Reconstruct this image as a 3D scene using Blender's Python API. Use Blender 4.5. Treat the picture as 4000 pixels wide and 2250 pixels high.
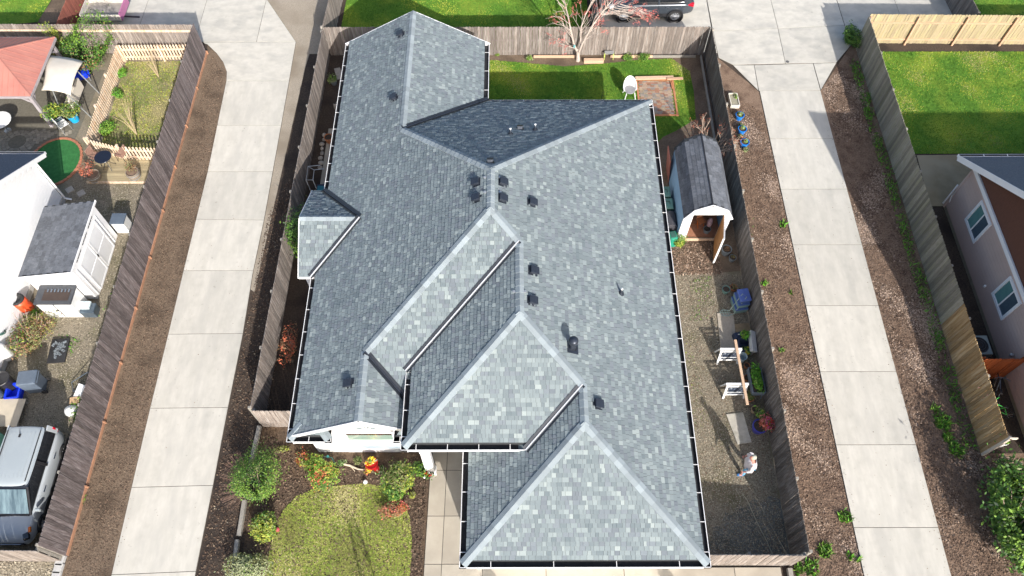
import bpy, bmesh, math, random
import numpy as np
from mathutils import Vector, Matrix

random.seed(7); RNG = np.random.default_rng(11)
for o in list(bpy.data.objects): bpy.data.objects.remove(o)
SC = bpy.context.scene; COL = SC.collection

# ------------------------------------------------------------------ camera
FPX, TH, RO, YA, CH = 3002.76, 0.524238, 0.00080175, -0.00287643, 28.0
def _rz(a): return np.array([[math.cos(a), -math.sin(a), 0], [math.sin(a), math.cos(a), 0], [0, 0, 1]])
CM = _rz(YA) @ np.array([[1, 0, 0], [0, math.cos(TH), -math.sin(TH)], [0, math.sin(TH), math.cos(TH)]]) @ _rz(RO)
cd = bpy.data.cameras.new('camera'); cam = bpy.data.objects.new('camera', cd); COL.objects.link(cam)
cd.sensor_width = 36.0; cd.lens = 36.0 * FPX / 4000.0; cd.clip_start = 0.5; cd.clip_end = 1000
m4 = Matrix([list(CM[i]) + [0] for i in range(3)] + [[0, 0, 0, 1]]); m4.translation = (0, 0, CH)
cam.matrix_world = m4; SC.camera = cam
# ------------------------------------------------------------------ sky, sun, exposure
SUN = Vector((0.64, -1.65, 1.0)).normalized()
ELEV = math.asin(SUN.z); AZ = math.atan2(SUN.x, SUN.y)
w = bpy.data.worlds.new('World'); SC.world = w; w.use_nodes = True
nt = w.node_tree; bg = nt.nodes['Background']; sk = nt.nodes.new('ShaderNodeTexSky'); sk.sky_type = 'NISHITA'
sk.sun_disc = False; sk.sun_elevation = ELEV; sk.sun_rotation = AZ; sk.air_density = 1.0; sk.dust_density = 3.0; sk.ozone_density = 1.0
nt.links.new(sk.outputs[0], bg.inputs[0]); bg.inputs[1].default_value = 0.13
sl = bpy.data.lights.new('sun', 'SUN'); sl.energy = 4.0; sl.angle = math.radians(0.55); sl.color = (1.0, 0.955, 0.90)
so = bpy.data.objects.new('sun', sl); COL.objects.link(so); so.rotation_euler = SUN.to_track_quat('Z', 'Y').to_euler(); so.location = (20, -40, 40)
SC.view_settings.view_transform = 'Standard'; SC.view_settings.look = 'None'
SC.view_settings.exposure = 0.78; SC.view_settings.gamma = 1.0; SC.view_settings.use_curve_mapping = False

# ------------------------------------------------------------------ helpers
def G(x, y, z=0.0):
    """ground (or height z) point of the place, from surveyed plate coordinates"""
    d = CM @ np.array([(x / 0.644 - 2000) / FPX, -(y / 0.644 - 1125) / FPX, -1.0]); t = (CH - z) / -d[2]
    return Vector((d[0] * t, d[1] * t, z))
def Gn(x, y, z=0.0): return G(x * 0.644, y * 0.644, z)

def tag(o, label=None, cat=None, group=None, kind=None):
    if label: o['label'] = label
    if cat: o['category'] = cat
    if group: o['group'] = group
    if kind: o['kind'] = kind
    return o
def thing(name, label, cat, loc=(0, 0, 0), rz=0.0, group=None):
    o = bpy.data.objects.new(name, None); COL.objects.link(o); o.location = loc; o.rotation_euler = (0, 0, rz)
    o.empty_display_size = 0.3
    return tag(o, label, cat, group)

MATS = {}
def mat(name, c1, c2=None, scale=6.0, rough=0.8, bump=0.0, stretch=(1, 1, 1), metal=0.0, detail=5.0, rnd=0.0, c3=None, scale3=0.6,
        bscale=None, spec=0.4, lo=0.35, hi=0.65, trans=0.0, coat=0.0, emis=None):
    if name in MATS: return MATS[name]
    m = bpy.data.materials.new(name); m.use_nodes = True; n = m.node_tree.nodes; L = m.node_tree.links
    b = n['Principled BSDF']; b.inputs['Roughness'].default_value = rough; b.inputs['Metallic'].default_value = metal
    b.inputs['Specular IOR Level'].default_value = spec; b.inputs['Coat Weight'].default_value = coat
    b.inputs['Transmission Weight'].default_value = trans
    c2 = c2 or tuple(v * 0.8 for v in c1)
    tc = n.new('ShaderNodeTexCoord'); mp = n.new('ShaderNodeMapping'); mp.inputs['Scale'].default_value = stretch
    oi = n.new('ShaderNodeObjectInfo')
    L.new(tc.outputs['Object'], mp.inputs['Vector'])
    vec = mp.outputs[0]
    if rnd > 0:
        ad = n.new('ShaderNodeVectorMath'); ad.operation = 'ADD'; sc = n.new('ShaderNodeVectorMath'); sc.operation = 'SCALE'
        cb = n.new('ShaderNodeCombineXYZ')
        for i in range(3): L.new(oi.outputs['Random'], cb.inputs[i])
        L.new(cb.outputs[0], sc.inputs[0]); sc.inputs['Scale'].default_value = 57.0
        L.new(vec, ad.inputs[0]); L.new(sc.outputs[0], ad.inputs[1]); vec = ad.outputs[0]
    nz = n.new('ShaderNodeTexNoise'); nz.inputs['Scale'].default_value = scale; nz.inputs['Detail'].default_value = detail
    nz.inputs['Roughness'].default_value = 0.65; L.new(vec, nz.inputs['Vector'])
    rp = n.new('ShaderNodeValToRGB'); rp.color_ramp.elements[0].position = lo; rp.color_ramp.elements[1].position = hi
    rp.color_ramp.elements[0].color = (*c1, 1); rp.color_ramp.elements[1].color = (*c2, 1)
    L.new(nz.outputs['Fac'], rp.inputs[0]); col = rp.outputs[0]
    if c3:
        n3 = n.new('ShaderNodeTexNoise'); n3.inputs['Scale'].default_value = scale3; n3.inputs['Detail'].default_value = 4
        L.new(vec, n3.inputs['Vector'])
        r3 = n.new('ShaderNodeValToRGB'); r3.color_ramp.elements[0].position = 0.47; r3.color_ramp.elements[1].position = 0.68
        r3.color_ramp.elements[0].color = (0, 0, 0, 1); r3.color_ramp.elements[1].color = (1, 1, 1, 1)
        L.new(n3.outputs['Fac'], r3.inputs[0])
        mx = n.new('ShaderNodeMix'); mx.data_type = 'RGBA'; L.new(r3.outputs[0], mx.inputs['Factor'])
        L.new(col, mx.inputs['A']); mx.inputs['B'].default_value = (*c3, 1); col = mx.outputs['Result']
    if rnd > 0:
        hs = n.new('ShaderNodeHueSaturation'); mr = n.new('ShaderNodeMapRange'); mr.inputs['To Min'].default_value = 1 - rnd; mr.inputs['To Max'].default_value = 1 + rnd
        L.new(oi.outputs['Random'], mr.inputs[0]); L.new(mr.outputs[0], hs.inputs['Value']); L.new(col, hs.inputs['Color']); col = hs.outputs[0]
    L.new(col, b.inputs['Base Color'])
    if bump > 0:
        bn = n.new('ShaderNodeTexNoise'); bn.inputs['Scale'].default_value = bscale or scale * 3; bn.inputs['Detail'].default_value = 6; L.new(vec, bn.inputs['Vector'])
        bp = n.new('ShaderNodeBump'); bp.inputs['Strength'].default_value = bump; bp.inputs['Distance'].default_value = 0.03
        L.new(bn.outputs['Fac'], bp.inputs['Height']); L.new(bp.outputs[0], b.inputs['Normal'])
    if emis: b.inputs['Emission Color'].default_value = (*c1, 1); b.inputs['Emission Strength'].default_value = emis
    MATS[name] = m; return m

def mesh_np(name, V, F, mats, mi=None, smooth=False, parent=None, matrix=None):
    """V (n,3), F list/array of polygons, mats list"""
    me = bpy.data.meshes.new(name)
    if isinstance(F, np.ndarray):
        k = F.shape[1]; nf = F.shape[0]
        me.vertices.add(len(V)); me.vertices.foreach_set('co', np.asarray(V, dtype=np.float32).ravel())
        me.loops.add(nf * k); me.loops.foreach_set('vertex_index', F.astype(np.int32).ravel())
        me.polygons.add(nf); me.polygons.foreach_set('loop_start', np.arange(0, nf * k, k, dtype=np.int32))
        me.update(calc_edges=True)
    else:
        me.from_pydata([tuple(v) for v in V], [], F); me.update()
    for m in (mats if isinstance(mats, (list, tuple)) else [mats]): me.materials.append(m)
    if mi is not None: me.polygons.foreach_set('material_index', np.asarray(mi, dtype=np.int32))
    if smooth: me.polygons.foreach_set('use_smooth', np.ones(len(me.polygons), dtype=bool))
    return link(name, me, parent, matrix)
def link(name, me, parent=None, matrix=None):
    o = bpy.data.objects.new(name, me); COL.objects.link(o)
    if parent is not None: o.parent = parent
    if matrix is not None: o.matrix_basis = matrix
    return o

class MB:
    def __init__(s): s.v = []; s.f = []; s.mi = []; s.m = 0
    def add(s, vs, fs):
        k = len(s.v); s.v += [tuple(v) for v in vs]; s.f += [[i + k for i in f] for f in fs]; s.mi += [s.m] * len(fs); return s
    def box(s, c, d, rz=0.0, M=None, taper=1.0):
        x, y, z = d[0] / 2, d[1] / 2, d[2] / 2
        vs = []
        for k in (-z, z):
            t = taper if k > 0 else 1.0
            vs += [Vector((-x * t, -y * t, k)), Vector((x * t, -y * t, k)), Vector((x * t, y * t, k)), Vector((-x * t, y * t, k))]
        R = M if M is not None else Matrix.Rotation(rz, 3, 'Z')
        vs = [R @ v + Vector(c) for v in vs]
        return s.add(vs, [[3, 2, 1, 0], [4, 5, 6, 7], [0, 1, 5, 4], [1, 2, 6, 5], [2, 3, 7, 6], [3, 0, 4, 7]])
    def beam(s, a, b, w, h, up=(0, 0, 1)):
        a = Vector(a); b = Vector(b); d = (b - a); L = d.length; d.normalize(); u = Vector(up)
        x = d.cross(u)
        if x.length < 1e-4: x = d.cross(Vector((0, 1, 0)))
        x.normalize(); u = x.cross(d)
        R = Matrix((x, d, u)).transposed()
        return s.box((a + b) / 2, (w, L, h), M=R)
    def tube(s, pts, rad, n=6, cap=True):
        pts = [Vector(p) for p in pts]; r = rad if isinstance(rad, (list, tuple)) else [rad] * len(pts)
        vs = []; fs = []; prev = None
        for i, p in enumerate(pts):
            d = (pts[min(i + 1, len(pts) - 1)] - pts[max(i - 1, 0)])
            if d.length < 1e-6: d = Vector((0, 0, 1))
            d.normalize()
            x = d.cross(Vector((0, 0, 1))) if abs(d.z) < 0.95 else d.cross(Vector((1, 0, 0)))
            x.normalize()
            if prev is not None and x.dot(prev) < 0: x = -x
            prev = x; y = d.cross(x)
            for k in range(n):
                a = 2 * math.pi * k / n; vs.append(p + (x * math.cos(a) + y * math.sin(a)) * r[i])
        for i in range(len(pts) - 1):
            for k in range(n): fs.append([i * n + k, i * n + (k + 1) % n, (i + 1) * n + (k + 1) % n, (i + 1) * n + k])
        if cap: fs += [list(range(n))[::-1], [(len(pts) - 1) * n + k for k in range(n)]]
        return s.add(vs, fs)
    def lathe(s, prof, c=(0, 0, 0), n=16, M=None, sx=1.0, sy=1.0, cap=True):
        vs = []; fs = []; R = M or Matrix.Identity(3); c = Vector(c)
        for (r, z) in prof:
            for k in range(n):
                a = 2 * math.pi * k / n; vs.append(R @ Vector((r * math.cos(a) * sx, r * math.sin(a) * sy, z)) + c)
        for i in range(len(prof) - 1):
            for k in range(n): fs.append([i * n + k, i * n + (k + 1) % n, (i + 1) * n + (k + 1) % n, (i + 1) * n + k])
        if cap and prof[0][0] > 1e-3: fs.append(list(range(n))[::-1])
        if cap and prof[-1][0] > 1e-3: fs.append([(len(prof) - 1) * n + k for k in range(n)])
        return s.add(vs, fs)
    def prism(s, poly, z0, z1):
        n = len(poly); a = sum(poly[i][0] * poly[(i + 1) % n][1] - poly[(i + 1) % n][0] * poly[i][1] for i in range(n))
        p = list(poly) if a > 0 else list(poly)[::-1]
        vs = [(q[0], q[1], z0) for q in p] + [(q[0], q[1], z1) for q in p]
        fs = [list(range(n))[::-1], list(range(n, 2 * n))] + [[i, (i + 1) % n, n + (i + 1) % n, n + i] for i in range(n)]
        return s.add(vs, fs)
    def build(s, name, mats, parent=None, smooth=False, matrix=None, bevel=0.0):
        o = mesh_np(name, s.v, s.f, mats, s.mi, smooth, parent, matrix)
        if bevel > 0:
            b = o.modifiers.new('bevel', 'BEVEL'); b.width = bevel; b.segments = 2; b.limit_method = 'ANGLE'
        return o

def pip(px, py, poly):
    inside = np.zeros(len(px), bool); n = len(poly); j = n - 1
    for i in range(n):
        xi, yi = poly[i][0], poly[i][1]; xj, yj = poly[j][0], poly[j][1]
        c = ((yi > py) != (yj > py)) & (px < (xj - xi) * (py - yi) / (yj - yi + 1e-12) + xi)
        inside ^= c; j = i
    return inside
def area(poly): return abs(sum(poly[i][0] * poly[(i + 1) % len(poly)][1] - poly[(i + 1) % len(poly)][0] * poly[i][1] for i in range(len(poly)))) / 2
def scatter(poly, n):
    xs = [p[0] for p in poly]; ys = [p[1] for p in poly]; bb = (max(xs) - min(xs)) * (max(ys) - min(ys))
    k = int(n * bb / max(area(poly), 1e-3)) + 1
    x = RNG.uniform(min(xs), max(xs), k); y = RNG.uniform(min(ys), max(ys), k); m = pip(x, y, poly)
    return x[m], y[m]
def blades(name, poly, dens, h, wd, mats, z=0.0, lean=0.6, parent=None, clump=0.0, flat=False, probs=None, patch=False):
    """loose small geometry (grass blades, chips, pebbles) over a polygon, one mesh"""
    x, y = scatter(poly, area(poly) * dens)
    if clump > 0:
        f = np.sin(x * 2.1 + 1.3 * np.sin(y * 1.7)) * np.sin(y * 2.6 + np.sin(x * 3.1)) + RNG.normal(0, .5, len(x)); k = f > clump - 0.5; x = x[k]; y = y[k]
    n = len(x); a = RNG.uniform(0, 2 * np.pi, n); hh = h * RNG.uniform(.5, 1.3, n); ww = wd * RNG.uniform(.5, 1.4, n)
    cx, sy = np.cos(a), np.sin(a)
    if flat:
        t = RNG.normal(0, lean, n); t2 = RNG.normal(0, lean, n); b = RNG.uniform(.5, 1.0, n)
        V = np.zeros((n, 4, 3)); zc = z + hh * .5
        for k, (u, v) in enumerate(((-1, -1), (1, -1), (1, 1), (-1, 1))):
            lx = u * ww * .5; ly = v * ww * b * .5
            V[:, k, 0] = x + lx * cx - ly * sy; V[:, k, 1] = y + lx * sy + ly * cx; V[:, k, 2] = np.maximum(zc + lx * t + ly * t2, z - .004)
        F = np.arange(n * 4).reshape(n, 4)
    else:
        la = RNG.uniform(0, 2 * np.pi, n); ll = hh * lean * RNG.uniform(.2, 1.4, n)
        V = np.zeros((n, 3, 3))
        V[:, 0] = np.stack([x - cx * ww / 2, y - sy * ww / 2, np.full(n, z)], 1); V[:, 1] = np.stack([x + cx * ww / 2, y + sy * ww / 2, np.full(n, z)], 1)
        V[:, 2] = np.stack([x + np.cos(la) * ll, y + np.sin(la) * ll, z + hh], 1); F = np.arange(n * 3).reshape(n, 3)
    ms = mats if isinstance(mats, list) else [mats]
    mi = RNG.choice(len(ms), n, p=probs)
    if patch:
        f = sum(np.sin(x * a1 * .7 + y * b1 * .7 + c1) for a1, b1, c1 in ((1.1, .7, .3), (-.8, 1.5, 2.0), (2.3, -1.1, 4.0), (1.7, 2.9, 1.0), (-3.7, 2.1, .5), (4.9, 3.3, 5.1))) / 2.4
        q = np.argsort(np.argsort(f + RNG.normal(0, .55, n))) / max(n, 1); mi = np.minimum(np.searchsorted(np.cumsum(probs), q), len(ms) - 1)
    o = mesh_np(name, V.reshape(-1, 3), F, ms, mi, parent=parent); tag(o, kind='stuff'); return o
def sheet(name, poly, z, m, kind='structure', parent=None):
    n = len(poly); a = sum(poly[i][0] * poly[(i + 1) % n][1] - poly[(i + 1) % n][0] * poly[i][1] for i in range(n))
    p = list(poly) if a > 0 else list(poly)[::-1]
    o = mesh_np(name, [(q[0], q[1], z) for q in p], [list(range(n))], m, parent=parent)
    if kind: tag(o, kind=kind)
    return o
def leaves(name, c, r, n, size, mats, parent, shell=0.35, probs=None, flatz=0.0, seed=None, lumps=7):
    """crown of many leaf quads in uneven lumps spread through an ellipsoid"""
    g = np.random.default_rng(seed if seed is not None else RNG.integers(1e9))
    L = g.normal(0, 1, (lumps, 3)); L /= np.linalg.norm(L, axis=1)[:, None]; L[:, 2] = np.abs(L[:, 2]) * .9; amp = g.uniform(.15, .5, lumps)
    d = g.normal(0, 1, (n, 3)); d /= np.linalg.norm(d, axis=1)[:, None]
    ex = np.ones(n) * .72
    for k in range(lumps): ex += amp[k] * np.maximum(0, (d @ L[k] - .55) / .45)
    rad = g.uniform(shell, 1.0, n) ** .6 * ex
    rad = np.where(g.random(n) < .13, rad * g.uniform(1.0, 1.38, n), rad)
    P = d * rad[:, None] * np.array(r); P[:, 2] = np.maximum(P[:, 2], -r[2] * .92 + g.uniform(0, .1, n)); P += np.array(c)
    A = g.normal(0, 1, (n, 3)) ; A /= np.linalg.norm(A, axis=1)[:, None]
    N = d * .6 + g.normal(0, .55, (n, 3)); N[:, 2] += .35; N /= np.linalg.norm(N, axis=1)[:, None]
    U = np.cross(A, N); U /= np.linalg.norm(U, axis=1)[:, None] + 1e-9; W = np.cross(N, U)
    s = size * g.uniform(.5, 1.35, n)[:, None]
    V = np.stack([P - U * s, P + W * s * .45, P + U * s, P - W * s * .45], 1).reshape(-1, 3)
    ms = mats if isinstance(mats, list) else [mats]
    K = lumps * 2; L2 = g.normal(0, 1, (K, 3)); L2 /= np.linalg.norm(L2, axis=1)[:, None]; near = np.argmax(d @ L2.T + g.normal(0, .12, (n, K)), axis=1)
    pm = g.choice(len(ms), K, p=probs); mi = np.where(g.random(n) < .6, pm[near], g.choice(len(ms), n, p=probs))
    gap = np.sin(d[:, 0] * 7 + d[:, 1] * 5 + g.uniform(0, 6)) * np.sin(d[:, 1] * 8 - d[:, 2] * 6 + g.uniform(0, 6)); keep = (gap > -.75) | (rad < .6); V = V.reshape(n, 4, 3)[keep].reshape(-1, 3); mi = mi[keep]; n = int(keep.sum())
    return mesh_np(name, V, np.arange(n * 4).reshape(n, 4), ms, mi, parent=parent)
def twigs(mb, p, d, L, r, depth, spread=0.6, kids=3, tips=None, n=5, droop=0.0):
    p = Vector(p); d = Vector(d).normalized(); mid = p + d * L * .5 + Vector([random.uniform(-.06, .06) * L for _ in range(3)])
    e = p + d * L + Vector([random.uniform(-.08, .08) * L for _ in range(3)])
    mb.tube([p, mid, e], [r, r * .8, r * .55], n=n, cap=False)
    if depth == 0:
        if tips is not None: tips.append((e, d, L))
        return
    for k in range(kids):
        nd = (d + Vector([random.uniform(-1, 1) for _ in range(3)]) * spread + Vector((0, 0, -droop))).normalized()
        t = random.uniform(.45, 1.0) if k else 1.0
        twigs(mb, p + (e - p) * t, nd, L * random.uniform(.6, .85), r * .58, depth - 1, spread, kids, tips, n=max(3, n - 1), droop=droop)

# ------------------------------------------------------------------ materials
concrete = mat('concrete', (.55, .525, .465), (.475, .455, .40), scale=1.8, rough=.9, bump=.12, c3=(.415, .40, .36), scale3=1.2, bscale=30, rnd=.04, detail=10, stretch=(1, 1.6, 1))
def add_wear(m, tracks=True):
    n = m.node_tree.nodes; L = m.node_tree.links; b = n['Principled BSDF']; src = b.inputs['Base Color'].links[0].from_socket
    tc = n.new('ShaderNodeTexCoord'); gm = n.new('ShaderNodeNewGeometry')
    def math_(op, a, c=None):
        q = n.new('ShaderNodeMath'); q.operation = op
        for i, v in enumerate((a, c)):
            if v is None: continue
            if isinstance(v, (int, float)): q.inputs[i].default_value = v
            else: L.new(v, q.inputs[i])
        return q.outputs[0]
    nz = n.new('ShaderNodeTexNoise'); nz.inputs['Scale'].default_value = 3.4; nz.inputs['Detail'].default_value = 8; L.new(gm.outputs['Position'], nz.inputs['Vector'])
    f = math_('MULTIPLY', math_('SUBTRACT', nz.outputs['Fac'], .42), 2.2)
    if tracks:
        sx = n.new('ShaderNodeSeparateXYZ'); L.new(tc.outputs['Object'], sx.inputs[0])
        d = math_('ABSOLUTE', math_('SUBTRACT', math_('ABSOLUTE', sx.outputs[0]), .72)); tr = math_('MAXIMUM', math_('SUBTRACT', 1.0, math_('MULTIPLY', d, 3.0)), 0.0)
        edge = math_('MAXIMUM', math_('MULTIPLY', math_('SUBTRACT', math_('ABSOLUTE', sx.outputs[0]), 1.25), 3.0), 0.0)
        f = math_('MULTIPLY', f, math_('ADD', math_('ADD', math_('MULTIPLY', tr, .55), .25), edge))
    else: f = math_('MULTIPLY', f, .4)
    sp = n.new('ShaderNodeTexNoise'); sp.inputs['Scale'].default_value = 5.5; sp.inputs['Detail'].default_value = 2; L.new(gm.outputs['Position'], sp.inputs['Vector'])
    spot = math_('MULTIPLY', math_('MAXIMUM', math_('SUBTRACT', sp.outputs['Fac'], .70), 0.0), 5.0)
    f = math_('MINIMUM', math_('MAXIMUM', math_('ADD', math_('MULTIPLY', f, .42), spot), 0.0), .65)
    mx = n.new('ShaderNodeMix'); mx.data_type = 'RGBA'; L.new(f, mx.inputs['Factor']); L.new(src, mx.inputs['A']); mx.inputs['B'].default_value = (.25, .235, .20, 1); L.new(mx.outputs['Result'], b.inputs['Base Color'])
concrete_d = mat('concrete_drive', (.55, .525, .465), (.475, .455, .40), scale=1.8, rough=.9, bump=.12, c3=(.45, .432, .385), scale3=1.1, bscale=30, rnd=.05, detail=10, stretch=(1.9, .55, 1))
add_wear(concrete_d); add_wear(concrete, False)
concrete_w = mat('concrete_warm', (.43, .39, .32), (.38, .34, .275), scale=1.6, rough=.9, bump=.12, c3=(.33, .295, .24), scale3=.7, bscale=30, rnd=.03, detail=9)
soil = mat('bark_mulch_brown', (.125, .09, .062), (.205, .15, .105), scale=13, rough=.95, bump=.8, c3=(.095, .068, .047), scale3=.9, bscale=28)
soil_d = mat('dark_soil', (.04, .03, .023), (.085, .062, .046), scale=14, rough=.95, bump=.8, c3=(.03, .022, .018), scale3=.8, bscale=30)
soil_r = mat('bark_mulch_red', (.145, .095, .064), (.27, .19, .135), scale=18, rough=.95, bump=.7, c3=(.10, .062, .042), scale3=1.5, bscale=30)
gravel = mat('gravel', (.16, .135, .095), (.33, .285, .215), scale=28, rough=.95, bump=.9, c3=(.13, .12, .065), scale3=.7, bscale=45)
gravel_l = mat('gravel_light', (.22, .19, .14), (.46, .40, .31), scale=30, rough=.95, bump=.9, c3=(.20, .19, .11), scale3=.8, bscale=45)
gravel_t = mat('gravel_tan_road', (.27, .23, .18), (.38, .33, .26), scale=20, rough=.95, bump=.6, c3=(.24, .20, .15), scale3=.6, bscale=40)
lawn_m = mat('lawn_turf', (.065, .165, .014), (.105, .22, .02), scale=4, rough=.95, bump=.6, c3=(.21, .29, .03), scale3=.55, bscale=40)
lawn_y = mat('lawn_dry', (.20, .25, .04), (.30, .30, .08), scale=3, rough=.95, bump=.6, c3=(.48, .42, .22), scale3=.8, bscale=40)
plot_m = mat('plot_grass', (.16, .17, .05), (.26, .23, .12), scale=3, rough=.95, bump=.6, c3=(.30, .25, .15), scale3=.8, bscale=40)
g1 = mat('blade_green', (.105, .26, .022), (.155, .33, .035), scale=2, rough=.8); g2 = mat('blade_dark', (.055, .155, .016), (.08, .20, .02), scale=2, rough=.8)
g3 = mat('blade_yellow', (.36, .44, .04), (.46, .46, .08), scale=2, rough=.8); g4 = mat('blade_straw', (.44, .39, .19), (.38, .34, .15), scale=2, rough=.85)
chip_a = mat('chip_brown', (.22, .15, .105), (.14, .09, .062), scale=3, rough=.9); chip_b = mat('chip_dark', (.09, .058, .04), rough=.95)
chip_c = mat('chip_pale', (.40, .30, .235), (.31, .23, .17), scale=3, rough=.9)
peb_a = mat('pebble_grey', (.30, .26, .19), (.22, .19, .14), scale=3, rough=.85); peb_b = mat('pebble_pale', (.42, .37, .28), rough=.85); peb_c = mat('pebble_dark', (.15, .13, .09), rough=.9)
white = mat('white_paint', (.80, .80, .80), (.76, .77, .78), scale=1.2, rough=.45, bump=.02)
white_s = mat('white_siding', (.80, .81, .82), (.76, .77, .79), scale=.8, rough=.6)
white_pl = mat('white_plastic', (.78, .79, .78), (.72, .73, .72), scale=3, rough=.35)
black = mat('black_plastic', (.018, .018, .02), (.03, .03, .033), scale=4, rough=.4)
gut_in = mat('gutter_inside', (.014, .015, .018), (.03, .03, .033), scale=9, rough=.7)
dark_metal = mat('dark_metal', (.045, .055, .075), (.03, .036, .05), scale=5, rough=.35, metal=.4)
flash_m = mat('valley_metal', (.05, .055, .065), (.035, .04, .048), scale=3, rough=.35, metal=.5)
flash_glint = mat('valley_rib_glint', (.75, .77, .79), (.7, .72, .74), scale=3, rough=.3, metal=.3)  # pale rib colour paints the white glint along the valleys
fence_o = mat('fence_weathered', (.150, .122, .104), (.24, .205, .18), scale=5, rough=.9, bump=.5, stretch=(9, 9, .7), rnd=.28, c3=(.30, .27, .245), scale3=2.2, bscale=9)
fence_d = mat('fence_shade_darkened', (.085, .072, .06), (.15, .13, .115), scale=5, rough=.9, bump=.5, stretch=(9, 9, .7), rnd=.3, c3=(.20, .185, .17), scale3=2.2, bscale=9)  # weathered boards with the east fence's shade put into the colour
fence_p = mat('fence_purple_grey', (.085, .068, .066), (.145, .12, .12), scale=5, rough=.9, bump=.5, stretch=(9, 9, .7), rnd=.32, c3=(.20, .175, .175), scale3=2.4, bscale=9)
fence_g = mat('fence_grey_green', (.20, .18, .135), (.32, .295, .245), scale=5, rough=.9, bump=.5, stretch=(9, 9, .7), rnd=.36, c3=(.26, .25, .16), scale3=1.6, bscale=9)
fence_n = mat('fence_new_brown', (.32, .19, .075), (.46, .31, .15), scale=4, rough=.85, bump=.4, stretch=(9, 9, .6), rnd=.34, c3=(.50, .37, .22), scale3=1.5, bscale=9)
fence_t = mat('fence_tan', (.31, .245, .145), (.39, .32, .21), scale=5, rough=.85, bump=.4, stretch=(9, 9, .5), rnd=.15, c3=(.42, .36, .19), scale3=1.8, bscale=9)
fence_r = mat('fence_red_stain', (.36, .085, .02), (.24, .055, .014), scale=5, rough=.7, bump=.3, stretch=(9, 9, .7), rnd=.2)
rail_m = mat('rail_tan_pink', (.58, .37, .24), (.48, .30, .19), scale=6, rough=.8, bump=.2, rnd=.1)
kick_m = mat('kickboard_orange', (.40, .21, .125), (.30, .165, .105), scale=5, rough=.85, bump=.2, rnd=.12)
picket_m = mat('picket_cedar', (.62, .48, .35), (.74, .62, .49), scale=5, rough=.8, bump=.3, stretch=(5, 5, .8), rnd=.12, c3=(.55, .36, .22), scale3=2.5)
timber = mat('raw_timber', (.62, .44, .30), (.54, .37, .25), scale=4, rough=.8, bump=.2, stretch=(7, .7, 7), rnd=.08)
timber_g = mat('grey_timber', (.32, .30, .265), (.23, .215, .19), scale=5, rough=.9, bump=.4, stretch=(6, .8, 6), rnd=.15)
plywood = mat('plywood', (.47, .23, .085), (.36, .165, .055), scale=5, rough=.65, bump=.1, stretch=(1, 1, .4))
terra = mat('terracotta', (.42, .17, .075), (.33, .13, .06), scale=6, rough=.8)
pot_g = mat('grey_pot', (.20, .225, .24), (.14, .16, .17), scale=6, rough=.5); pot_b = mat('blue_glaze', (.012, .15, .55), (.02, .22, .66), scale=6, rough=.15, coat=.6)
pot_d = mat('dark_glaze', (.03, .06, .075), (.06, .1, .12), scale=25, rough=.2, coat=.6); pot_c = mat('cyan_plastic', (.01, .30, .60), (.015, .36, .68), scale=3, rough=.4)
navy = mat('navy_plastic', (.018, .028, .06), (.03, .042, .08), scale=4, rough=.35); tote_b = mat('tote_blue', (.07, .12, .30), (.09, .15, .35), scale=3, rough=.4)
tote_c = mat('tote_clear', (.22, .34, .34), (.16, .27, .25), scale=3, rough=.3); green_p = mat('green_plastic', (.015, .20, .13), (.02, .25, .17), scale=3, rough=.4)
green_d = mat('dark_green_plastic', (.03, .085, .07), (.045, .12, .10), scale=3, rough=.45); green_l = mat('pale_green_plastic', (.24, .48, .28), (.3, .55, .34), scale=3, rough=.5)
blue_p = mat('bright_blue_plastic', (.008, .035, .62), (.01, .05, .7), scale=3, rough=.4); bin_g = mat('grey_bin', (.085, .11, .145), (.11, .14, .18), scale=3, rough=.45)
red_p = mat('red_plastic', (.50, .012, .015), (.42, .01, .012), scale=3, rough=.3); orange_p = mat('orange_drum', (.72, .095, .03), (.6, .075, .025), scale=3, rough=.4)
leaf_a = mat('leaf_green', (.045, .12, .015), (.075, .17, .022), scale=3, rough=.6); leaf_b = mat('leaf_bright', (.13, .24, .028), (.18, .30, .036), scale=3, rough=.6)
leaf_c = mat('leaf_deep', (.022, .062, .012), (.034, .08, .016), scale=3, rough=.6); leaf_y = mat('leaf_yellow_green', (.27, .32, .04), (.33, .35, .055), scale=3, rough=.6)
leaf_r = mat('leaf_red', (.40, .09, .04), (.5, .14, .07), scale=3, rough=.6); leaf_o = mat('leaf_olive', (.15, .16, .055), (.21, .215, .09), scale=3, rough=.7)
leaf_s = mat('leaf_sage', (.24, .28, .14), (.31, .34, .19), scale=3, rough=.7); leaf_br = mat('leaf_brown', (.20, .10, .05), (.28, .17, .09), scale=3, rough=.8)
weed_g = mat('weed_green', (.09, .30, .02), (.14, .38, .03), scale=3, rough=.6)
bark_w = mat('pale_bark', (.55, .47, .41), (.42, .35, .30), scale=8, rough=.8, bump=.3); bark_b = mat('brown_bark', (.34, .25, .19), (.44, .34, .27), scale=8, rough=.85, bump=.3)
bud_m = mat('coral_buds', (.55, .13, .11), (.66, .24, .20), scale=4, rough=.6); flower_r = mat('red_petals', (.75, .03, .02), rough=.5); flower_y = mat('yellow_petals', (.8, .62, .03), rough=.5)
stone_m = mat('garden_stone', (.32, .29, .25), (.42, .38, .33), scale=8, rough=.9, bump=.4, rnd=.2)
glass_d = mat('dark_glass', (.012, .014, .017), (.02, .022, .026), scale=1, rough=.04, spec=.9, coat=.4)
glass_t = mat('windscreen_reflections', (.05, .08, .095), (.19, .27, .29), scale=1.3, rough=.05, spec=.9, coat=.8, stretch=(3, .5, .5))  # pale teal streaks in the colour stand for reflections on the windscreen
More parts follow.
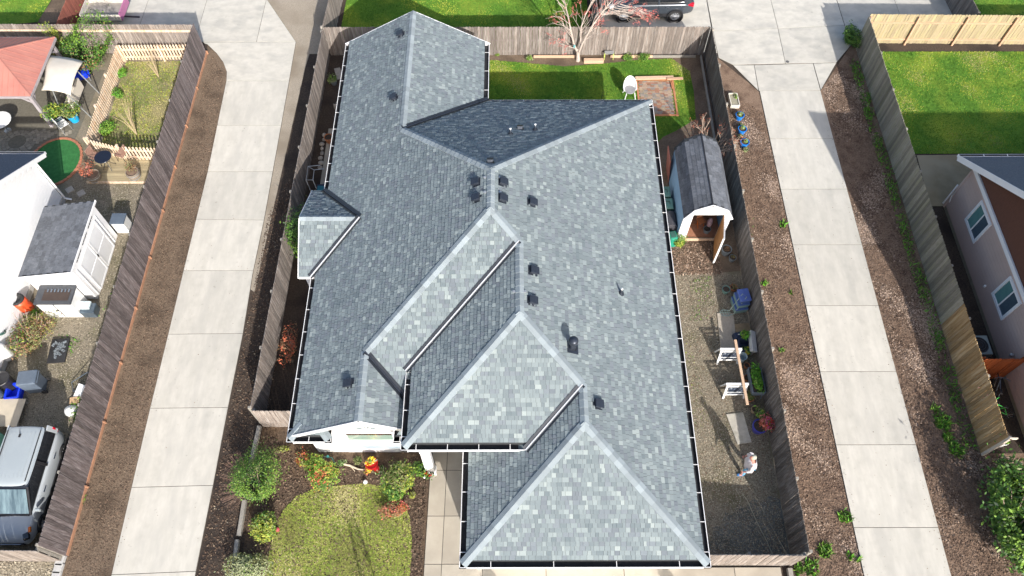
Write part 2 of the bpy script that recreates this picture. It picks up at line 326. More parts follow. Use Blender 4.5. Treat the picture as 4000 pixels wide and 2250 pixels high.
glass_w = mat('window_glass', (.10, .13, .145), (.16, .2, .21), scale=1, rough=.05, spec=.8, coat=.5)
paint_s = mat('silver_paint', (.40, .435, .46), (.43, .465, .49), scale=.8, rough=.38, metal=.0, coat=.5)
paint_w = mat('roof_paint_pale', (.32, .36, .38), (.35, .39, .41), scale=.8, rough=.35, metal=.0, coat=.7)
paint_d = mat('charcoal_paint', (.06, .072, .09), (.07, .083, .10), scale=.8, rough=.25, metal=.4, coat=.8)
chrome = mat('chrome', (.75, .76, .78), rough=.12, metal=1.0); tyre_m = mat('tyre_rubber', (.02, .02, .021), (.03, .03, .03), scale=10, rough=.8)
alloy = mat('alloy', (.42, .43, .45), rough=.35, metal=.0); lamp_r = mat('red_lens', (.55, .01, .03), rough=.15, coat=.5); lamp_o = mat('amber_lens', (.85, .20, .02), rough=.2, coat=.5)
lamp_c = mat('clear_lens', (.6, .63, .65), rough=.1, coat=.6)
brown_sid = mat('mauve_siding', (.53, .40, .35), (.49, .37, .325), scale=1.5, rough=.75, bump=.05); brown_gab = mat('brown_gable', (.13, .055, .035), (.10, .042, .028), scale=4, rough=.8, stretch=(8, 8, 1))
roof_blue = mat('neighbour_shingle', (.075, .09, .115), (.14, .16, .19), scale=18, rough=.9, bump=.3, c3=(.10, .12, .15), scale3=4, bscale=30)
roof_gry = mat('shed_shingle', (.085, .095, .11), (.15, .16, .18), scale=8, rough=.9, bump=.3, stretch=(1, 1, 1), rnd=.22, c3=(.12, .13, .15), scale3=4, bscale=30)
roof_red = mat('red_metal_roof', (.38, .155, .125), (.43, .19, .15), scale=1.2, rough=.55, stretch=(1, 1, 1)); post_g = mat('lilac_grey_post', (.30, .27, .28), (.36, .33, .34), scale=4, rough=.7)
canvas = mat('beige_canvas', (.63, .58, .50), (.58, .53, .45), scale=2, rough=.85); skin_m = mat('skin', (.52, .25, .19), (.46, .21, .16), scale=6, rough=.55)
cloth_w = mat('pale_shirt', (.66, .62, .62), (.58, .54, .545), scale=6, rough=.85, bump=.3, bscale=12); jeans_m = mat('light_jeans', (.16, .38, .55), (.20, .44, .62), scale=8, rough=.85)
hair_m = mat('grey_hair', (.42, .42, .34), (.33, .33, .26), scale=20, rough=.8); shoe_m = mat('blue_shoe', (.06, .22, .50), rough=.6)
brick_m = [mat('brick_%s' % k, c, tuple(v * .8 for v in c), scale=9, rough=.9, bump=.3, rnd=.15) for k, c in (('red', (.34, .17, .12)), ('grey', (.30, .255, .235)), ('tan', (.40, .29, .22)))]
edge_brick = mat('edging_brick', (.45, .19, .11), (.38, .15, .09), scale=8, rough=.9, rnd=.12)
paver_m = mat('patio_paver', (.21, .19, .15), (.29, .26, .21), scale=7, rough=.9, bump=.3, rnd=.15)
turf_m = mat('fake_turf', (.02, .12, .03), (.035, .17, .045), scale=6, rough=.9, bump=.4)
blue_wall = mat('blue_siding', (.20, .34, .50), (.18, .31, .46), scale=2, rough=.7); pink_m = mat('magenta_tarp', (.48, .17, .33), (.42, .15, .28), scale=3, rough=.5)
rust_b = mat('galvanised', (.5, .52, .53), (.42, .44, .45), scale=6, rough=.4, metal=.6)
TONES = []
for k, c in enumerate([(.120, .150, .163), (.145, .175, .186), (.170, .203, .212), (.160, .182, .204), (.200, .235, .240), (.250, .287, .284), (.315, .352, .338), (.132, .150, .172)]):
    c = (.203 + (c[0] * .96 - .172) * .82, .235 + (c[1] - .203) * .82, .243 + (c[2] * 1.04 - .214) * .82); TONES.append(mat('shingle_tone_%s' % 'abcdefgh'[k], c, tuple(v * .86 for v in c), scale=60, rough=.95, bump=.25, bscale=120, spec=.25))
TP = np.array([.07, .17, .24, .13, .18, .11, .04, .06])
TONES.append(mat('asphalt_edge', (.035, .04, .045), rough=.95))
cap_m = mat('ridge_shingle', (.225, .265, .29), (.255, .295, .315), scale=50, rough=.95, bump=.2, rnd=.15, spec=.25)
deck_m = mat('roof_underlay', (.04, .045, .05), rough=.9)

# ================================================================== SETTING
sheet('ground', [(-120, -120), (120, -120), (120, 160), (-120, 160)], 0.0, soil_d)

def shrink(poly, g):
    c = Vector((sum(p[0] for p in poly) / len(poly), sum(p[1] for p in poly) / len(poly)))
    out = []; n = len(poly); a = sum(poly[i][0] * poly[(i + 1) % n][1] - poly[(i + 1) % n][0] * poly[i][1] for i in range(n))
    P = [Vector((p[0], p[1])) for p in (poly if a > 0 else poly[::-1])]
    for i in range(n):
        p, q, r = P[i - 1], P[i], P[(i + 1) % n]; d1 = (q - p).normalized(); d2 = (r - q).normalized()
        n1 = Vector((-d1.y, d1.x)); n2 = Vector((-d2.y, d2.x)); b = n1 + n2
        b = b / max(b.length_squared, .2) * 2 if b.length > 1e-3 else n1
        out.append(q + b * g)
    return out
joint_m = mat('joint_filler', (.13, .12, .105), (.09, .085, .075), scale=6, rough=.95)
def slab(poly, parent, m=concrete, z=.05, gap=.012, name='concrete_slab'):
    p = shrink(poly, gap); c = Vector((sum(q.x for q in p) / len(p), sum(q.y for q in p) / len(p)))
    mb = MB(); mb.prism([(q.x - c.x, q.y - c.y) for q in p], -.1, z)
    o = mb.build(name, m, parent); o.location = (c.x, c.y, 0)
    mb = MB(); mb.prism([(q[0], q[1]) for q in poly], -.06, z - .016); mb.build('joint_fill', joint_m, parent)
    return o
def road(name):
    o = bpy.data.objects.new(name, None); COL.objects.link(o); tag(o, kind='structure'); return o
rd = road('left_driveway')
LP = [(281.6, 1446.5), (332, 1227), (378.5, 1028), (424, 842), (462.5, 682), (494, 553), (523, 433), (547, 317), (570, 205)]
RP = [(494, 1437.7), (537, 1221.7), (574.5, 1026), (612, 840), (638, 682), (665, 555), (687, 433), (708, 317), (728, 205), (745, 107)]
Lw = [G(*p) for p in LP]; Rw = [G(*p) for p in RP]
slab([(Lw[0].x + .0, -6), (Rw[0].x, -6), Rw[0], Lw[0]], rd, concrete_d)
for i in range(8): slab([Lw[i], Rw[i], Rw[i + 1], Lw[i + 1]], rd, concrete_d)
slab([Lw[8], Rw[8], Rw[9], (-15.88, 30.82), G(522, 113), G(545, 135), G(562, 158), G(571, 182)], rd)
xa, xb, xc_ = G(366, 25).x, G(513, 30).x, G(659, 50).x
slab([(-22.6, 30.3), (xa, 30.3), (xa, 40), (-22.6, 40)], rd); slab([(xa, 30.3), (-15.9, 30.3), (-15.9, 30.84), (xb, 30.84), (xb, 40), (xa, 40)], rd)
slab([(xb, 30.84), (xc_, 30.84), (xc_, 40), (xb, 40)], rd); slab([(xc_, 30.84), (-11.06, 30.84), (-13.06, 34.08), (max(-13.35, xc_ + .2), 40), (xc_, 40)], rd)

rr = road('right_driveway')
a0, a1, b0, b1 = Gn(3373, 2250), Gn(2966, 358), Gn(3714, 2250), Gn(3204, 357)
XL = lambda y: a0.x + (a1.x - a0.x) * (y - a0.y) / (a1.y - a0.y)
XR = lambda y: b0.x + (b1.x - b0.x) * (y - b0.y) / (b1.y - b0.y)
ys = [-6, G(2200, 1540).y] + [G(2100, v).y for v in (1328, 1120, 936, 770, 617, 477, 350, 229.5)]
for i in range(len(ys) - 1): slab([(XL(ys[i]), ys[i]), (XR(ys[i]), ys[i]), (XR(ys[i + 1]), ys[i + 1]), (XL(ys[i + 1]), ys[i + 1])], rr, concrete_d)
W = lambda *L: [Gn(*p) for p in L]
slab(W((2862, 257), (2945, 257), (2962, 357)), rr); slab(W((2945, 257), (3175, 250), (3204, 356), (2963, 357)), rr); slab(W((3176, 250), (3266, 248), (3205, 355)), rr)
slab(W((2785, 124), (3038, 114), (3067, 251), (2862, 256), (2806, 228)), rr)
slab(W((3038, 114), (3298, 102), (3332, 168), (3266, 247), (3067, 251)), rr)
yA = Gn(2900, 119).y; X = [4.75, Gn(2531, 95).x, Gn(2779, 90).x, Gn(3030, 80).x, Gn(3292, 80).x, Gn(3512, 55).x, Gn(3738, 60).x]
slab([(X[0], 30.0), (X[1], 30.0), (X[1], 41), (X[0], 41)], rr); slab([(X[1], 30.0), (X[2], 30.0), (X[2], 41), (X[1], 41)], rr)
for i, (p_, q_) in ((2, ((2779, 124), (3038, 114))), (3, ((3038, 114), (3298, 102)))): slab([Gn(*p_), Gn(*q_), (X[i + 1], 41), (X[i], 41)], rr)
slab([(X[4], 30.95), (X[5], 30.95), (X[5], 41), (X[4], 41)], rr); slab([(X[5], 30.95), (X[6], 30.95), (X[6] - .4, 41), (X[5], 41)], rr)
mb = MB(); mb.lathe([(.085, 0), (.085, .008), (.06, .010)], c=(*Gn(3075, 244)[:2], .051), n=16)
o = mb.build('drain_cover', mat('cast_iron', (.12, .12, .12), (.2, .19, .18), scale=20, rough=.6, metal=.5)); tag(o, 'small round grey drain cover set in the pale concrete apron', 'drain cover')

fw = road('front_walkway')
wx = [G(1065, 1440).x, G(1109, 1440).x, -1.0]
wj = [2.0, G(1100, 1418).y - .02, G(1100, 1298).y, 7.55, 9.9]
wj = [0.5, G(1100, 1420).y, G(1100, 1299).y, G(1100, 1184).y, 10.5]
for i in range(4):
    slab([(wx[0] + .02 * i, wj[i]), (wx[1] + .02 * i, wj[i]), (wx[1] + .02 * (i + 1), wj[i + 1]), (wx[0] + .02 * (i + 1), wj[i + 1])] if i < 3 else [(-2.95, wj[3]), (wx[1] + .06, wj[3]), (wx[1] + .08, wj[4]), (-2.95, wj[4])], fw, concrete_w)
    slab([(wx[1] + .02 * i, wj[i]), (wx[2], wj[i]), (wx[2], wj[i + 1]), (wx[1] + .02 * (i + 1), wj[i + 1])], fw, concrete_w)
fd = road('front_driveway')
for i, (x0, x1) in enumerate(((-1.0, 1.2), (1.2, 3.9), (3.9, Gn(2865, 2210).x), (Gn(2865, 2210).x, 9.35))):
    slab([(x0, -3), (x1, -3), (x1, 4.95), (x0, 4.95)], fd, concrete_w)

# beds, soils, gravels
sheet('gravel_yard_left', [(-34, 5.3), (-15.62, 5.3), (-15.62, 30), (-34, 30)], .004, gravel)
sheet('gravel_front_left', [(-34, -6), (-15.7, -6), (-15.7, 5.2), (-34, 5.2)], .004, gravel_l)
sheet('mulch_strip_left', [(-15.55, -6), (-13.85, -6), Lw[0], Lw[3], Lw[6], Lw[8], G(571, 182), G(562, 158), G(545, 135), G(522, 113), (-15.52, 30.2)], .004, soil)
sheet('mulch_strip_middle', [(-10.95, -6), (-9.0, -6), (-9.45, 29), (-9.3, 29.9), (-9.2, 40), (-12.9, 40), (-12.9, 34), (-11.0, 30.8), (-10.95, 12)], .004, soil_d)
sheet('gravel_lane_middle', [(-11.4, 16.5), (-10.75, 16), (-10.35, 29), (-10.0, 33), (-11.4, 33)], .009, gravel_t)
sheet('gravel_lane_upper', [(-16, 33), (-9.5, 33), (-9.3, 41), (-16, 41)], .012, gravel_t)
sheet('gravel_lane_side', [(-13, 30), (-9.6, 30), (-9.6, 33), (-13, 33)], .015, gravel_t)
sheet('mulch_strip_east', [(9.85, -6), (XL(-6) + .02, -6), (XL(26) + .02, 26), Gn(2966, 358), Gn(2806, 228), (9.87, 29.9)], .004, soil_r)
sheet('mulch_strip_far_east', [(XR(-6) - .02, -6), (26, -6), (26, 9), (17.6, 9), (17.7, 30.7), Gn(3330, 168), Gn(3204, 357), (XR(20), 20)], .004, soil_r)
sheet('side_yard_brown_house', [(17.65, 9), (26, 9), (19.4, 20.35), (19.4, 21.6), (17.7, 21.6)], .010, soil_d)
sheet('patio_brown_house', [G(2305, 392), (26, G(2400, 388).y), (26, 20.4), (19.4, 20.42), G(2372, 520), G(2340, 520)], .045, mat('tan_patio', (.30, .24, .15), (.24, .195, .12), scale=1.5, rough=.9, c3=(.34, .29, .2)))
sheet('east_yard_gravel', [(5.7, 5.0), (9.78, 5.0), (9.8, 17.2), (5.7, 17.0)], .004, gravel)
sheet('wet_gravel', [(6.9, 5.06), (9.76, 5.06), (9.76, 7.3), (9.4, 7.45), (9.1, 7.2), (8.8, 7.35), (8.45, 7.0), (8.2, 7.15), (7.95, 6.75), (7.7, 6.85), (7.5, 6.4), (7.2, 6.3), (7.15, 5.9), (6.85, 5.7)], .007, mat('dark_gravel_m', (.07, .08, .078), (.19, .19, .165), scale=22, rough=.6, bump=.8, c3=(.05, .05, .04), scale3=.9, bscale=40))  # darker, smoother gravel patch with an irregular outline
sheet('east_yard_soil', [(5.7, 16.7), (9.8, 17.0), (9.8, 23.5), (5.7, 23.5)], .008, soil)
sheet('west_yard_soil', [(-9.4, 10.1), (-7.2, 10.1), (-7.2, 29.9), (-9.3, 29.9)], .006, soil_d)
fb = [(-9.35, -4), (-3.05, -4), (-2.96, 9.6), (-7.3, 10.2), (-9.45, 10.1)]
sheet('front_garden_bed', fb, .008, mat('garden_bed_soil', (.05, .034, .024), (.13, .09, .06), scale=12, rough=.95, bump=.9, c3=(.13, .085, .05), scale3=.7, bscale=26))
rear_bed = [(-1.3, 22.0), (9.8, 22.0), (9.85, 29.9), (-1.3, 29.9)]
sheet('rear_bed_soil', rear_bed, .013, soil)

# lawns (turf sheet as structure, blades of grass as stuff)
def lawn(name, poly, z, m, ms, probs, dens, h=.05, wd=.02, clump=0, flat=False):
    sheet(name, poly, z, m); o = blades(name + '_grass', poly, dens, h, wd, [ms[1], ms[0]] + ms[2:], z=z, probs=[probs[1], probs[0]] + probs[2:], patch=True, flat=flat, lean=.28 if flat else .6); return o
front = [G(*p) for p in ((672, 1449), (676, 1400), (690, 1330), (712, 1285), (745, 1250), (790, 1230), (850, 1222), (920, 1217), (975, 1226), (1010, 1255), (1030, 1300), (1036, 1350), (1035, 1400), (1030, 1449))]
front = [(front[0].x, -3)] + [(p.x, p.y) for p in front] + [(front[-1].x, -3)]
gf1 = mat('blade_front', (.17, .25, .03), (.24, .30, .045), scale=2, rough=.85); gf2 = mat('blade_front_dull', (.15, .17, .035), (.21, .22, .05), scale=2, rough=.85)
gf3 = mat('blade_front_pale', (.27, .30, .055), (.34, .33, .09), scale=2, rough=.85)
lawn('front_lawn', front, .02, lawn_y, [gf1, gf2, gf3, g4], [.34, .22, .25, .19], 1500, .022, .034, flat=True)
rear = [G(1215, 262), G(1215, 168), G(1235, 152), G(1310, 158), G(1420, 168), G(1530, 160), G(1600, 152), G(1690, 148), G(1735, 180), G(1745, 230), G(1750, 300), G(1700, 330), G(1668, 345), (5.9, 22.9), (-1.2, 23.2)]
lawn('rear_lawn', rear, .02, lawn_m, [g1, g2, g3, g4], [.42, .33, .18, .07], 1400, .05, .022)
lawn('north_lawn', [(-8.9, 30.05), (4.1, 30.05), (4.1, 42), (-8.6, 42)], .02, lawn_m, [g1, g2, g3], [.6, .25, .15], 700, .05, .028)
lawn('east_lawn', [(17.72, G(2400, 388).y + .02), (36, G(2400, 388).y + .02), (36, 30.1), (17.76, 30.1)], .02, lawn_m, [g1, g2, g3, g4], [.38, .27, .25, .10], 700, .05, .028)
lawn('north_east_lawn', [(23.75, 30.9), (40, 30.9), (40, 42), (23.2, 42)], .02, lawn_m, [g1, g2, g3], [.6, .25, .15], 300, .05, .03)
lawn('north_west_lawn', [(-40, 30.3), G(95, 56), G(130, 0), (-24.5, 42), (-40, 42)], .02, lawn_m, [g1, g2, g3], [.6, .25, .15], 300, .05, .03)
sheet('north_west_soil', [G(93, 57), G(165, 57), G(190, 0), (-22.6, 34.5), (-22.7, 42), (-24.4, 42), G(132, 0)], .012, soil)
# loose chips, pebbles
CH_ = [chip_a, chip_b, chip_c]
blades('bark_chips', [(9.9, 3.5), (XL(4) - .03, 3.5), (XL(26) - .03, 26), (10.0, 28)], 900, .02, .04, CH_, flat=True, lean=.4, probs=[.56, .23, .21], z=.004, patch=True)
blades('bark_chips', [(XR(4) + .04, 3.8), (19, 3.8), (19, 8.8), (17.5, 9), (17.5, 30), Gn(3215, 350), (XR(20) + .04, 20)], 800, .02, .04, CH_, flat=True, lean=.4, probs=[.56, .26, .18], z=.004, patch=True)
blades('bark_chips', [(-15.5, 3.5), (-13.97, 3.5), (-13.97, 24), (-14.35, 28.5), (-15.2, 30)], 600, .015, .032, [soil, chip_b, chip_a], flat=True, lean=.4, probs=[.6, .25, .15], z=.004)
blades('soil_crumbs', [(-10.85, 3.5), (-9.2, 3.5), (-9.5, 24), (-10.8, 20)], 320, .02, .04, [soil, chip_b, peb_a], flat=True, lean=.5, probs=[.3, .68, .02], z=.009)
blades('soil_crumbs', [(-9.1, 3.8), (-3.1, 3.8), (-3.1, 8.9), (-7.5, 8.6), (-9.3, 9.9)], 420, .03, .045, [soil, chip_b, chip_a], flat=True, lean=.6, probs=[.4, .5, .1], z=.008)
blades('gravel_stones', [(6.3, 5.1), (9.7, 5.1), (9.7, 16.8), (6.0, 17)], 900, .02, .033, [peb_a, peb_b, peb_c, chip_a], flat=True, lean=.3, probs=[.5, .14, .23, .13], z=.004)
blades('wood_chips', [(6.0, 16.8), (9.0, 16.8), (9.0, 18.6), (6.0, 20)], 500, .03, .05, CH_, flat=True, lean=.5, probs=[.6, .2, .2], z=.008)
blades('gravel_stones', [(-20, 5.5), (-15.7, 5.5), (-15.7, 24), (-20, 22)], 550, .02, .035, [peb_a, peb_b, peb_c, gravel_l], flat=True, lean=.3, probs=[.45, .17, .23, .15], z=.004)
blades('gravel_stones', [(-18.6, 3.8), (-15.8, 3.8), (-15.8, 5.2), (-18.6, 5.2)], 700, .025, .05, [peb_a, peb_b, gravel_l], flat=True, lean=.4, probs=[.3, .5, .2], z=.004)
for P4_, dn_ in (([(Lw[0].x, 4), (Rw[0].x, 4), Rw[8], Lw[8]], 1.5), ([(XL(4), 4), (XR(4), 4), (XR(25), 25), (XL(25), 25)], 1.2), ([(XL(4), 4), (XL(4) + .25, 4), (XL(25) + .2, 25), (XL(25), 25)], 22), ([(XR(4) - .3, 4), (XR(4), 4), (XR(25), 25), (XR(25) - .2, 25)], 26), ([(Lw[0].x, 4), (Lw[0].x + .2, 4), (Lw[8].x + .2, Lw[8].y), Lw[8]], 16)):
    blades('leaf_litter', [(p[0], p[1]) for p in P4_], dn_, .006, .024, [chip_a, soil, chip_c], flat=True, lean=.1, probs=[.5, .25, .25], z=.053)
def weeds(poly, dens=260, h=.09, wd=.05, ms=(weed_g, leaf_a, leaf_b), name='weeds', clump=.3): return blades(name, poly, dens, h, wd, list(ms), z=.006, lean=1.0, clump=clump)
weeds([(17.0, 9.2), (17.5, 9.2), (17.62, 29.5), (17.15, 29.5)], 300, .12, .06, clump=.15)
weeds([(6.05, 12.5), (6.6, 12.3), (6.75, 17.5), (6.1, 17.5)], 420, .18, .06, ms=(weed_g, leaf_y, leaf_b), clump=.1)
weeds([(7.3, 14.5), (8.4, 14.8), (8.6, 17.0), (7.6, 16.6)], 260, .05, .05, ms=(leaf_a, leaf_o, leaf_b), clump=.35)
weeds([(6.2, 9.5), (7.6, 10.2), (7.2, 14.5), (6.2, 13)], 170, .03, .05, ms=(leaf_o, leaf_a, leaf_y), clump=.5, name='moss')
weeds([G(110, 770), G(150, 840), G(230, 860), G(300, 700), G(260, 780), G(180, 900)], 260, .06, .05, clump=.35)
weeds([G(60, 790), G(110, 780), G(95, 850), G(45, 890), G(28, 900)], 380, .22, .08)
weeds([(10.1, 18.2), (10.5, 18.2), (10.8, 19.8), (10.1, 19.8)], 120, .06, .05, clump=.4)
weeds([Gn(3100, 2200), Gn(3190, 2190), Gn(3200, 2250), Gn(3110, 2250)], 450, .16, .07, ms=(weed_g, leaf_b, leaf_a), clump=.0)
for (px, py, r) in ((3222, 2150, .28), (3300, 2020, .25), (3320, 2175, .14), (3050, 1370, .1), (3055, 880, .16), (2985, 1110, .14), (3090, 1145, .1), (3350, 2190, .1), (3680, 1650, .35), (3735, 1760, .3), (3700, 1710, .22), (3650, 1600, .15), (3420, 380, .35)):
    p = Gn(px, py); weeds([(p.x + r * math.cos(a), p.y + r * math.sin(a)) for a in np.linspace(0, 2 * math.pi, 9)[:-1]], 600, .16, .07, ms=(weed_g, leaf_b, leaf_a), name='weeds', clump=-.3)
p = G(207, 1258); weeds([(p.x + .13 * math.cos(a), p.y + .2 * math.sin(a)) for a in np.linspace(0, 2 * math.pi, 9)[:-1]], 1200, .14, .08, ms=(weed_g, leaf_b), name='weeds', clump=-.4)

# ================================================================== FENCES
def board_mesh(name, w, h, t, m, ear=.03):
    mb = MB(); x = w / 2
    prof = [(-x, 0), (x, 0), (x, h - ear), (x - ear, h), (-x + ear, h), (-x, h - ear)]
    vs = [(a, -t / 2, b) for a, b in prof] + [(a, t / 2, b) for a, b in prof]; n = 6
    mb.add(vs, [[0, 1, 2, 3, 4, 5], [11, 10, 9, 8, 7, 6]] + [[i, i + n, (i + 1) % n + n, (i + 1) % n] for i in range(n)])
    me = bpy.data.meshes.new(name); me.from_pydata(mb.v, [], mb.f); me.materials.append(m); return me
def fence(label, p0, p1, h, m, face=1, rail=rail_m, wd=.14, gap=.010, bay=2.4, posts=True, rails=(.25, .95, 1.65), rail_front=False, mats=None, hvar=.01, ear=.03, name='board_fence', hprof=None, pm=None, group=None, kick=None, post_h=None, lean=.004, bname='board'):
    p0 = Vector((p0[0], p0[1], 0)); p1 = Vector((p1[0], p1[1], 0)); d = p1 - p0; L = d.length; ang = math.atan2(d.y, d.x)
    t = thing(name, label, 'fence', p0, ang, group)
    n = int(L / (wd + gap)); pitch = L / n; m2 = mats or [m]
    mes = [board_mesh('board', pitch - gap, h, .018, q, ear) for q in m2]
    off = .025 * face if not rail_front else -.025 * face
    for i in range(n):
        f = (i + .5) / n; q = int(f * len(m2) * .9999) if mats else 0
        b = link(bname, mes[q], t); b.location = (L * f, off + random.uniform(-.004, .004), .02 + random.uniform(-hvar, hvar) + (hprof(f) if hprof else 0)); b.rotation_euler = (random.uniform(-lean, lean), random.uniform(-lean, lean), random.uniform(-.02, .02))
    nb = max(1, round(L / bay)); bl = L / nb
    for zr in rails:
        if zr > h - .05: continue
        me = None
        for k in range(nb):
            mb = MB(); mb.box((0, 0, 0), (bl - .01, .038, .09)); o = mb.build('rail', rail, t); o.location = (bl * (k + .5), 0 if not rail_front else .0, zr)
    if posts:
        for k in range(nb + 1):
            mb = MB(); mb.box((0, 0, 0), (.09, .09, (post_h or h - .08))); o = mb.build('post', pm or rail, t)
            o.location = (min(max(bl * k, .045), L - .045), -.066 * face if not rail_front else .066 * face, (post_h or h - .08) / 2)
    if kick:
        for k in range(nb):
            mb = MB(); mb.box((0, 0, 0), (bl - .09, .035, .15)); o = mb.build('kickboard', kick, t); o.location = (bl * (k + .5), off + .026 * face, .065)
            mb = MB(); mb.box((0, 0, 0), (.05, .09, .20)); o = mb.build('post_foot', kick, t); o.location = (bl * (k + 1) - .03, off + .05 * face, .1)
    return t
# along +y, face=-1 is the +x side ; face=+1 is the -x side
fence('long purple-grey board fence with orange kickboards between left yard and left driveway', (-15.56, 5.35), (-15.53, 30.05), 1.93, fence_p, face=-1, kick=kick_m, rail=timber_g, hvar=.012)
t = fence('weathered grey fence behind the red-roofed gazebo at the top left', (-27.5, 30.12), (-15.62, 30.05), 1.86, fence_o, face=-1, rail=timber_g, rail_front=False)
mb = MB(); mb.box((5.9, -.075, 1.52), (11.7, .03, .13)); mb.build('top_rail', picket_m, t)
fence('pale front fence across the end of the left yard by the silver car', (-21.5, 5.30), (-15.62, 5.22), 1.80, fence_t, face=-1, rail=timber_g, mats=[fence_o])
fence('weathered fence between the dark middle strip and the west side of the grey-roofed house', (-9.45, 10.2), (-9.22, 29.86), 1.75, fence_o, face=-1, rail=timber_g)
fence('upper stretch of weathered fence running north beside the gravel lane', (-9.22, 29.98), (-8.75, 40), 1.85, fence_o, face=-1, rail=timber_g)
fence('short weathered gate fence closing the west side yard beside the left front gutter', (-9.42, 10.12), (-7.2, 10.12), 1.66, fence_o, face=-1, rail=timber_g, name='gate_fence')
fence('sunlit brown-grey fence across the back lawn behind the coral-budded tree', (-9.15, 29.93), (9.82, 29.93), 1.80, fence_o, face=-1, rail=timber_g)
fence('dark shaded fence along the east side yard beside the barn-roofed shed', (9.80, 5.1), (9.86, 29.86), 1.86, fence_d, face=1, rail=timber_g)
fence('short front fence with curved top between garage corner and east fence', (6.0, 5.06), (9.74, 5.03), 1.72, fence_o, face=-1, rail=timber_g, hprof=lambda f: .10 * math.sin(f * math.pi) - .03)
fence('tall grey-green fence along the far strip, its south end newer brown boards', (17.60, 9.0), (17.74, 30.6), 1.84, fence_g, face=1, rail=timber_g, mats=[fence_n, fence_n, fence_n] + [fence_g] * 9, wd=.135)
fence('bright tan fence with pinkish rails and posts across the top right lawn', (17.85, 30.72), (30.0, 30.55), 1.84, fence_t, face=-1, rail_front=True, rail=rail_m, rails=(.3, 1.35), bay=2.45)
fence('red-orange stained gate between tan fence and mauve house', (17.72, 12.05), (19.3, 12.05), 1.84, fence_r, face=-1, rail=fence_r, name='gate_fence')
fence('dark narrow fence at the top right corner between planted bed and lawn', (23.5, 31.2), (22.9, 41), 1.6, fence_o, face=1, rail=timber_g)
fence('short dark fence in shade between north lawn and the parked charcoal car', (4.35, 30.05), (4.25, 41), 1.7, fence_o, face=-1, rail=timber_g)
fence('reddish painted fence strip behind the trailer at the top left', (-22.75, 30.4), (-22.9, 40), 1.3, mat('fence_dull_red', (.30, .10, .07), (.24, .085, .06), scale=6, rough=.85, rnd=.12), face=-1, rail=timber_g)
mb = MB(); mb.beam((17.62, 8.96, .0), (17.62, 8.96, 1.9), .1, .1, up=(0, 1, 0)); mb.beam((17.55, 8.93, 1.88), (17.85, 8.93, 1.88), .04, .12)
tag(mb.build('fence_post', mat('pale_post', (.68, .6, .5), (.6, .5, .4), scale=5, rough=.8)), 'pale end post capping the south end of the far brown fence', 'post')
# cedar picket enclosure
pk = thing('picket_fence', 'low cedar picket fence enclosing the grassy plot in the left yard', 'fence', (0, 0, 0))
def pickets(p0, p1, inner):
    p0 = Vector((*p0, 0)); p1 = Vector((*p1, 0)); d = p1 - p0; L = d.length; ang = math.atan2(d.y, d.x); n = int(L / .155); R = Matrix.Rotation(ang, 4, 'Z')
    me = board_mesh('picket', .088, .98, .02, picket_m, .043)
    for i in range(n):
        q = p0 + d * ((i + .5) / n); b = link('picket', me, pk); b.matrix_basis = Matrix.Translation((q.x, q.y, .05)) @ R
    for z in (.28, .74):
        mb = MB(); mb.box((0, .032 * inner, 0), (L, .04, .085)); mb.build('rail', picket_m, pk, matrix=Matrix.Translation((*((p0 + p1) / 2)[:2], z)) @ R)
    for k in range(int(L / 2) + 1):
        q = p0 + d * min(1, k * 2 / L); mb = MB(); mb.box((0, .07 * inner, .52), (.09, .09, 1.06)); mb.build('post', picket_m, pk, matrix=Matrix.Translation((q.x, q.y, 0)) @ R)
pickets((-19.5, 29.55), (-15.9, 29.6), -1); pickets((-19.42, 23.55), (-19.56, 29.5), 1); pickets((-19.4, 23.5), (-17.9, 23.05), 1); pickets((-17.9, 23.05), (-15.75, 22.95), 1)
plot = [(-19.3, 23.7), (-17.9, 23.25), (-15.7, 23.1), (-15.65, 29.5), (-19.45, 29.45)]
lawn('picket_plot', plot, .02, plot_m, [g1, leaf_o, g3, g4], [.13, .25, .22, .40], 900, .06, .025)

# ================================================================== MAIN HOUSE
P_, H0, ZM = .555, 2.75, 3.92
xe, yf, yr, xg, xm, ym, xw, yw, xr, yrr, ga, yb = 6.272, 4.462, 24.203, -1.635, -3.58, 7.881, -7.653, 8.557, -0.978, 27.73, 2.677, 8.755
wg = (xe - xg) / 2; zg = H0 + P_ * wg; xG = xg + wg
xR2 = (H0 - ZM) / (2 * P_) + (xe + xm) / 2; zR2 = H0 + P_ * (xe - xR2)
wM = (xe - xw) / 2; xC = (xw + xe) / 2; zC = H0 + P_ * wM; wr = (xr - xw) / 2; xRr = xw + wr; zRr = H0 + P_ * wr
house = thing('grey_roofed_house', 'large white house under a complex blue-grey shingle hip roof with black-lined gutters', 'house', (0, 0, 0))
SL = math.sqrt(1 + P_ * P_)
def clip_rect(poly, u0, u1, v0, v1):
    def cl(ps, ax, val, keep_less):
        out = []
        for i in range(len(ps)):
            a = ps[i - 1]; b = ps[i]; ia = (a[ax] <= val) if keep_less else (a[ax] >= val); ib = (b[ax] <= val) if keep_less else (b[ax] >= val)
            if ia != ib:
                t = (val - a[ax]) / (b[ax] - a[ax]); q = [0, 0]; q[ax] = val; q[1 - ax] = a[1 - ax] + t * (b[1 - ax] - a[1 - ax]); out.append(tuple(q))
            if ib: out.append(b)
        return out
    for ax, val, kl in ((0, u0, False), (0, u1, True), (1, v0, False), (1, v1, True)):
        poly = cl(poly, ax, val, kl)
        if len(poly) < 3: return []
    return poly
FULL = []; FV = []; FF = []; FM = []
EXPO = .143; WIDTHS = [.09, .12, .15, .18, .21]
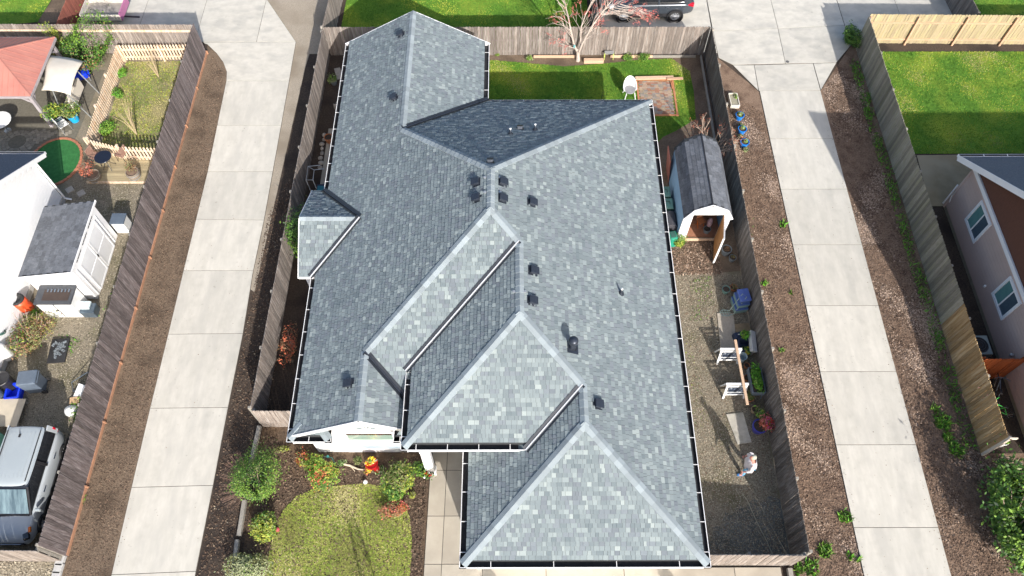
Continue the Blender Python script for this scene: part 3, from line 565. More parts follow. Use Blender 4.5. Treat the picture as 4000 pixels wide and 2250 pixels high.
def roof_plane(poly, O, d, v_in=.0, p=P_, h_over=0.0):
    O = Vector(O); sl = math.sqrt(1 + p * p); D = Vector((d[0] / sl, d[1] / sl, p / sl)); U = Vector((d[1], -d[0], 0)); N = U.cross(D)
    if N.z < 0: N = -N
    uv = []
    for (x, y) in poly:
        r = Vector((x - O.x, y - O.y)); uv.append((r.dot(U.xy), r.dot(Vector(d)) * sl))
    # sub-deck
    duv = clip_rect(uv, -999, 999, min(b for a, b in uv) + max(0, v_in - .03), 999) if v_in > .05 else uv
    vs = [O + U * a + D * b - N * .012 for a, b in duv]
    mb = MB(); n = len(vs); lo = [v - Vector((0, 0, .09)) for v in vs]
    cr = sum((duv[i][0] * duv[(i + 1) % n][1] - duv[(i + 1) % n][0] * duv[i][1]) for i in range(n))
    hand = U.cross(D).z * cr > 0
    top = list(range(n)) if hand else list(range(n))[::-1]
    bot = [i + n for i in (top[::-1])]
    mb.add(vs + lo, [top, bot] + [[i, (i + 1) % n, (i + 1) % n + n, i + n] for i in range(n)]); o = mb.build('roof_deck', [deck_m], house)
    umin = min(a for a, b in uv); umax = max(a for a, b in uv); vmax = max(b for a, b in uv)
    vmin = min(b for a, b in uv) + v_in
    v = vmin; row = 0
    while v < vmax:
        u = umin - random.uniform(0, .3); v1 = v + EXPO
        lt = 2
        while u < umax:
            wi = int(RNG.choice(5, p=[.12, .24, .3, .22, .12])); wd = WIDTHS[wi]; proud = random.random() < .5
            if random.random() < .06: tone = lt
            else: tone = int(RNG.choice(8, p=TP))
            lt = tone
            c = clip_rect(uv, u, u + wd, v, v1)
            if len(c) >= 3:
                ar = abs(sum(c[i][0] * c[(i + 1) % len(c)][1] - c[(i + 1) % len(c)][0] * c[i][1] for i in range(len(c)))) / 2
                if ar > .0004:
                    t0 = .026 if proud else .013
                    if ar > .98 * wd * EXPO:
                        FULL.append(((O + U * (u + wd / 2) + D * v), U, D, N, wi, proud, tone))
                    else:
                        k = len(FV); m = len(c)
                        # inset a hair for joints
                        for (a, b) in c: FV.append(O + U * a + D * b + N * (t0 * (1 - (b - v) / EXPO) + .001))
                        for (a, b) in c: FV.append(O + U * a + D * b - N * .012)
                        idx = list(range(k, k + m)); area2 = sum(c[i][0] * c[(i + 1) % m][1] - c[(i + 1) % m][0] * c[i][1] for i in range(m))
                        if (U.cross(D).dot(N) * area2) < 0: idx = idx[::-1]
                        FF.append(idx); FM.append(tone)
                        for i in range(m):
                            FF.append([k + i, k + (i + 1) % m, k + m + (i + 1) % m, k + m + i]); FM.append(8)
            u += wd + .006
        v = v1; row += 1
GI = .25
# east plane
roof_plane([(xe, yf), (xe, yr), (xC, yr - wM), (xC, yw + wM), (xR2, yw + (zR2 - H0) / P_), (xR2, ym + xR2 - xm), (xG, ym + (zg - ZM) / P_), (xG, yf + wg)], (xe, yf, H0), (-1, 0), GI)
roof_plane([(xe, yr), (xr, yr), (xRr, yr - wr), (xC, yr - wM)], (xe, yr, H0), (0, -1), GI)
roof_plane([(xr, yr), (xr, yrr), (xRr, yrr), (xRr, yr - wr)], (xr, yr, H0), (-1, 0), GI)
roof_plane([(xw, yrr), (xRr, yrr), (xRr, yr - wr), (xC, yr - wM), (xC, yw + wM), (xw + ga, yw + ga), (xw + ga, yb), (xw + yb - yw, yb), (xw, yw)], (xw, yrr, H0), (1, 0), GI)
XI = xm + .42
roof_plane([(xw + ga, yw + ga), (xC, yw + wM), (xR2, yw + (zR2 - H0) / P_), (XI, yw + (ZM - H0) / P_ + .42), (XI, yw + ga - (XI - xw - ga))], (xw, yw, H0), (0, 1))
roof_plane([(xw + ga, yb), (xw + ga, yw + ga), (XI, yw + ga - (XI - xw - ga)), (XI, yb)], (xw + 2 * ga, yb, H0), (-1, 0))
roof_plane([(xm, ym), (xR2, ym + xR2 - xm), (xR2, yw + (zR2 - H0) / P_), (xm, yw + (ZM - H0) / P_)], (xm, ym, ZM), (1, 0), GI)
roof_plane([(xm, ym), (xg + (ZM - H0) / P_, ym), (xG, ym + (zg - ZM) / P_), (xR2, ym + xR2 - xm)], (xm, ym, ZM), (0, 1), GI)
roof_plane([(xg, yf), (xG, yf + wg), (xG, ym + (zg - ZM) / P_), (xg + (ZM - H0) / P_, ym), (xg + (ZM - H0) / P_, ym + .4), (xg, ym + .4)], (xg, yf, H0), (1, 0), GI)
roof_plane([(xg, yf), (xe, yf), (xG, yf + wg)], (xg, yf, H0), (0, 1), GI)
# skirt under the gable (left) and its little return on the right
sx = -6.13
roof_plane([(xw, yw), (sx, yw), (sx - .42, yw + .5), (xw + .5, yw + .5)], (xw, yw, H0), (0, 1), GI)
roof_plane([(sx, yw), (sx, 9.06), (sx - .42, 9.06)], (sx, yw, H0), (-1, 0), GI)
roof_plane([(-4.02, yw), (XI, yw), (XI, yw + .5), (-3.7, yw + .5)], (-4.02, yw, H0), (0, 1), GI)
# west bump-out gable
bx0, by0, by1, bp = -8.12, 15.08, 19.21, .50
byc = (by0 + by1) / 2; bz = H0 + bp * (by1 - by0) / 2; bxe = xw + (bz - H0) / P_
roof_plane([(bx0, by0), (xw, by0), (bxe, byc), (bx0, byc)], (bx0, by0, H0), (0, 1), .02, p=bp)
roof_plane([(bx0, by1), (bx0, byc), (bxe, byc), (xw, by1)], (bx0, by1, H0), (0, -1), .02, p=bp)
# nearest 300 full shingles become parts of their own, the rest one field
camp = Vector((0, 0, CH)); FULL.sort(key=lambda s: (s[0] - camp).length)
LIB = {}
def shmesh(wi, proud, tone):
    k = (wi, proud, tone)
    if k not in LIB:
        x = WIDTHS[wi] / 2; t = .026 if proud else .013; e = EXPO
        me = bpy.data.meshes.new('shingle'); me.from_pydata([(-x, 0, t + .001), (x, 0, t + .001), (x, e, .001), (-x, e, .001), (-x, 0, -.012), (x, 0, -.012), (x, e, -.012), (-x, e, -.012)], [],
            [[0, 1, 2, 3], [4, 5, 1, 0], [5, 6, 2, 1], [7, 4, 0, 3]]); me.materials.append(TONES[tone]); me.materials.append(TONES[8]); me.polygons.foreach_set('material_index', [0, 1, 1, 1]); LIB[k] = me
    return LIB[k]
for (o3, U, D, N, wi, proud, tone) in FULL[:300]:
    s = 1 if U.cross(D).dot(N) > 0 else -1
    R = Matrix((U * s, D, N)).transposed().to_4x4(); R.translation = o3
    link('shingle', shmesh(wi, proud, tone), house, R)
for (o3, U, D, N, wi, proud, tone) in FULL[300:]:
    x = WIDTHS[wi] / 2; t = .027 if proud else .014; e = EXPO; s = 1 if U.cross(D).dot(N) > 0 else -1; k = len(FV); Us = U * s
    FV += [o3 - Us * x + N * t, o3 + Us * x + N * t, o3 + Us * x + D * e + N * .001, o3 - Us * x + D * e + N * .001, o3 - Us * x - N * .012, o3 + Us * x - N * .012, o3 + Us * x + D * e - N * .012, o3 - Us * x + D * e - N * .012]
    for fi, f in enumerate(([0, 1, 2, 3], [4, 5, 1, 0], [5, 6, 2, 1], [7, 4, 0, 3])): FF.append([k + i for i in f]); FM.append(8 if fi else tone)
o = mesh_np('shingle_field', FV, FF, TONES, FM, parent=house); tag(o, kind='stuff')

# ridge and hip caps
def caps(a, b, d1, d2, z_off=.014, expo=.25, wdt=.16):
    a = Vector(a); b = Vector(b); d = b - a; L = d.length; d.normalize()
    fl = []
    for q in (d1, d2):   # q: downslope horizontal direction of that side plane
        dn = Vector((q[0], q[1], -P_)); dn = dn - d * dn.dot(d); dn.normalize(); fl.append(dn)
    up = -(fl[0] + fl[1]).normalized(); n = max(1, round(L / expo)); e = L / n
    l = e + .05; vs = []
    for (q, tt) in ((0.0, .032), (l, .012)):
        for (w_, f) in ((wdt, fl[0]), (0, fl[0]), (wdt, fl[1])): vs.append(d * q + f * w_ + up * (tt + (0.004 if w_ == 0 else 0)))
    for (w_, f) in ((wdt, fl[0]), (0, fl[0]), (wdt, fl[1])): vs.append(f * w_ - up * .012)
    me = bpy.data.meshes.new('ridge_cap'); me.from_pydata(vs, [], [[0, 1, 4, 3], [1, 2, 5, 4], [6, 7, 1, 0], [7, 8, 2, 1], [6, 0, 3], [8, 5, 2]]); me.materials.append(cap_m)
    for i in range(n):
        o = link('ridge_cap', me, house); o.location = a + d * (e * i) + Vector((0, 0, z_off))
ES, WS, NS, SS = (1, 0), (-1, 0), (0, 1), (0, -1)
caps((xe - .1, yf + .1, H0 + .055), (xG, yf + wg, zg), SS, ES); caps((xg + .1, yf + .1, H0 + .055), (xG, yf + wg, zg), SS, WS)
caps((xG, yf + wg, zg), (xG, ym + (zg - ZM) / P_, zg), WS, ES)
caps((xG, ym + (zg - ZM) / P_, zg), (xR2, ym + xR2 - xm, zR2), SS, ES)
caps((xm + .1, ym + .1, ZM + .055), (xR2, ym + xR2 - xm, zR2), SS, WS)
caps((xR2, ym + xR2 - xm, zR2), (xR2, yw + (zR2 - H0) / P_, zR2), WS, ES)
caps((xR2, yw + (zR2 - H0) / P_, zR2), (xC, yw + wM, zC), SS, ES)
caps((xw + ga, yw + ga, H0 + P_ * ga), (xC, yw + wM, zC), SS, WS)
caps((xw + ga, yb, H0 + P_ * ga), (xw + ga, yw + ga, H0 + P_ * ga), WS, ES)
caps((xw + .1, yw + .1, H0 + .055), (xw + .5, yw + .5, H0 + .5 * P_), SS, WS)
caps((sx - .06, yw + .07, H0 + .04), (sx - .42, yw + .5, H0 + .43 * P_), SS, ES)
caps((xC, yw + wM, zC), (xC, yr - wM, zC), WS, ES)
caps((xe - .1, yr - .1, H0 + .055), (xC, yr - wM, zC), NS, ES)
caps((xRr, yr - wr, zRr), (xC, yr - wM, zC), NS, WS)
caps((xRr, yrr, zRr), (xRr, yr - wr, zRr), WS, ES)
caps((bx0, byc, bz), (bxe, byc, bz), SS, NS, wdt=.15)

# valleys
def valley(a, b, q1, q2, name='valley_flashing', rib=None):
    a = Vector(a); b = Vector(b); d = (b - a).normalized(); fl = []
    for q in (q1, q2):
        u = Vector((q[0], q[1], P_)); u = u - d * u.dot(d); u.normalize(); fl.append(u)
    up = (fl[0] + fl[1]).normalized(); mb = MB()
    for f in fl: mb.add([a + up * .036, b + up * .036, b + f * .13 + up * .038, a + f * .13 + up * .038], [[0, 1, 2, 3]])
    mb.m = 1; mb.beam(a + up * .05, b + up * .05, .035, .05, up=up)
    return mb.build(name, [flash_m, rib or dark_metal], house)
valley((xr, yr, H0 + .01), (xRr, yr - wr, zRr), (-1, 0), (0, -1))
valley((xm, yw + (ZM - H0) / P_, ZM), (xR2, yw + (zR2 - H0) / P_, zR2), (0, 1), (1, 0), rib=flash_glint)
valley((XI, yw + ga - (XI - xw - ga), H0 + P_ * (ga - (XI - xw - ga))), (xw + ga, yw + ga, H0 + P_ * ga), (0, 1), (-1, 0))
valley((xg + (ZM - H0) / P_, ym, ZM), (xG, ym + (zg - ZM) / P_, zg), (0, 1), (1, 0), rib=flash_glint)
valley((xw, by0, H0), (bxe, byc, bz), (1, 0), (0, 1), rib=flash_glint)
valley((xw, by1, H0), (bxe, byc, bz), (1, 0), (0, -1))

# gutters with dark inside, white outside, and straps
def gutter(a, b, out, z, ga_=True, step=.92, straps=True):
    a = Vector((*a, z)); b = Vector((*b, z)); d = b - a; L = d.length; d.normalize(); o_ = Vector((out[0], out[1], 0)); W_, D_ = .215, .13
    # cross-section: a,b is the OUTER lip line
    mb = MB()
    def strip(p, q, dark):
        mb.m = 1 if dark else 0; P0 = a + o_ * p[0] + Vector((0, 0, p[1])); P1 = b + o_ * p[0] + Vector((0, 0, p[1])); Q0 = a + o_ * q[0] + Vector((0, 0, q[1])); Q1 = b + o_ * q[0] + Vector((0, 0, q[1])); mb.add([P0, P1, Q1, Q0], [[0, 1, 2, 3]])
    strip((0, 0), (-.022, 0), False); strip((0, 0), (0, -D_), False); strip((0, -D_), (-W_, -D_), False); strip((-.022, 0), (-.022, -D_ + .01), True)
    strip((-.022, -D_ + .01), (-W_, -D_ + .01), True); strip((-W_, -D_ + .01), (-W_, .03), True)
    for e in (a, b):
        mb.m = 0; mb.add([e, e - o_ * W_, e - o_ * W_ - Vector((0, 0, D_)), e - Vector((0, 0, D_))], [[0, 1, 2, 3]])
    mb.build('gutter', [white, gut_in], house)
    if straps:
        n = max(1, int(L / step))
        mb = MB(); x, y = (.018, .15)
        mb.box((0, 0, 0), (.02, .21, .008)); me = bpy.data.meshes.new('gutter_strap'); me.from_pydata(mb.v, [], mb.f); me.materials.append(white)
        R = Matrix.Rotation(math.atan2(d.y, d.x), 4, 'Z')
        for i in range(n):
            q = a + d * (L * (i + .5) / n) - o_ * .105 + Vector((0, 0, .006)); link('gutter_strap', me, house, Matrix.Translation(q) @ R)
    # fascia board behind
    mb = MB(); mb.beam(a - o_ * (W_ + .012) - Vector((0, 0, .10)), b - o_ * (W_ + .012) - Vector((0, 0, .10)), .02, .18); mb.build('fascia', white, house)
gutter((xe, yf), (xe, yr), (1, 0), H0); gutter((xg, yf), (xe, yf), (0, -1), H0, step=1.7); gutter((xr, yr), (xe, yr), (0, 1), H0)
gutter((xr, yr), (xr, yrr), (1, 0), H0); gutter((xw, by1), (xw, yrr), (-1, 0), H0); gutter((xw, yw), (xw, by0), (-1, 0), H0)
gutter((xw, yw), (sx, yw), (0, -1), H0, step=.8); gutter((sx, yw), (sx, 9.06), (1, 0), H0, straps=False); gutter((-4.02, yw), (-3.3, yw), (0, -1), H0, straps=False); gutter((-4.02, yw), (-4.02, 9.06), (-1, 0), H0, straps=False)
gutter((xg, yf), (xg, ym + .4), (-1, 0), H0, step=.8)
gutter((xm, ym), (xm, yw + (ZM - H0) / P_ - .05), (-1, 0), ZM, step=.8); gutter((xm, ym), (xg + (ZM - H0) / P_, ym), (0, -1), ZM, step=.85)
gutter((bx0, by0), (xw - .02, by0), (0, -1), H0 + .01, straps=False); gutter((bx0, by1), (xw - .02, by1), (0, 1), H0 + .01, straps=False)
# rakes
def rake(a, b, name='rake_board'):
    mb = MB(); mb.beam(Vector(a) - Vector((0, 0, .08)), Vector(b) - Vector((0, 0, .08)), .03, .17, up=(0, 0, 1)); mb.build(name, white, house)
rake((xw, yrr + .015, H0), (xRr, yrr + .015, zRr)); rake((xr, yrr + .015, H0), (xRr, yrr + .015, zRr))
rake((xw + .12, yb - .017, H0 + .12 * P_ + .02), (xw + ga, yb - .017, H0 + P_ * ga + .02)); rake((xw + ga, yb - .017, H0 + P_ * ga + .02), (xm + .1, yb - .017, H0 + P_ * (ga - (xm + .1 - xw - ga)) + .02))
rake((bx0 - .016, by0, H0), (bx0 - .016, byc, bz)); rake((bx0 - .016, by1, H0), (bx0 - .016, byc, bz))
# walls
def wall(poly, z0, z1, m=white_s, name='wall'): mb = MB(); mb.prism(poly, z0, z1); return mb.build(name, m, house)
wall([(xg + .45, yf + .45), (xe - .45, yf + .45), (xe - .45, yr - .45), (xr - .45, yr - .45), (xr - .45, yrr - .35), (xw + .45, yrr - .35), (xw + .45, 9.11), (XI + .02, 9.11), (XI + .02, 10.8), (xg + .45, 10.8)], 0, H0 - .08)
wall([(XI, yw + ga), (XI, yb + .36), (XI + .06, yb + .36), (XI + .06, yw + 3.2)], H0 - .1, ZM + .1, name='upper_wall')
wall([(XI, 8.32), (XI + .06, 8.32), (XI + .06, 9.105), (XI, 9.105)], 2.2, ZM + .1, name='upper_wall')
wall([(XI, 8.26), (.42, 8.26), (.42, 8.32), (XI, 8.32)], 2.6, ZM + .1, name='upper_wall')
wall([(bx0 + .12, by0 + .25), (xw + .44, by0 + .25), (xw + .44, by1 - .25), (bx0 + .12, by1 - .25)], 0, H0 - .02, name='bump_out_wall')
mb = MB(); mb.add([(bx0 + .12, by0 + .25, H0 - .02), (bx0 + .12, by1 - .25, H0 - .02), (bx0 + .12, byc, bz - .12)], [[0, 1, 2]]); mb.build('gable_wall', white_s, house)
mb = MB(); mb.prism([(0, 0), (1, 0), (.5, .5)], 0, 1)
gw = MB(); y = yrr - .36; gw.add([(xw + .45, y, H0 - .1), (xr - .45, y, H0 - .1), (xRr, y, zRr - .15)], [[0, 1, 2]]); gw.build('gable_wall', white_s, house)
# bay gable wall (front) with picture window and arched transom
bxl, bxr, byw = -6.06, XI - .01, 9.10
zr_ = lambda x: H0 + P_ * (ga - abs(x - xw - ga)) - .14
mb = MB()
mb.add([(bxl, byw, 0), (bxr, byw, 0), (bxr, byw, zr_(bxr)), (xw + ga, byw, zr_(xw + ga)), (bxl, byw, zr_(bxl)), (bxl, byw + .25, 0), (bxl, byw + .25, zr_(bxl))], [[0, 1, 2, 3, 4], [5, 0, 4, 6]]); mb.build('bay_wall', white, house)
mb = MB(); mb.beam((bxl + .0, byw - .35, .03), (bxr, byw - .35, .03), .02, .02)
def framed_window(parent, c, w_, h_, face, m_glass=glass_w, fw=.09, mullion=None, sill=True, arch=False, shade=None):
    """c centre on wall, face = outward unit (x,y)"""
    f = Vector((face[0], face[1], 0)); R = Matrix((Vector((-f.y, f.x, 0)), f, Vector((0, 0, 1)))).transposed().to_4x4(); R.translation = Vector(c)
    mb = MB()
    if not arch:
        for sx_ in (-1, 1): mb.box((sx_ * (w_ / 2 + fw / 2), .02, 0), (fw, .06, h_ + 2 * fw))
        for sz in (-1, 1): mb.box((0, .02, sz * (h_ / 2 + fw / 2)), (w_ - .004, .06, fw))
        if mullion: mb.box((0, .012, 0), (.05, .04, h_ - .004))
    else:
        n = 14; pts = [(math.cos(math.pi * k / n), math.sin(math.pi * k / n)) for k in range(n + 1)]
        for k in range(n):
            a, b = pts[k], pts[k + 1]; mb.beam((a[0] * w_ / 2, .02, a[1] * h_), (b[0] * w_ / 2, .02, b[1] * h_), .06, fw, up=(a[0], 0, a[1]))
        mb.box((0, .02, -.03), (w_ + fw, .06, .06))
        for a in (60, 90, 120): mb.beam((0, .015, 0), (math.cos(math.radians(a)) * w_ / 2, .015, math.sin(math.radians(a)) * h_), .03, .025, up=(0, 1, 0))
    fr = mb.build('window', white, parent, matrix=R)
    mb = MB()
    if not arch: 
        if mullion:
            for s in (-1, 1): mb = MB(); mb.box((s * (w_ / 4 + .006), .004, 0), (w_ / 2 - .03, .012, h_ - .01)); mb.build('pane', m_glass, fr)
        else: mb.box((0, .004, 0), (w_ - .01, .012, h_ - .01)); mb.build('pane', m_glass, fr)
    else:
        mb.add([(0, .01, 0)] + [(a[0] * w_ / 2, .01, a[1] * h_) for a in pts], [[0, k + 1, k + 2] for k in range(n)]); mb.build('pane', m_glass, fr)
    if sill: mb = MB(); mb.box((0, .05, -h_ / 2 - fw - .02 if not arch else -.09), (w_ + .3, .12, .04)); mb.build('sill', white, fr)
    return fr
blind = mat('pale_green_glass', (.27, .37, .32), (.22, .31, .27), scale=1.2, rough=.06, spec=.8, coat=.5)
framed_window(house, (-4.99, byw - .005, 1.76), 1.62, .90, (0, -1), blind, fw=.12)
mb = MB(); mb.box((-4.99, byw - .026, 2.08), (1.60, .012, .2)); mb.build('pane', mat('dark_green_reflection', (.03, .05, .035), (.09, .05, .045), scale=2.5, rough=.06, spec=.8), house)  # dark strip paints the green reflection across the window's upper part
framed_window(house, (-4.99, byw - .005, 2.55), 1.0, .36, (0, -1), glass_w, arch=True, sill=False, fw=.07)
mb = MB(); mb.box((-5.0, byw - .02, .78), (1.98, .04, .5)); mb.build('apron_panel', mat('pale_panel', (.55, .60, .64), (.28, .36, .43), scale=1.1, rough=.25, stretch=(1, 1, 3)), house)
mb = MB(); mb.box((-2.92, 8.35, 1.2), (.26, .22, 2.4)); mb.box((-2.92, 8.35, .14), (.34, .30, .28)); mb.build('porch_post', white, house)
mb = MB(); mb.tube([(-3.1, 8.32, 2.6), (-3.1, 8.3, .2), (-3.2, 8.1, .06)], .04, n=8); mb.build('downspout', white, house)
# box vents, pipes
def on_roof(px, py, zguess, plane):
    z = zguess
    for _ in range(12):
        q = G(px, py, z); z = plane(q.x, q.y)
    return G(px, py, z)
pE = lambda x, y: H0 + P_ * (xe - x); pW = lambda x, y: H0 + P_ * (x - xw); pN = lambda x, y: H0 + P_ * (yr - y)
def frame(q, dn):
    D = Vector((dn[0], dn[1], -P_)).normalized(); U = Vector((-dn[1], dn[0], 0)); N = U.cross(D)
    if N.z < 0: N = -N; 
    U = N.cross(D)
    R = Matrix((U, -D, N)).transposed().to_4x4(); R.translation = q; return R
vb = MB(); vb.box((0, 0, .012), (.40, .40, .012)); vb.box((0, 0, .075), (.27, .27, .11), taper=.86); vb.box((0, -.03, .145), (.33, .36, .03), taper=.93)
vme = bpy.data.meshes.new('box_vent'); vme.from_pydata(vb.v, [], vb.f); vme.materials.append(dark_metal)
for (px, py, pl, dn) in ((1010, 86, pW, WS), (993, 246, pW, WS), (1200, 459, pW, WS), (1201, 499, pW, WS), (1263, 459, pE, ES), (1262, 500, pE, ES), (1337, 510, pE, ES), (1340, 682, pE, ES), (1337, 757, pE, ES), (1502, 1017, pE, ES), (880, 965, pW, WS), (1308, 324, pN, NS), (1233, 408, pN, NS)):
    o = link('box_vent', vme, house, frame(on_roof(px, py, 4, pl), dn)); 
    o.scale = (.75, .6, .8) if pl is pN else (.9, .9, .9)
q = on_roof(1440, 875, 4, pE); R = frame(q, ES)
mb = MB(); mb.box((0, 0, .02), (.42, .42, .014)); mb.build('flue_flashing', dark_metal, house, matrix=R)
mb = MB(); mb.lathe([(.16, -.05), (.10, .12), (.09, .42)], c=q, n=16); mb.lathe([(.155, .42), (.165, .46), (.16, .56), (.11, .62), (.0, .64)], c=q, n=18); mb.build('flue_pipe', dark_metal, house, smooth=True)
for (px, py, pl, hh, mm) in ((1562, 738, pE, .3, dark_metal), (1284, 338, pN, .32, dark_metal), (1346, 327, pN, .32, dark_metal)):
    q = on_roof(px, py, 4, pl); mb = MB(); mb.lathe([(.13, -.05), (.09, .05), (.042, .12), (.040, hh)], c=q, n=12); mb.m = 1; mb.lathe([(.045, hh), (.045, hh + .025), (.0, hh + .03)], c=q, n=12)
    mb.build('vent_pipe', [mm, white_pl], house, smooth=True)
for (px, py, pl) in ((1220, 448, pW), (1258, 448, pE), (1220, 485, pW), (1258, 485, pE), (1293, 735, pW), (1320, 735, pE)):
    q = on_roof(px, py, 5, pl) if pl is pE or px < 1290 else G(1293, 735, ZM + P_ * (G(1293, 735, 5.9).x - xm))
    mb = MB(); mb.lathe([(.03, 0), (.055, .02), (.055, .045), (.025, .05)], c=q + Vector((0, 0, .015)), n=12); mb.build('roof_anchor', rust_b, house)

# ================================================================== LEFT LOT
lh = thing('white_neighbour_house', 'plain white house wall with blue-grey gable roof corner at the left edge', 'house', (0, 0, 0))
mb = MB(); X0, X1, Y0, Y1 = -30.0, -20.05, 9.0, 20.75; YM = (Y0 + Y1) / 2; ZR = 2.72 + .60 * (Y1 + .45 - YM)
mb.prism([(X0, Y0), (X1, Y0), (X1, Y1), (X0, Y1)], 0, 2.6); mb.build('wall', white_s, lh)
mb = MB(); mb.add([(X1, Y0, 2.6), (X1, Y1, 2.6), (X1, YM, ZR - .25), (X1 - .2, Y0, 2.6), (X1 - .2, Y1, 2.6), (X1 - .2, YM, ZR - .25)], [[0, 1, 2], [5, 4, 3]]); mb.build('gable_wall', white_s, lh)
for k in range(19):   # lap siding boards on the visible gable end
    mb = MB(); z = .12 + k * .2
    half = (Y1 - YM) if z < 2.5 else (Y1 - YM) * max(0, (ZR - .35 - z) / (ZR - .3 - 2.6))
    if half > .2: mb.box((X1 + .008, YM, z), (.014, half * 2 - .02, .193)); mb.build('siding_board', white_s, lh)
for s, ye in ((1, Y1 + .45), (-1, Y0 - .45)):
    mb = MB(); a = (X1 + .38, ye, 2.72); mb.add([(X0, ye, 2.72), (X1 + .36, ye, 2.72), (X1 + .36, YM, ZR), (X0, YM, ZR), (X0, ye, 2.62), (X1 + .36, ye, 2.62), (X1 + .36, YM, ZR - .1), (X0, YM, ZR - .1)], [[0, 1, 2, 3] if s < 0 else [3, 2, 1, 0], [4, 5, 6, 7] if s > 0 else [7, 6, 5, 4], [0, 4, 5, 1]]); mb.build('roof', roof_blue, lh)
    mb = MB(); mb.beam((X1 + .37, ye, 2.66), (X1 + .37, YM, ZR - .06), .035, .2, up=(0, 0, 1)); mb.build('rake_board', white, lh)
mb = MB(); mb.beam((X0, Y1 + .50, 2.68), (X1 + .37, Y1 + .50, 2.68), .11, .11); mb.m = 1; mb.beam((X0, Y1 + .50, 2.738), (X1 + .33, Y1 + .50, 2.738), .075, .006); mb.build('gutter', [white, gut_in], lh)
mb = MB(); mb.tube([(X1 + .05, Y1 + .05, 2.6), (X1 + .05, Y1 + .05, .15), (X1 + .3, Y1 + .05, .05)], .045, n=8); mb.build('downspout', white, lh)
mb = MB(); mb.box((X1 + .03, YM, .2), (.05, Y1 - Y0 - .04, .3)); mb.build('base_trim', mat('foundation', (.45, .44, .42), (.36, .35, .33), scale=4), lh)

# gazebo
gz = thing('gazebo', 'gazebo with salmon red metal hip roof and lilac-grey posts in the left yard', 'gazebo', (0, 0, 0))
gx0, gx1, gy0, gy1, ge = -25.35, -21.72, 24.95, 28.75, 2.25; gc = Vector(((gx0 + gx1) / 2, (gy0 + gy1) / 2, 3.15)); cor = [Vector(c) for c in ((gx0, gy0, ge), (gx1, gy0, ge), (gx1, gy1, ge), (gx0, gy1, ge))]
for i in range(4):
    a, b = cor[i], cor[(i + 1) % 4]; mb = MB(); mb.add([a, b, gc, a - Vector((0, 0, .05)), b - Vector((0, 0, .05)), gc - Vector((0, 0, .05))], [[0, 1, 2], [5, 4, 3], [0, 3, 4, 1]]); pn = mb.build('roof_panel', roof_red, gz)
    for k in range(1, 14):
        t = k / 14; p = a + (b - a) * t; tt = min(t, 1 - t) * 2; q = p + (gc - (a + b) / 2) * tt * .98
        if tt > .12: mb = MB(); mb.beam(p + Vector((0, 0, .008)), q + Vector((0, 0, .008)), .02, .014); mb.build('seam', roof_red, pn)
    mb = MB(); mb.beam(a + Vector((0, 0, .01)), gc + Vector((0, 0, .01)), .07, .03); mb.build('hip_cap', roof_red, gz)
    mb = MB(); mb.beam(a - Vector((0, 0, .07)), b - Vector((0, 0, .07)), .06, .12); mb.build('eave_beam', post_g, gz)
    c = a + (gc - a) * .12; mb = MB(); mb.beam((c.x, c.y, 0), (c.x, c.y, 2.2), .14, .14, up=(0, 1, 0)); mb.build('post', post_g, gz)
    for (o1) in (b, cor[i - 1]):
        dd = (o1 - a).normalized(); mb = MB(); mb.beam((c.x, c.y, 1.55), (c.x + dd.x * .7, c.y + dd.y * .7, 2.15), .06, .09); mb.build('brace', post_g, gz)
# ring-laid patio pavers
pp = sheet('paver_patio', [(-27, 21.7), (-21.0, 21.7), (-20.6, 24.5), (-20.4, 28.9), (-27, 29)], .010, mat('patio_joint', (.12, .11, .085), (.17, .155, .12), scale=9, rough=.95))
pc = Vector((-23.3, 24.2)); cnt = 0
for ring in range(3, 20):
    r = ring * .16; n = int(2 * math.pi * r / .24)
    for k in range(n):
        a = 2 * math.pi * (k + .5 * (ring % 2)) / n; x, y = pc.x + r * math.cos(a), pc.y + r * math.sin(a)
        if G(0, 400).x - 1.2 < x < -20.9 and 23.2 < y < 24.9 and cnt < 300 and ((x - G(137, 408).x) / 1.45) ** 2 + ((y - G(137, 408).y) / 1.7) ** 2 > 1:
            if cnt == 0:
                mb = MB(); mb.box((0, 0, 0), (.145, .22, .03)); pme = bpy.data.meshes.new('paver'); pme.from_pydata(mb.v, [], mb.f); pme.materials.append(paver_m)
            o = link('paver', pme, pp); o.location = (x, y, .012); o.rotation_euler = (0, 0, a); cnt += 1
# canopy swing
cs = thing('canopy_swing', 'garden swing seat under a beige fabric canopy beside the gazebo', 'swing seat', (0, 0, 0))
c4 = [G(105, 135, 1.95), G(205, 149, 1.95), G(173, 233, 1.95), G(100, 222, 1.95)]; mb = MB(); n = 9; vs = []
for i in range(n + 1):
    for j in range(n + 1):
        s, t = i / n, j / n; p = c4[0] * (1 - s) * (1 - t) + c4[1] * s * (1 - t) + c4[2] * s * t + c4[3] * (1 - s) * t
        z = 1.9 + .20 * math.sin(math.pi * t) * (1 - .4 * abs(s - .5)) - .12 * abs(2 * s - 1) ** 3; ind = .22 * math.exp(-((s) ** 2) * 30) * math.sin(math.pi * t); vs.append((p.x + ind, p.y, z))
mb.add(vs, [[i * (n + 1) + j, (i + 1) * (n + 1) + j, (i + 1) * (n + 1) + j + 1, i * (n + 1) + j + 1] for i in range(n) for j in range(n)])
o = mb.build('canopy', canvas, cs, smooth=True); sm = o.modifiers.new('solid', 'SOLIDIFY'); sm.thickness = .03
for sy in (27.3, 25.75):
    for dx in (-.45, .5):
        mb = MB(); mb.tube([(-20.95 + dx * 1.4, sy, 0), (-20.95 + dx * .5, sy, 1.8)], .03, n=8); mb.build('leg', rust_b, cs)
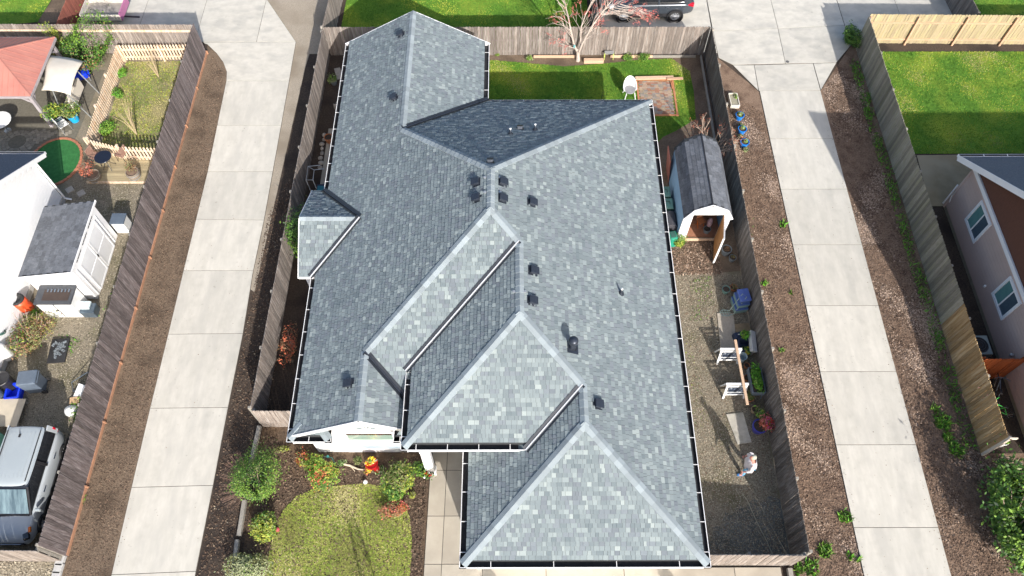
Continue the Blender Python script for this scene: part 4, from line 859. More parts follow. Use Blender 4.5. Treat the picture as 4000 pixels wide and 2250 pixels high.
mb = MB(); mb.box((-21.1, 26.5, .48), (.6, 1.5, .08)); mb.build('seat', canvas, cs); mb = MB(); mb.box((-20.8, 26.5, .8), (.08, 1.5, .6)); mb.build('backrest', canvas, cs)
# outdoor table with chairs under/near the gazebo
tb = thing('patio_table', 'pale patio table half hidden under the gazebo edge', 'table', (-24.0, 24.9, 0)); mb = MB(); mb.lathe([(.55, .70), (.56, .73), (.55, .74), (0, .742)], n=20); mb.build('table_top', white_pl, tb); mb = MB(); mb.lathe([(.22, 0), (.04, .06), (.03, .7)], n=10); mb.build('pedestal', rust_b, tb)
def chair(name, label, loc, rz, m, fm, group=None, h=.42, cat='chair', back=.45):
    t = thing(name, label, cat, loc, rz, group)
    mb = MB(); mb.box((0, 0, h), (.44, .44, .035)); mb.build('seat', m, t, bevel=.01)
    mb = MB(); mb.box((0, .22, h + .03 + back / 2), (.42, .03, back)); mb.build('backrest', m, t, bevel=.01)
    for x in (-.19, .19):
        for y in (-.19, .19): mb = MB(); mb.tube([(x, y, h), (x * 1.15, y * 1.15, 0)], .014, n=6); mb.build('leg', fm, t)
    for x in (-.22, .22): mb = MB(); mb.tube([(x, .22, h + .2), (x, -.15, h + .2), (x, -.17, h)], .014, n=6); mb.build('armrest', fm, t)
    return t
chair('patio_chair', 'white patio chair peeking out from the gazebo roof shade', (-21.2, 24.95, 0), 2.4, white_pl, rust_b)
chair('patio_chair', 'white patio chair beside the pale table under the salmon roof', (-24.9, 24.3, 0), 1.2, white_pl, rust_b)
# blue wheelbarrow-like tub
q = G(214, 196); wb = thing('wheelbarrow', 'bright blue wheelbarrow tipped beside the beige swing canopy', 'wheelbarrow', q, .5)
mb = MB(); mb.box((0, 0, .42), (.62, .8, .34), taper=1.25); mb.build('tub', blue_p, wb, bevel=.05); mb = MB(); R90 = Matrix.Rotation(math.pi / 2, 3, 'Y'); mb.lathe([(.1, -.04), (.17, -.03), (.17, .03), (.1, .04)], c=(0, .5, .17), n=14, M=R90); mb.build('wheel', tyre_m, wb)
for s in (-.22, .22): mb = MB(); mb.tube([(s * .4, .55, .17), (s, 0, .3), (s * 1.3, -.8, .6)], .02, n=6); mb.build('handle', timber, wb); mb = MB(); mb.tube([(s, -.3, .35), (s, -.35, 0)], .018, n=6); mb.build('leg', rust_b, wb)
# shrubs
def shrub(name, label, c, r, n, size, ms, probs=None, stems=6, group=None, cat='shrub', stem_m=bark_b, stem_r=.02, lumps=7, shell=.35):
    t = thing(name, label, cat, (c[0], c[1], 0), 0, group); z = c[2] if len(c) > 2 else r[2] * .95
    leaves('foliage', (0, 0, z), r, n, size, ms, t, probs=probs, lumps=lumps, shell=shell)
    if stems:
        mb = MB()
        for k in range(stems):
            a = random.uniform(0, 6.28); f = random.uniform(.3, .85); mb.tube([(0.03 * math.cos(a), .03 * math.sin(a), 0), (r[0] * f * .5 * math.cos(a), r[1] * f * .5 * math.sin(a), z * .7), (r[0] * f * math.cos(a), r[1] * f * math.sin(a), z + r[2] * .4)], [stem_r, stem_r * .7, stem_r * .3], n=5, cap=False)
        mb.build('stems', stem_m, t)
    return t
p = G(212, 125); shrub('round_shrub', 'large rounded green conifer shrub against the rear fence of the left yard', (p.x + .75, p.y - 1.0, .95), (.98, 1.0, .95), 9000, .05, [leaf_a, leaf_c, leaf_b, leaf_br], [.5, .25, .2, .05], lumps=10, shell=.75)
shrub('wispy_shrub', 'wispy pinkish-olive shrub behind the gazebo roof near the far left fence', (-23.2, 29.6, .6), (.7, .35, .55), 1200, .05, [leaf_o, leaf_y, leaf_br], stems=10)
shrub('wispy_shrub', 'bright olive shrub poking over the fence top behind the gazebo', (-22.4, 29.75, 1.2), (.35, .25, .9), 1000, .05, [leaf_y, leaf_b, leaf_o], stems=8)
def pot(name, label, c, r, h, m, plant=None, group=None, cat='plant pot', rim=True, flare=.75):
    t = thing(name, label, cat, (c[0], c[1], c[2] if len(c) > 2 else 0), 0, group)
    mb = MB(); mb.lathe([(r * flare, 0), (r * .98, h * .85), (r * 1.06, h * .87), (r * 1.06, h), (r * .9, h), (r * .88, h * .86)], n=20); mb.build('pot', m, t, smooth=False)
    mb = MB(); mb.lathe([(r * .89, h * .88), (0, h * .9)], n=20); mb.build('soil', soil_d, t)
    if plant:
        rr_, hh_, n, size, ms, pr = plant; leaves('foliage', (0, 0, h + hh_ * .7), (rr_, rr_, hh_), n, size, ms, t, probs=pr)
    return t
p = G(153, 312); pot('planter_pot', 'dark glazed round pot holding a yellow-green shrub near the gazebo post', p, .29, .55, pot_d, (.42, .42, 900, .05, [leaf_y, leaf_b, leaf_a], None))
p = G(190, 303); pot('planter_pot', 'bright cyan-blue round pot with a feathery olive shrub', p, .25, .42, pot_c, (.55, .42, 1500, .045, [leaf_o, leaf_y, leaf_a], None))
# round artificial turf with brick ring
q = G(137, 408); rt = sheet('round_turf', [(q.x + .02 + 1.13 * math.cos(a), q.y + 1.35 * math.sin(a)) for a in np.linspace(0, 2 * math.pi, 33)[:-1]], .032, turf_m)
mb = MB(); mb.box((0, 0, 0), (.11, .2, .05)); bme = bpy.data.meshes.new('edging_brick'); bme.from_pydata(mb.v, [], mb.f); bme.materials.append(edge_brick)
er = thing('turf_edging', 'curved red brick edging ring around the small round turf', 'edging', (q.x + .02, q.y, 0))
for k in range(38):
    a = 2 * math.pi * k / 38; o = link('brick', bme, er); o.location = (1.19 * math.cos(a), 1.41 * math.sin(a), .03); o.rotation_euler = (0, 0, math.atan2(1.41 * math.sin(a), 1.19 * math.cos(a)))
# deck platform
dk = [G(246, 390), G(372, 385), G(360, 460), G(232, 460)]; pd = thing('deck_platform', 'low weathered board platform under the round black bistro table', 'deck', (0, 0, 0))
for k in range(9):
    y0 = 21.62 - .01 - k * .0; 
yd0, yd1 = dk[3].y, dk[0].y; nbd = 11
for k in range(nbd):
    y = yd0 + (yd1 - yd0) * (k + .5) / nbd; mb = MB(); mb.box((-17.75, y, .12), (3.1, (yd1 - yd0) / nbd - .012, .04)); mb.build('deck_board', mat('deck_wood', (.40, .33, .20), (.30, .25, .15), scale=4, rough=.85, stretch=(.7, 7, 7), rnd=.2), pd)
mb = MB(); mb.box((-17.75, yd0 - .03, .07), (3.14, .04, .14)); mb.build('fascia', picket_m, pd)
bt = thing('bistro_table', 'small round black bistro table on the board platform', 'table', G(280, 425)); bt.location.z = .14
mb = MB(); mb.lathe([(.37, .70), (.38, .715), (.37, .73), (.34, .722), (0, .722)], n=28); mb.build('table_top', mat('navy_table', (.012, .016, .03), rough=.3), bt)
for k in range(4): a = k * math.pi / 2 + .6; mb = MB(); mb.tube([(.05 * math.cos(a), .05 * math.sin(a), .7), (.08 * math.cos(a), .08 * math.sin(a), .35), (.3 * math.cos(a), .3 * math.sin(a), 0)], .012, n=6); mb.build('leg', black, bt)
brn = mat('rusty_brown_mesh', (.22, .12, .09), (.3, .2, .16), scale=9, rough=.7)
for (x, y, rz, lb) in ((256, 412, 1.3, 'brown metal bistro chair left of the round black table'), (318, 405, -1.9, 'brown metal bistro chair between black table and right barrel')):
    o = chair('bistro_chair', lb, G(x, y), rz, brn, black); o.location.z = .14
for (x, y, s, lb) in ((243, 452, 1, 'wooden half barrel planter with reddish shrub left of the bistro table'), (344, 450, 0, 'wooden half barrel planter with dry brown plant by the long fence')):
    c = G(x, y); t = thing('barrel_planter', lb, 'planter', (c.x, c.y, .14 if not s else .02))
    mb = MB(); mb.lathe([(.24, 0), (.30, .2), (.29, .4), (.26, .4), (.26, .34)], n=20); mb.build('barrel', mat('barrel_wood', (.20, .16, .12), (.30, .25, .20), scale=8, rough=.85, stretch=(4, 4, 1)), t)
    for z in (.08, .3): mb = MB(); mb.lathe([(.268 + z * .1, z), (.275 + z * .1, z + .035), (.28 + z * .1, z)], n=20, cap=False); mb.build('hoop', rust_b, t)
    mb = MB(); mb.lathe([(.26, .35), (0, .37)], n=20); mb.build('soil', chip_a, t)
    leaves('foliage', ((-.25 if s else -.05), .1, .62), (.38, .36, .28) if s else (.3, .3, .14), 700 if s else 350, .035, [leaf_r, leaf_br, mat('leaf_pink', (.5, .2, .17), rough=.7)] if s else [leaf_br, leaf_o], t)
for x, y, lb in ((205, 487, 'square pale stepping stone nearest the grey-roofed shed'), (176, 478, 'dull square stepping stone beside the wall, farther left')):
    c = G(x, y); mb = MB(); mb.box((c.x, c.y, .02), (.32, .32, .04), rz=.7); tag(mb.build('stepping_stone', stone_m), lb, 'stepping stone')

# white garden shed with grey roof
ws = thing('garden_shed', 'white garden shed with dark grey shingle roof and double doors', 'shed', (0, 0, 0))
sx0, sx1, sy0, sy1, zh, zl = -19.35, -17.22, 15.70, 18.88, 2.28, 1.95
mb = MB(); mb.add([(sx0, sy0, 0), (sx1, sy0, 0), (sx1, sy0, zh), (sx0, sy0, zl), (sx0, sy1, 0), (sx1, sy1, 0), (sx1, sy1, zh), (sx0, sy1, zl)], [[0, 1, 2, 3], [1, 5, 6, 2], [5, 4, 7, 6], [4, 0, 3, 7]]); mb.build('wall', white, ws)
def lean_roof(parent, x0, x1, y0, y1, za, zb, m, rows, name='shingle'):
    # mono pitch, rising to x1: courses as strips of tabs
    L = math.hypot(x1 - x0, zb - za); ang = -math.atan2(zb - za, x1 - x0)
    mb = MB(); mb.box((0, 0, -.03), (L, y1 - y0, .05)); R = Matrix.Translation(((x0 + x1) / 2, (y0 + y1) / 2, (za + zb) / 2)) @ Matrix.Rotation(ang, 4, 'Y'); mb.build('roof_deck', deck_m, parent, matrix=R)
    e = L / rows; mes = []
    for wv in (.28, .3):
        mb = MB(); mb.add([(0, -wv / 2, .012), (0, wv / 2, .012), (e, wv / 2, .002), (e, -wv / 2, .002), (0, -wv / 2, -.004), (0, wv / 2, -.004)], [[3, 2, 1, 0], [0, 1, 5, 4]]); me = bpy.data.meshes.new(name); me.from_pydata(mb.v, [], mb.f); me.materials.append(m); mes.append(me)
    for r in range(rows):
        y = y0 + .15; k = 0
        while y < y1 - .1:
            o = link(name, mes[0], parent); o.matrix_basis = R @ Matrix.Translation((-L / 2 + r * e, y - (y0 + y1) / 2 + (.07 if r % 2 else -.0), .002)); y += .283
lean_roof(ws, sx0 - .08, sx1 + .07, sy0 - .14, sy1 + .16, zl + .02, zh + .07, roof_gry, 13)
mb = MB(); mb.beam((sx1 + .09, sy0 - .16, zh + .06), (sx1 + .09, sy1 + .16, zh + .06), .03, .1); mb.build('fascia', white, ws); mb = MB(); mb.beam((sx0 - .08, sy0 - .16, zl + .02), (sx1 + .07, sy0 - .16, zh + .06), .03, .1); mb.build('rake_board', white, ws)
for g in range(3):
    for k in range(4):
        mb = MB(); mb.box((sx1 + .012, sy0 + .52 + g * .82 + k * .155, zh - .13), (.02, .115, .08)); mb.build('transom_pane', glass_d, ws)
dp = mat('shed_door_white', (.74, .75, .76), (.70, .71, .72), scale=2, rough=.5)
for k in range(2):
    y = sy0 + .98 + k * 1.12; d = MB(); d.box((sx1 + .02, y, .98), (.03, 1.08, 1.84)); d = d.build('door', dp, ws, bevel=.004)
    for z in (.08, .98, 1.86):
        b = MB(); b.box((sx1 + .042, y, z), (.016, 1.06, .09)); b.build('door_rail', white, d)
    for s in (-.5, .5): b = MB(); b.box((sx1 + .042, y + s, .98), (.015, .08, 1.84)); b.build('door_stile', white, d)
mb = MB(); mb.box((sx1 + .06, sy0 + 1.50, 1.0), (.03, .04, .16)); mb.build('handle', black, ws)
for y in (sy0 + .2, sy1 - .35): mb = MB(); mb.box((sx1 + .015, y, 1.0), (.02, .06, 1.9)); mb.build('corner_trim', white, ws)
mb = MB(); mb.box((sx1 + .25, 19.25, .35), (.55, .5, .7)); mb.m = 1; mb.box((sx1 + .25, 19.25, .74), (.62, .56, .07)); t = mb.build('storage_box', [white_pl, bin_g], bevel=.02); tag(t, 'grey-lidded storage box tucked behind the white shed corner', 'storage box')
# storage cabinet with dark lid
us = thing('storage_cabinet', 'low white resin storage cabinet with dark ridged lid in front of the shed', 'storage cabinet', (-18.28, 15.1, 0))
mb = MB(); mb.box((0, .12, .56), (1.4, .78, 1.12)); mb.build('body', white_pl, us, bevel=.015)
mb = MB(); mb.box((0, .12, 1.16), (1.48, .86, .09)); mb.build('lid', mat('dark_lid', (.045, .05, .06), (.06, .065, .075), scale=5, rough=.5), us, bevel=.02); mb = MB(); mb.box((.08, .10, 1.21), (1.05, .5, .012)); mb.build('lid_panel', mat('lid_brown', (.05, .035, .03), rough=.5), us)
for k in range(7): mb = MB(); mb.box((-.3 + k * .14, .30, 1.23), (.05, .14, .03)); mb.build('lid_rib', bin_g, us)
mb = MB(); mb.box((0, -.285, .6), (.02, .02, 1.0)); mb.m = 0; mb.box((-.06, -.29, .62), (.12, .03, .03)); mb.build('handle', black, us)
mb = MB(); mb.box((0, 0, .24), (.52, .42, .48), taper=1.12); t = mb.build('dark_tub', mat('smoky_tub', (.05, .07, .09), (.09, .12, .15), scale=4, rough=.3), bevel=.03); t.location = (-17.25, 15.02, 0); tag(t, 'smoky dark plastic tub against the white cabinet', 'tub')
mb = MB(); mb.box((0, 0, .04), (.46, .36, .10)); t = mb.build('clear_bag', mat('clear_bag', (.62, .70, .72), (.5, .6, .62), scale=9, rough=.3, bump=.5), bevel=.03); t.location = (-17.36, 15.1, .5); tag(t, 'crumpled clear plastic bag on top of the smoky tub', 'bag')
# orange drum with dark tyre
q = G(76, 778); dr = thing('orange_drum', 'orange-red drum topped with a dark ring beside the white cabinet', 'drum', (q.x - .1, q.y, 0))
mb = MB(); mb.lathe([(.27, 0), (.29, .1), (.29, .35), (.27, .45), (.29, .55), (.28, .78), (.0, .8)], n=22); mb.build('drum', orange_p, dr, smooth=True); mb = MB(); mb.lathe([(.13, .80), (.17, .88), (.27, .90), (.29, .82), (.25, .78)], n=22); mb.build('ring_lid', tyre_m, dr, smooth=True)
# paving blocks along the wall
for k, (x, y) in enumerate(((71, 795), (67, 812), (61, 830), (55, 850), (47, 874))):
    c = G(x, y); mb = MB(); mb.box((c.x - .12, c.y, .10), (.42, .38 + .05 * (k % 2), .20), rz=.04 * (k - 2)); tag(mb.build('concrete_block', mat('block_grey', (.42, .39, .35), (.33, .30, .27), scale=7, rough=.9, bump=.3, rnd=.15), bevel=.012), ('grey-tan concrete block by the white wall, nearest the orange drum', 'second grey-tan concrete block from the orange drum', 'middle grey-tan concrete block of the row along the white wall', 'second grey-tan concrete block from the white tank', 'grey-tan concrete block by the white wall, nearest the white tank')[k], 'concrete block', 'concrete blocks along the white wall')
# dry shrub pile with sticks
q = G(110, 855); ds = thing('dry_shrub', 'tangled dry brown and green shrub heap beside the black tray', 'shrub', (q.x - .4, q.y, 0))
leaves('foliage', (0, 0, .4), (.75, .95, .42), 3200, .045, [leaf_br, leaf_o, leaf_a, leaf_y], ds, probs=[.45, .25, .15, .15]); mb = MB()
for k in range(26): a = random.uniform(0, 6.28); mb.tube([(random.uniform(-.3, .3), random.uniform(-.3, .3), .1), (math.cos(a) * .8, math.sin(a) * .9, random.uniform(.6, 1.1))], [.014, .005], n=4, cap=False)
mb.build('twigs', bark_b, ds)
shrub('wispy_shrub', 'airy tan dry bush just below the white storage cabinet', (G(75 + 110, 800).x - .9, G(190, 812).y - .2, .4), (.6, .55, .35), 900, .04, [leaf_br, leaf_o, leaf_y], stems=14)
q = G(150, 885); bt_ = thing('black_tray', 'shiny black plastic tray full of dark film beside the dry shrub', 'tray', (q.x, q.y, 0), .08)
mb = MB(); mb.box((0, 0, .06), (.66, 1.0, .12), taper=1.08); mb.build('tray', black, bt_, bevel=.02); mb = MB()
for k in range(18): mb.box((random.uniform(-.24, .24), random.uniform(-.4, .4), .14), (.16, .1, .02), M=Matrix.Rotation(random.uniform(0, 3), 3, 'Z') @ Matrix.Rotation(random.uniform(-.5, .5), 3, 'X'))
mb.build('film', mat('shiny_film', (.03, .035, .04), (.25, .28, .3), scale=20, rough=.12), bt_)
# bins
def wheelie(label, c, rz, m, lid, sc=1.0, name='wheeled_bin'):
    t = thing(name, label, 'bin', (c[0], c[1], 0), rz); t.scale = (sc, sc, sc)
    mb = MB(); mb.box((0, 0, .5), (.5, .6, .9), taper=1.16); mb.build('body', m, t, bevel=.03)
    mb = MB(); mb.box((0, .02, .98), (.62, .74, .07), taper=.92); mb.build('lid', lid, t, bevel=.03)
    mb = MB(); mb.tube([(-.26, .42, .95), (.26, .42, .95)], .02, n=8); mb.build('handle', m, t)
    for s in (-.27, .27): mb = MB(); mb.lathe([(.05, -.03), (.12, -.03), (.12, .03), (.05, .03)], c=(s, .3, .12), n=14, M=Matrix.Rotation(math.pi / 2, 3, 'Y')); mb.build('wheel', tyre_m, t)
    return t
wheelie('blue-grey wheeled bin with closed lid and white label at the left yard', G(100, 975), -1.45, bin_g, bin_g)
t = thing('round_bin', 'black round bin behind the blue recycling crate', 'bin', G(30, 972)); mb = MB(); mb.lathe([(.24, 0), (.30, .75), (.33, .78), (.31, .8), (.27, .74), (0, .70)], n=20); mb.build('body', black, t)
t = thing('round_bin', 'dark blue-grey round bin cut by the left edge next to the crate', 'bin', G(2, 1000)); mb = MB(); mb.lathe([(.24, 0), (.30, .75), (.33, .78), (.31, .82), (.0, .84)], n=20); mb.build('body', bin_g, t)
t = thing('recycling_crate', 'bright blue recycling crate in front of the wheeled bin', 'crate', G(45, 992), .1); mb = MB()
for s in (-1, 1): mb.box((s * .22, 0, .2), (.025, .56, .36)); mb.box((0, s * .27, .2), (.42, .025, .36))
mb.box((0, 0, .03), (.42, .52, .03)); mb.build('crate', blue_p, t); mb = MB(); mb.box((0, 0, .38), (.52, .62, .03)); mb.box((0, 0, .37), (.40, .5, .04)); 
mb = MB(); mb.beam((-.25, -.3, .37), (.25, -.3, .37), .05, .03); mb.beam((-.25, .3, .37), (.25, .3, .37), .05, .03); mb.beam((-.25, -.3, .37), (-.25, .3, .37), .05, .03); mb.beam((.25, -.3, .37), (.25, .3, .37), .05, .03); mb.build('rim', blue_p, t)
q = G(12, 890); t = thing('propane_tank', 'white rounded tank against the white wall at the left edge', 'tank', (q.x + .25, q.y - .15, 0)); mb = MB(); mb.lathe([(.0, 0), (.22, .03), (.26, .18), (.26, .75), (.22, .9), (.08, .98), (0, 1.0)], n=20); mb.build('tank', white_pl, t, smooth=True); mb = MB(); mb.lathe([(.06, .98), (.06, 1.06), (0, 1.07)], n=10); mb.build('valve', rust_b, t)
q = G(18, 868); t = thing('hose_reel', 'coiled dark green garden hose by the white tank', 'garden hose', (q.x + .2, q.y + .1, .9)); mb = MB(); mb.tube([(math.cos(a) * (.16 + .012 * a / 6.28), 0.03 * math.sin(a * .3), math.sin(a) * (.16 + .012 * a / 6.28)) for a in np.linspace(0, 6.28 * 4, 60)], .016, n=5); mb.build('hose', green_d, t, matrix=Matrix.Rotation(1.0, 4, 'X')); mb = MB(); mb.box((0, 0, -.45), (.08, .08, .9)); mb.build('stand', white_pl, t)
c4 = [G(-20, 1003, .3), G(66, 1003, .3), G(42, 1073, .3), G(-40, 1073, .3)]; t = thing('board_table', 'flat tan board top between the bins and the silver car', 'table', (0, 0, 0)); mb = MB(); mb.prism([(p.x, p.y) for p in c4], .27, .31); mb.build('top', mat('tan_board', (.50, .44, .34), (.42, .37, .29), scale=2, rough=.8), t, bevel=.01)
for p in c4: mb = MB(); cc = sum(c4, Vector()) / 4; k = cc + (p - cc) * .85; mb.box((k.x, k.y, .135), (.08, .08, .26)); mb.build('leg', timber_g, t)
# junk against the long fence
t = thing('frame_leaning', 'black empty metal frame leaning against the long fence in the left yard', 'frame', (0, 0, 0)); a, b, c, d = G(180, 962, .1), G(222, 935, .55), G(226, 965, .5), G(185, 985, .1); mb = MB(); mb.tube([a, b, c, d, a], .015, n=6); mb.build('frame', bin_g, t)
a = G(200, 1000); mb = MB(); mb.box((a.x + .12, a.y + .1, .3), (.30, .62, .10), M=Matrix.Rotation(-.35, 3, 'Z') @ Matrix.Rotation(.35, 3, 'X')); tag(mb.build('white_box', white_pl, bevel=.01), 'long white box leaning on the long fence beside junk', 'box')
mb = MB(); mb.box((a.x + .02, a.y - .22, .16), (.36, .26, .3), rz=.2); tag(mb.build('cardboard_box', mat('cardboard', (.55, .38, .22), (.48, .32, .18), scale=5, rough=.9)), 'small brown cardboard box below the long white box', 'box')
t = thing('white_sack', 'lumpy white sack slumped by the long fence', 'sack', (a.x + .0, a.y - .62, 0)); mb = MB(); mb.lathe([(0, 0), (.26, .05), (.3, .18), (.22, .34), (.08, .42), (0, .43)], n=14, sx=1.1, sy=.8); mb.build('sack', mat('white_cloth', (.74, .74, .72), (.62, .62, .6), scale=8, bump=.5, rough=.7), t, smooth=True)
p = G(175, 1045); shrub('weed_bush', 'dark green weedy bush at the foot of the long fence behind the car', (p.x + .6, p.y, .25), (.5, .6, .25), 900, .05, [leaf_a, leaf_c, leaf_b], stems=5)
t = wheelie('green bin half visible behind the silver car at the left edge', G(4, 1115), 1.4, green_d, green_p, .8)
# trailer at the top-left
tr = thing('utility_trailer', 'empty open utility trailer with pale worn sides and magenta front panel', 'trailer', (0, 0, 0))
tx0, tx1, ty0, ty1 = -22.15, -20.1, 31.95, 33.3
worn = mat('worn_panel', (.58, .55, .49), (.44, .41, .36), scale=3, rough=.8)
mb = MB(); mb.box(((tx0 + tx1) / 2, (ty0 + ty1) / 2, .46), (tx1 - tx0, ty1 - ty0, .05)); mb.build('floor', mat('trailer_floor', (.33, .3, .27), (.24, .22, .2), scale=3), tr)
for (c, d, m) in ((((tx0 + tx1) / 2, ty0, .66), (tx1 - tx0, .035, .36), worn), (((tx0 + tx1) / 2, ty1, .66), (tx1 - tx0, .035, .36), worn), ((tx0, (ty0 + ty1) / 2, .66), (.035, ty1 - ty0 - .05, .36), worn), ((tx1 + .02, (ty0 + ty1) / 2, .7), (.04, ty1 - ty0 + .04, .46), pink_m)):
    mb = MB(); mb.box(c, d); mb.build('side_panel', m, tr, bevel=.006)
for y in (ty0 - .14, ty1 + .14): mb = MB(); mb.lathe([(.1, -.07), (.26, -.07), (.26, .07), (.1, .07)], c=((tx0 + tx1) / 2 - .1, y, .26), n=18, M=Matrix.Rotation(math.pi / 2, 3, 'X')); mb.build('wheel', tyre_m, tr)
mb = MB(); mb.beam((tx1, (ty0 + ty1) / 2 - .3, .42), (tx1 + .8, (ty0 + ty1) / 2 - .35, .42), .06, .06); mb.build('drawbar', black, tr)
q = G(240, 5); mb = MB(); mb.lathe([(0, 0), (.10, .03), (.13, .1), (.06, .18), (0, .2)], c=(q.x, q.y, 0), n=10, sx=.8, sy=1.4); tag(mb.build('garden_ornament', white_pl, smooth=True), 'small white garden ornament on the bare soil at the top left', 'ornament')

# ================================================================== CARS
def wheel(parent, x, y, r, w_, side, name='wheel', spokes=10):
    R = Matrix.Rotation(math.pi / 2, 3, 'Y') if side > 0 else Matrix.Rotation(-math.pi / 2, 3, 'Y')
    mb = MB(); mb.lathe([(r * .62, -w_ / 2), (r * .93, -w_ / 2), (r, -w_ * .3), (r, w_ * .3), (r * .93, w_ / 2), (r * .66, w_ / 2), (r * .62, w_ * .3)], n=28, M=R, cap=False); t = mb.build('wheel', tyre_m, parent, smooth=False); t.location = (x, y, r)
    mb = MB(); mb.lathe([(0, w_ * .34), (r * .12, w_ * .36), (r * .14, w_ * .25), (r * .15, w_ * .12)], n=14, M=R)
    for k in range(spokes):
        a = 2 * math.pi * k / spokes; mb.beam(R @ Vector((r * .10 * math.cos(a), r * .10 * math.sin(a), w_ * .30)), R @ Vector((r * .60 * math.cos(a + .08), r * .60 * math.sin(a + .08), w_ * .36)), .035, .03)
    mb.lathe([(r * .58, w_ * .3), (r * .60, w_ * .42), (r * .66, w_ * .42), (r * .66, w_ * .3)], n=28, M=R)
    mb.build('rim', alloy, t); mb = MB(); mb.lathe([(0, w_ * .05), (r * .62, w_ * .05)], n=20, M=R); mb.build('brake_disc', black, t)
def car_loft(secs, m, parent, name, sub=2, open_bottom=False):
    n = len(secs[0][1]); vs = []; fs = []
    for (y, ring) in secs: vs += [(x, y, z) for x, z in ring]
    for i in range(len(secs) - 1):
        for k in range(n): fs.append([i * n + k, (i + 1) * n + k, (i + 1) * n + (k + 1) % n, i * n + (k + 1) % n])
    fs.append(list(range(n))); fs.append([(len(secs) - 1) * n + k for k in range(n)][::-1])
    o = mesh_np(name, vs, fs, m, smooth=True, parent=parent)
    s = o.modifiers.new('subd', 'SUBSURF'); s.levels = sub; s.render_levels = sub; return o
def body_ring(hw, zb, zt, crown=.04, tuck=.93):
    h = zt - zb
    half = [(hw * .80, zb), (hw * tuck * 1.0, zb + h * .06), (hw * .985, zb + h * .30), (hw, zb + h * .58), (hw * .975, zb + h * .86), (hw * .90, zt), (hw * .5, zt + crown)]
    return half + [(-x, z) for x, z in half[::-1]]
def top_ring(hb, ht, zb, zt, crown=.03):
    half = [(hb, zb), (hb * .99, zb + .02), ((hb + ht) / 2 + .015, (zb + zt) / 2), (ht, zt - .05), (ht * .93, zt), (ht * .45, zt + crown)]
    return half + [(-x, z) for x, z in half[::-1]]
# silver boxy hatchback, nose towards -y ------------------------------------------------
sc_ = thing('silver_hatchback', 'silver boxy hatchback with pale roof parked behind the pale front fence', 'car', (-17.42, 7.72, 0), math.pi)
# local +y is forward
car_loft([(-2.02, body_ring(.66, .42, .84)), (-1.96, body_ring(.80, .33, .96)), (-1.6, body_ring(.885, .27, 1.03)), (-.6, body_ring(.905, .25, 1.05)), (.5, body_ring(.905, .25, 1.03)), (1.05, body_ring(.895, .25, 1.01)), (1.55, body_ring(.875, .27, .93)), (1.88, body_ring(.81, .30, .82)), (2.02, body_ring(.70, .36, .66)), (2.05, body_ring(.58, .40, .58))], paint_s, sc_, 'body')
car_loft([(-1.93, top_ring(.76, .66, .98, 1.10)), (-1.88, top_ring(.80, .66, .98, 1.50)), (-1.72, top_ring(.82, .67, .99, 1.565)), (.22, top_ring(.82, .68, .98, 1.57)), (.36, top_ring(.82, .67, .98, 1.53)), (1.10, top_ring(.80, .74, .97, 1.02)), (1.20, top_ring(.78, .72, .95, .99))], glass_d, sc_, 'greenhouse', sub=1)
car_loft([(-1.86, top_ring(.63, .60, 1.53, 1.56, .02)), (-1.75, top_ring(.70, .64, 1.535, 1.60, .03)), (-.6, top_ring(.715, .65, 1.535, 1.615, .03)), (.18, top_ring(.70, .63, 1.53, 1.60, .03)), (.33, top_ring(.62, .58, 1.50, 1.54, .02))], paint_w, sc_, 'roof', sub=2)
for x in (-.585, .585): mb = MB(); mb.beam((x, -1.7, 1.622), (x, .16, 1.615), .03, .02); mb.build('roof_rail', black, sc_)
for k in range(7): mb = MB(); mb.beam((-.42 + k * .14, -1.6, 1.631), (-.42 + k * .14, .05, 1.628), .018, .008); mb.build('roof_rib', paint_w, sc_)
for s in (-1, 1):
    mb = MB(); mb.beam((s * .69, .33, 1.53), (s * .775, 1.16, .99), .06, .05); mb.build('front_pillar', paint_s if s > 5 else black, sc_)
    mb = MB(); mb.beam((s * .70, -1.82, 1.5), (s * .80, -1.86, 1.02), .18, .05, up=(s, 0, .3)); mb.build('rear_pillar', paint_s, sc_)
    mb = MB(); mb.beam((s * .715, -.55, 1.52), (s * .835, -.6, 1.03), .09, .03, up=(s, 0, .3)); mb.build('door_pillar', black, sc_)
    mb = MB(); mb.box((s * 1.0, 1.0, 1.06), (.19, .11, .14), taper=.85); mb.build('mirror', paint_w, sc_, bevel=.03)
    for y in (-1.28, 1.27): wheel(sc_, s * .83, y, .33, .2, s)
    for y in (-.95, .25): mb = MB(); mb.box((s * .915, y, .88), (.035, .17, .035)); mb.build('door_handle', chrome, sc_, bevel=.008)
    mb = MB(); mb.box((s * .70, 1.80, .80), (.24, .34, .12), rz=-s * .45, taper=.8); mb.build('headlight', glass_d, sc_, bevel=.03)
    mb = MB(); mb.box((s * .80, 1.62, .86), (.09, .2, .08), rz=-s * .3); mb.build('indicator', lamp_o, sc_, bevel=.02)
    mb = MB(); mb.box((s * .74, -1.90, 1.12), (.14, .10, .34), taper=.8); mb.build('tail_light', lamp_r, sc_, bevel=.02)
    mb = MB(); mb.box((s * .905, -.3, .42), (.03, 3.0, .14)); mb.build('sill', black, sc_)
ws_ = MB(); ws_.add([(-.66, .40, 1.512), (.66, .40, 1.512), (.745, 1.115, 1.045), (-.745, 1.115, 1.045), (-.64, .42, 1.50), (.64, .42, 1.5)], [[3, 2, 1, 0]]); wo = ws_.build('windscreen', glass_t, sc_); wo.location.z = .035; wo.location.y = .02
mb = MB(); mb.beam((-.55, 1.17, 1.03), (.5, 1.22, 1.03), .03, .02); mb.beam((-.1, 1.19, 1.04), (.62, 1.06, 1.07), .022, .02); mb.build('wiper', black, sc_)
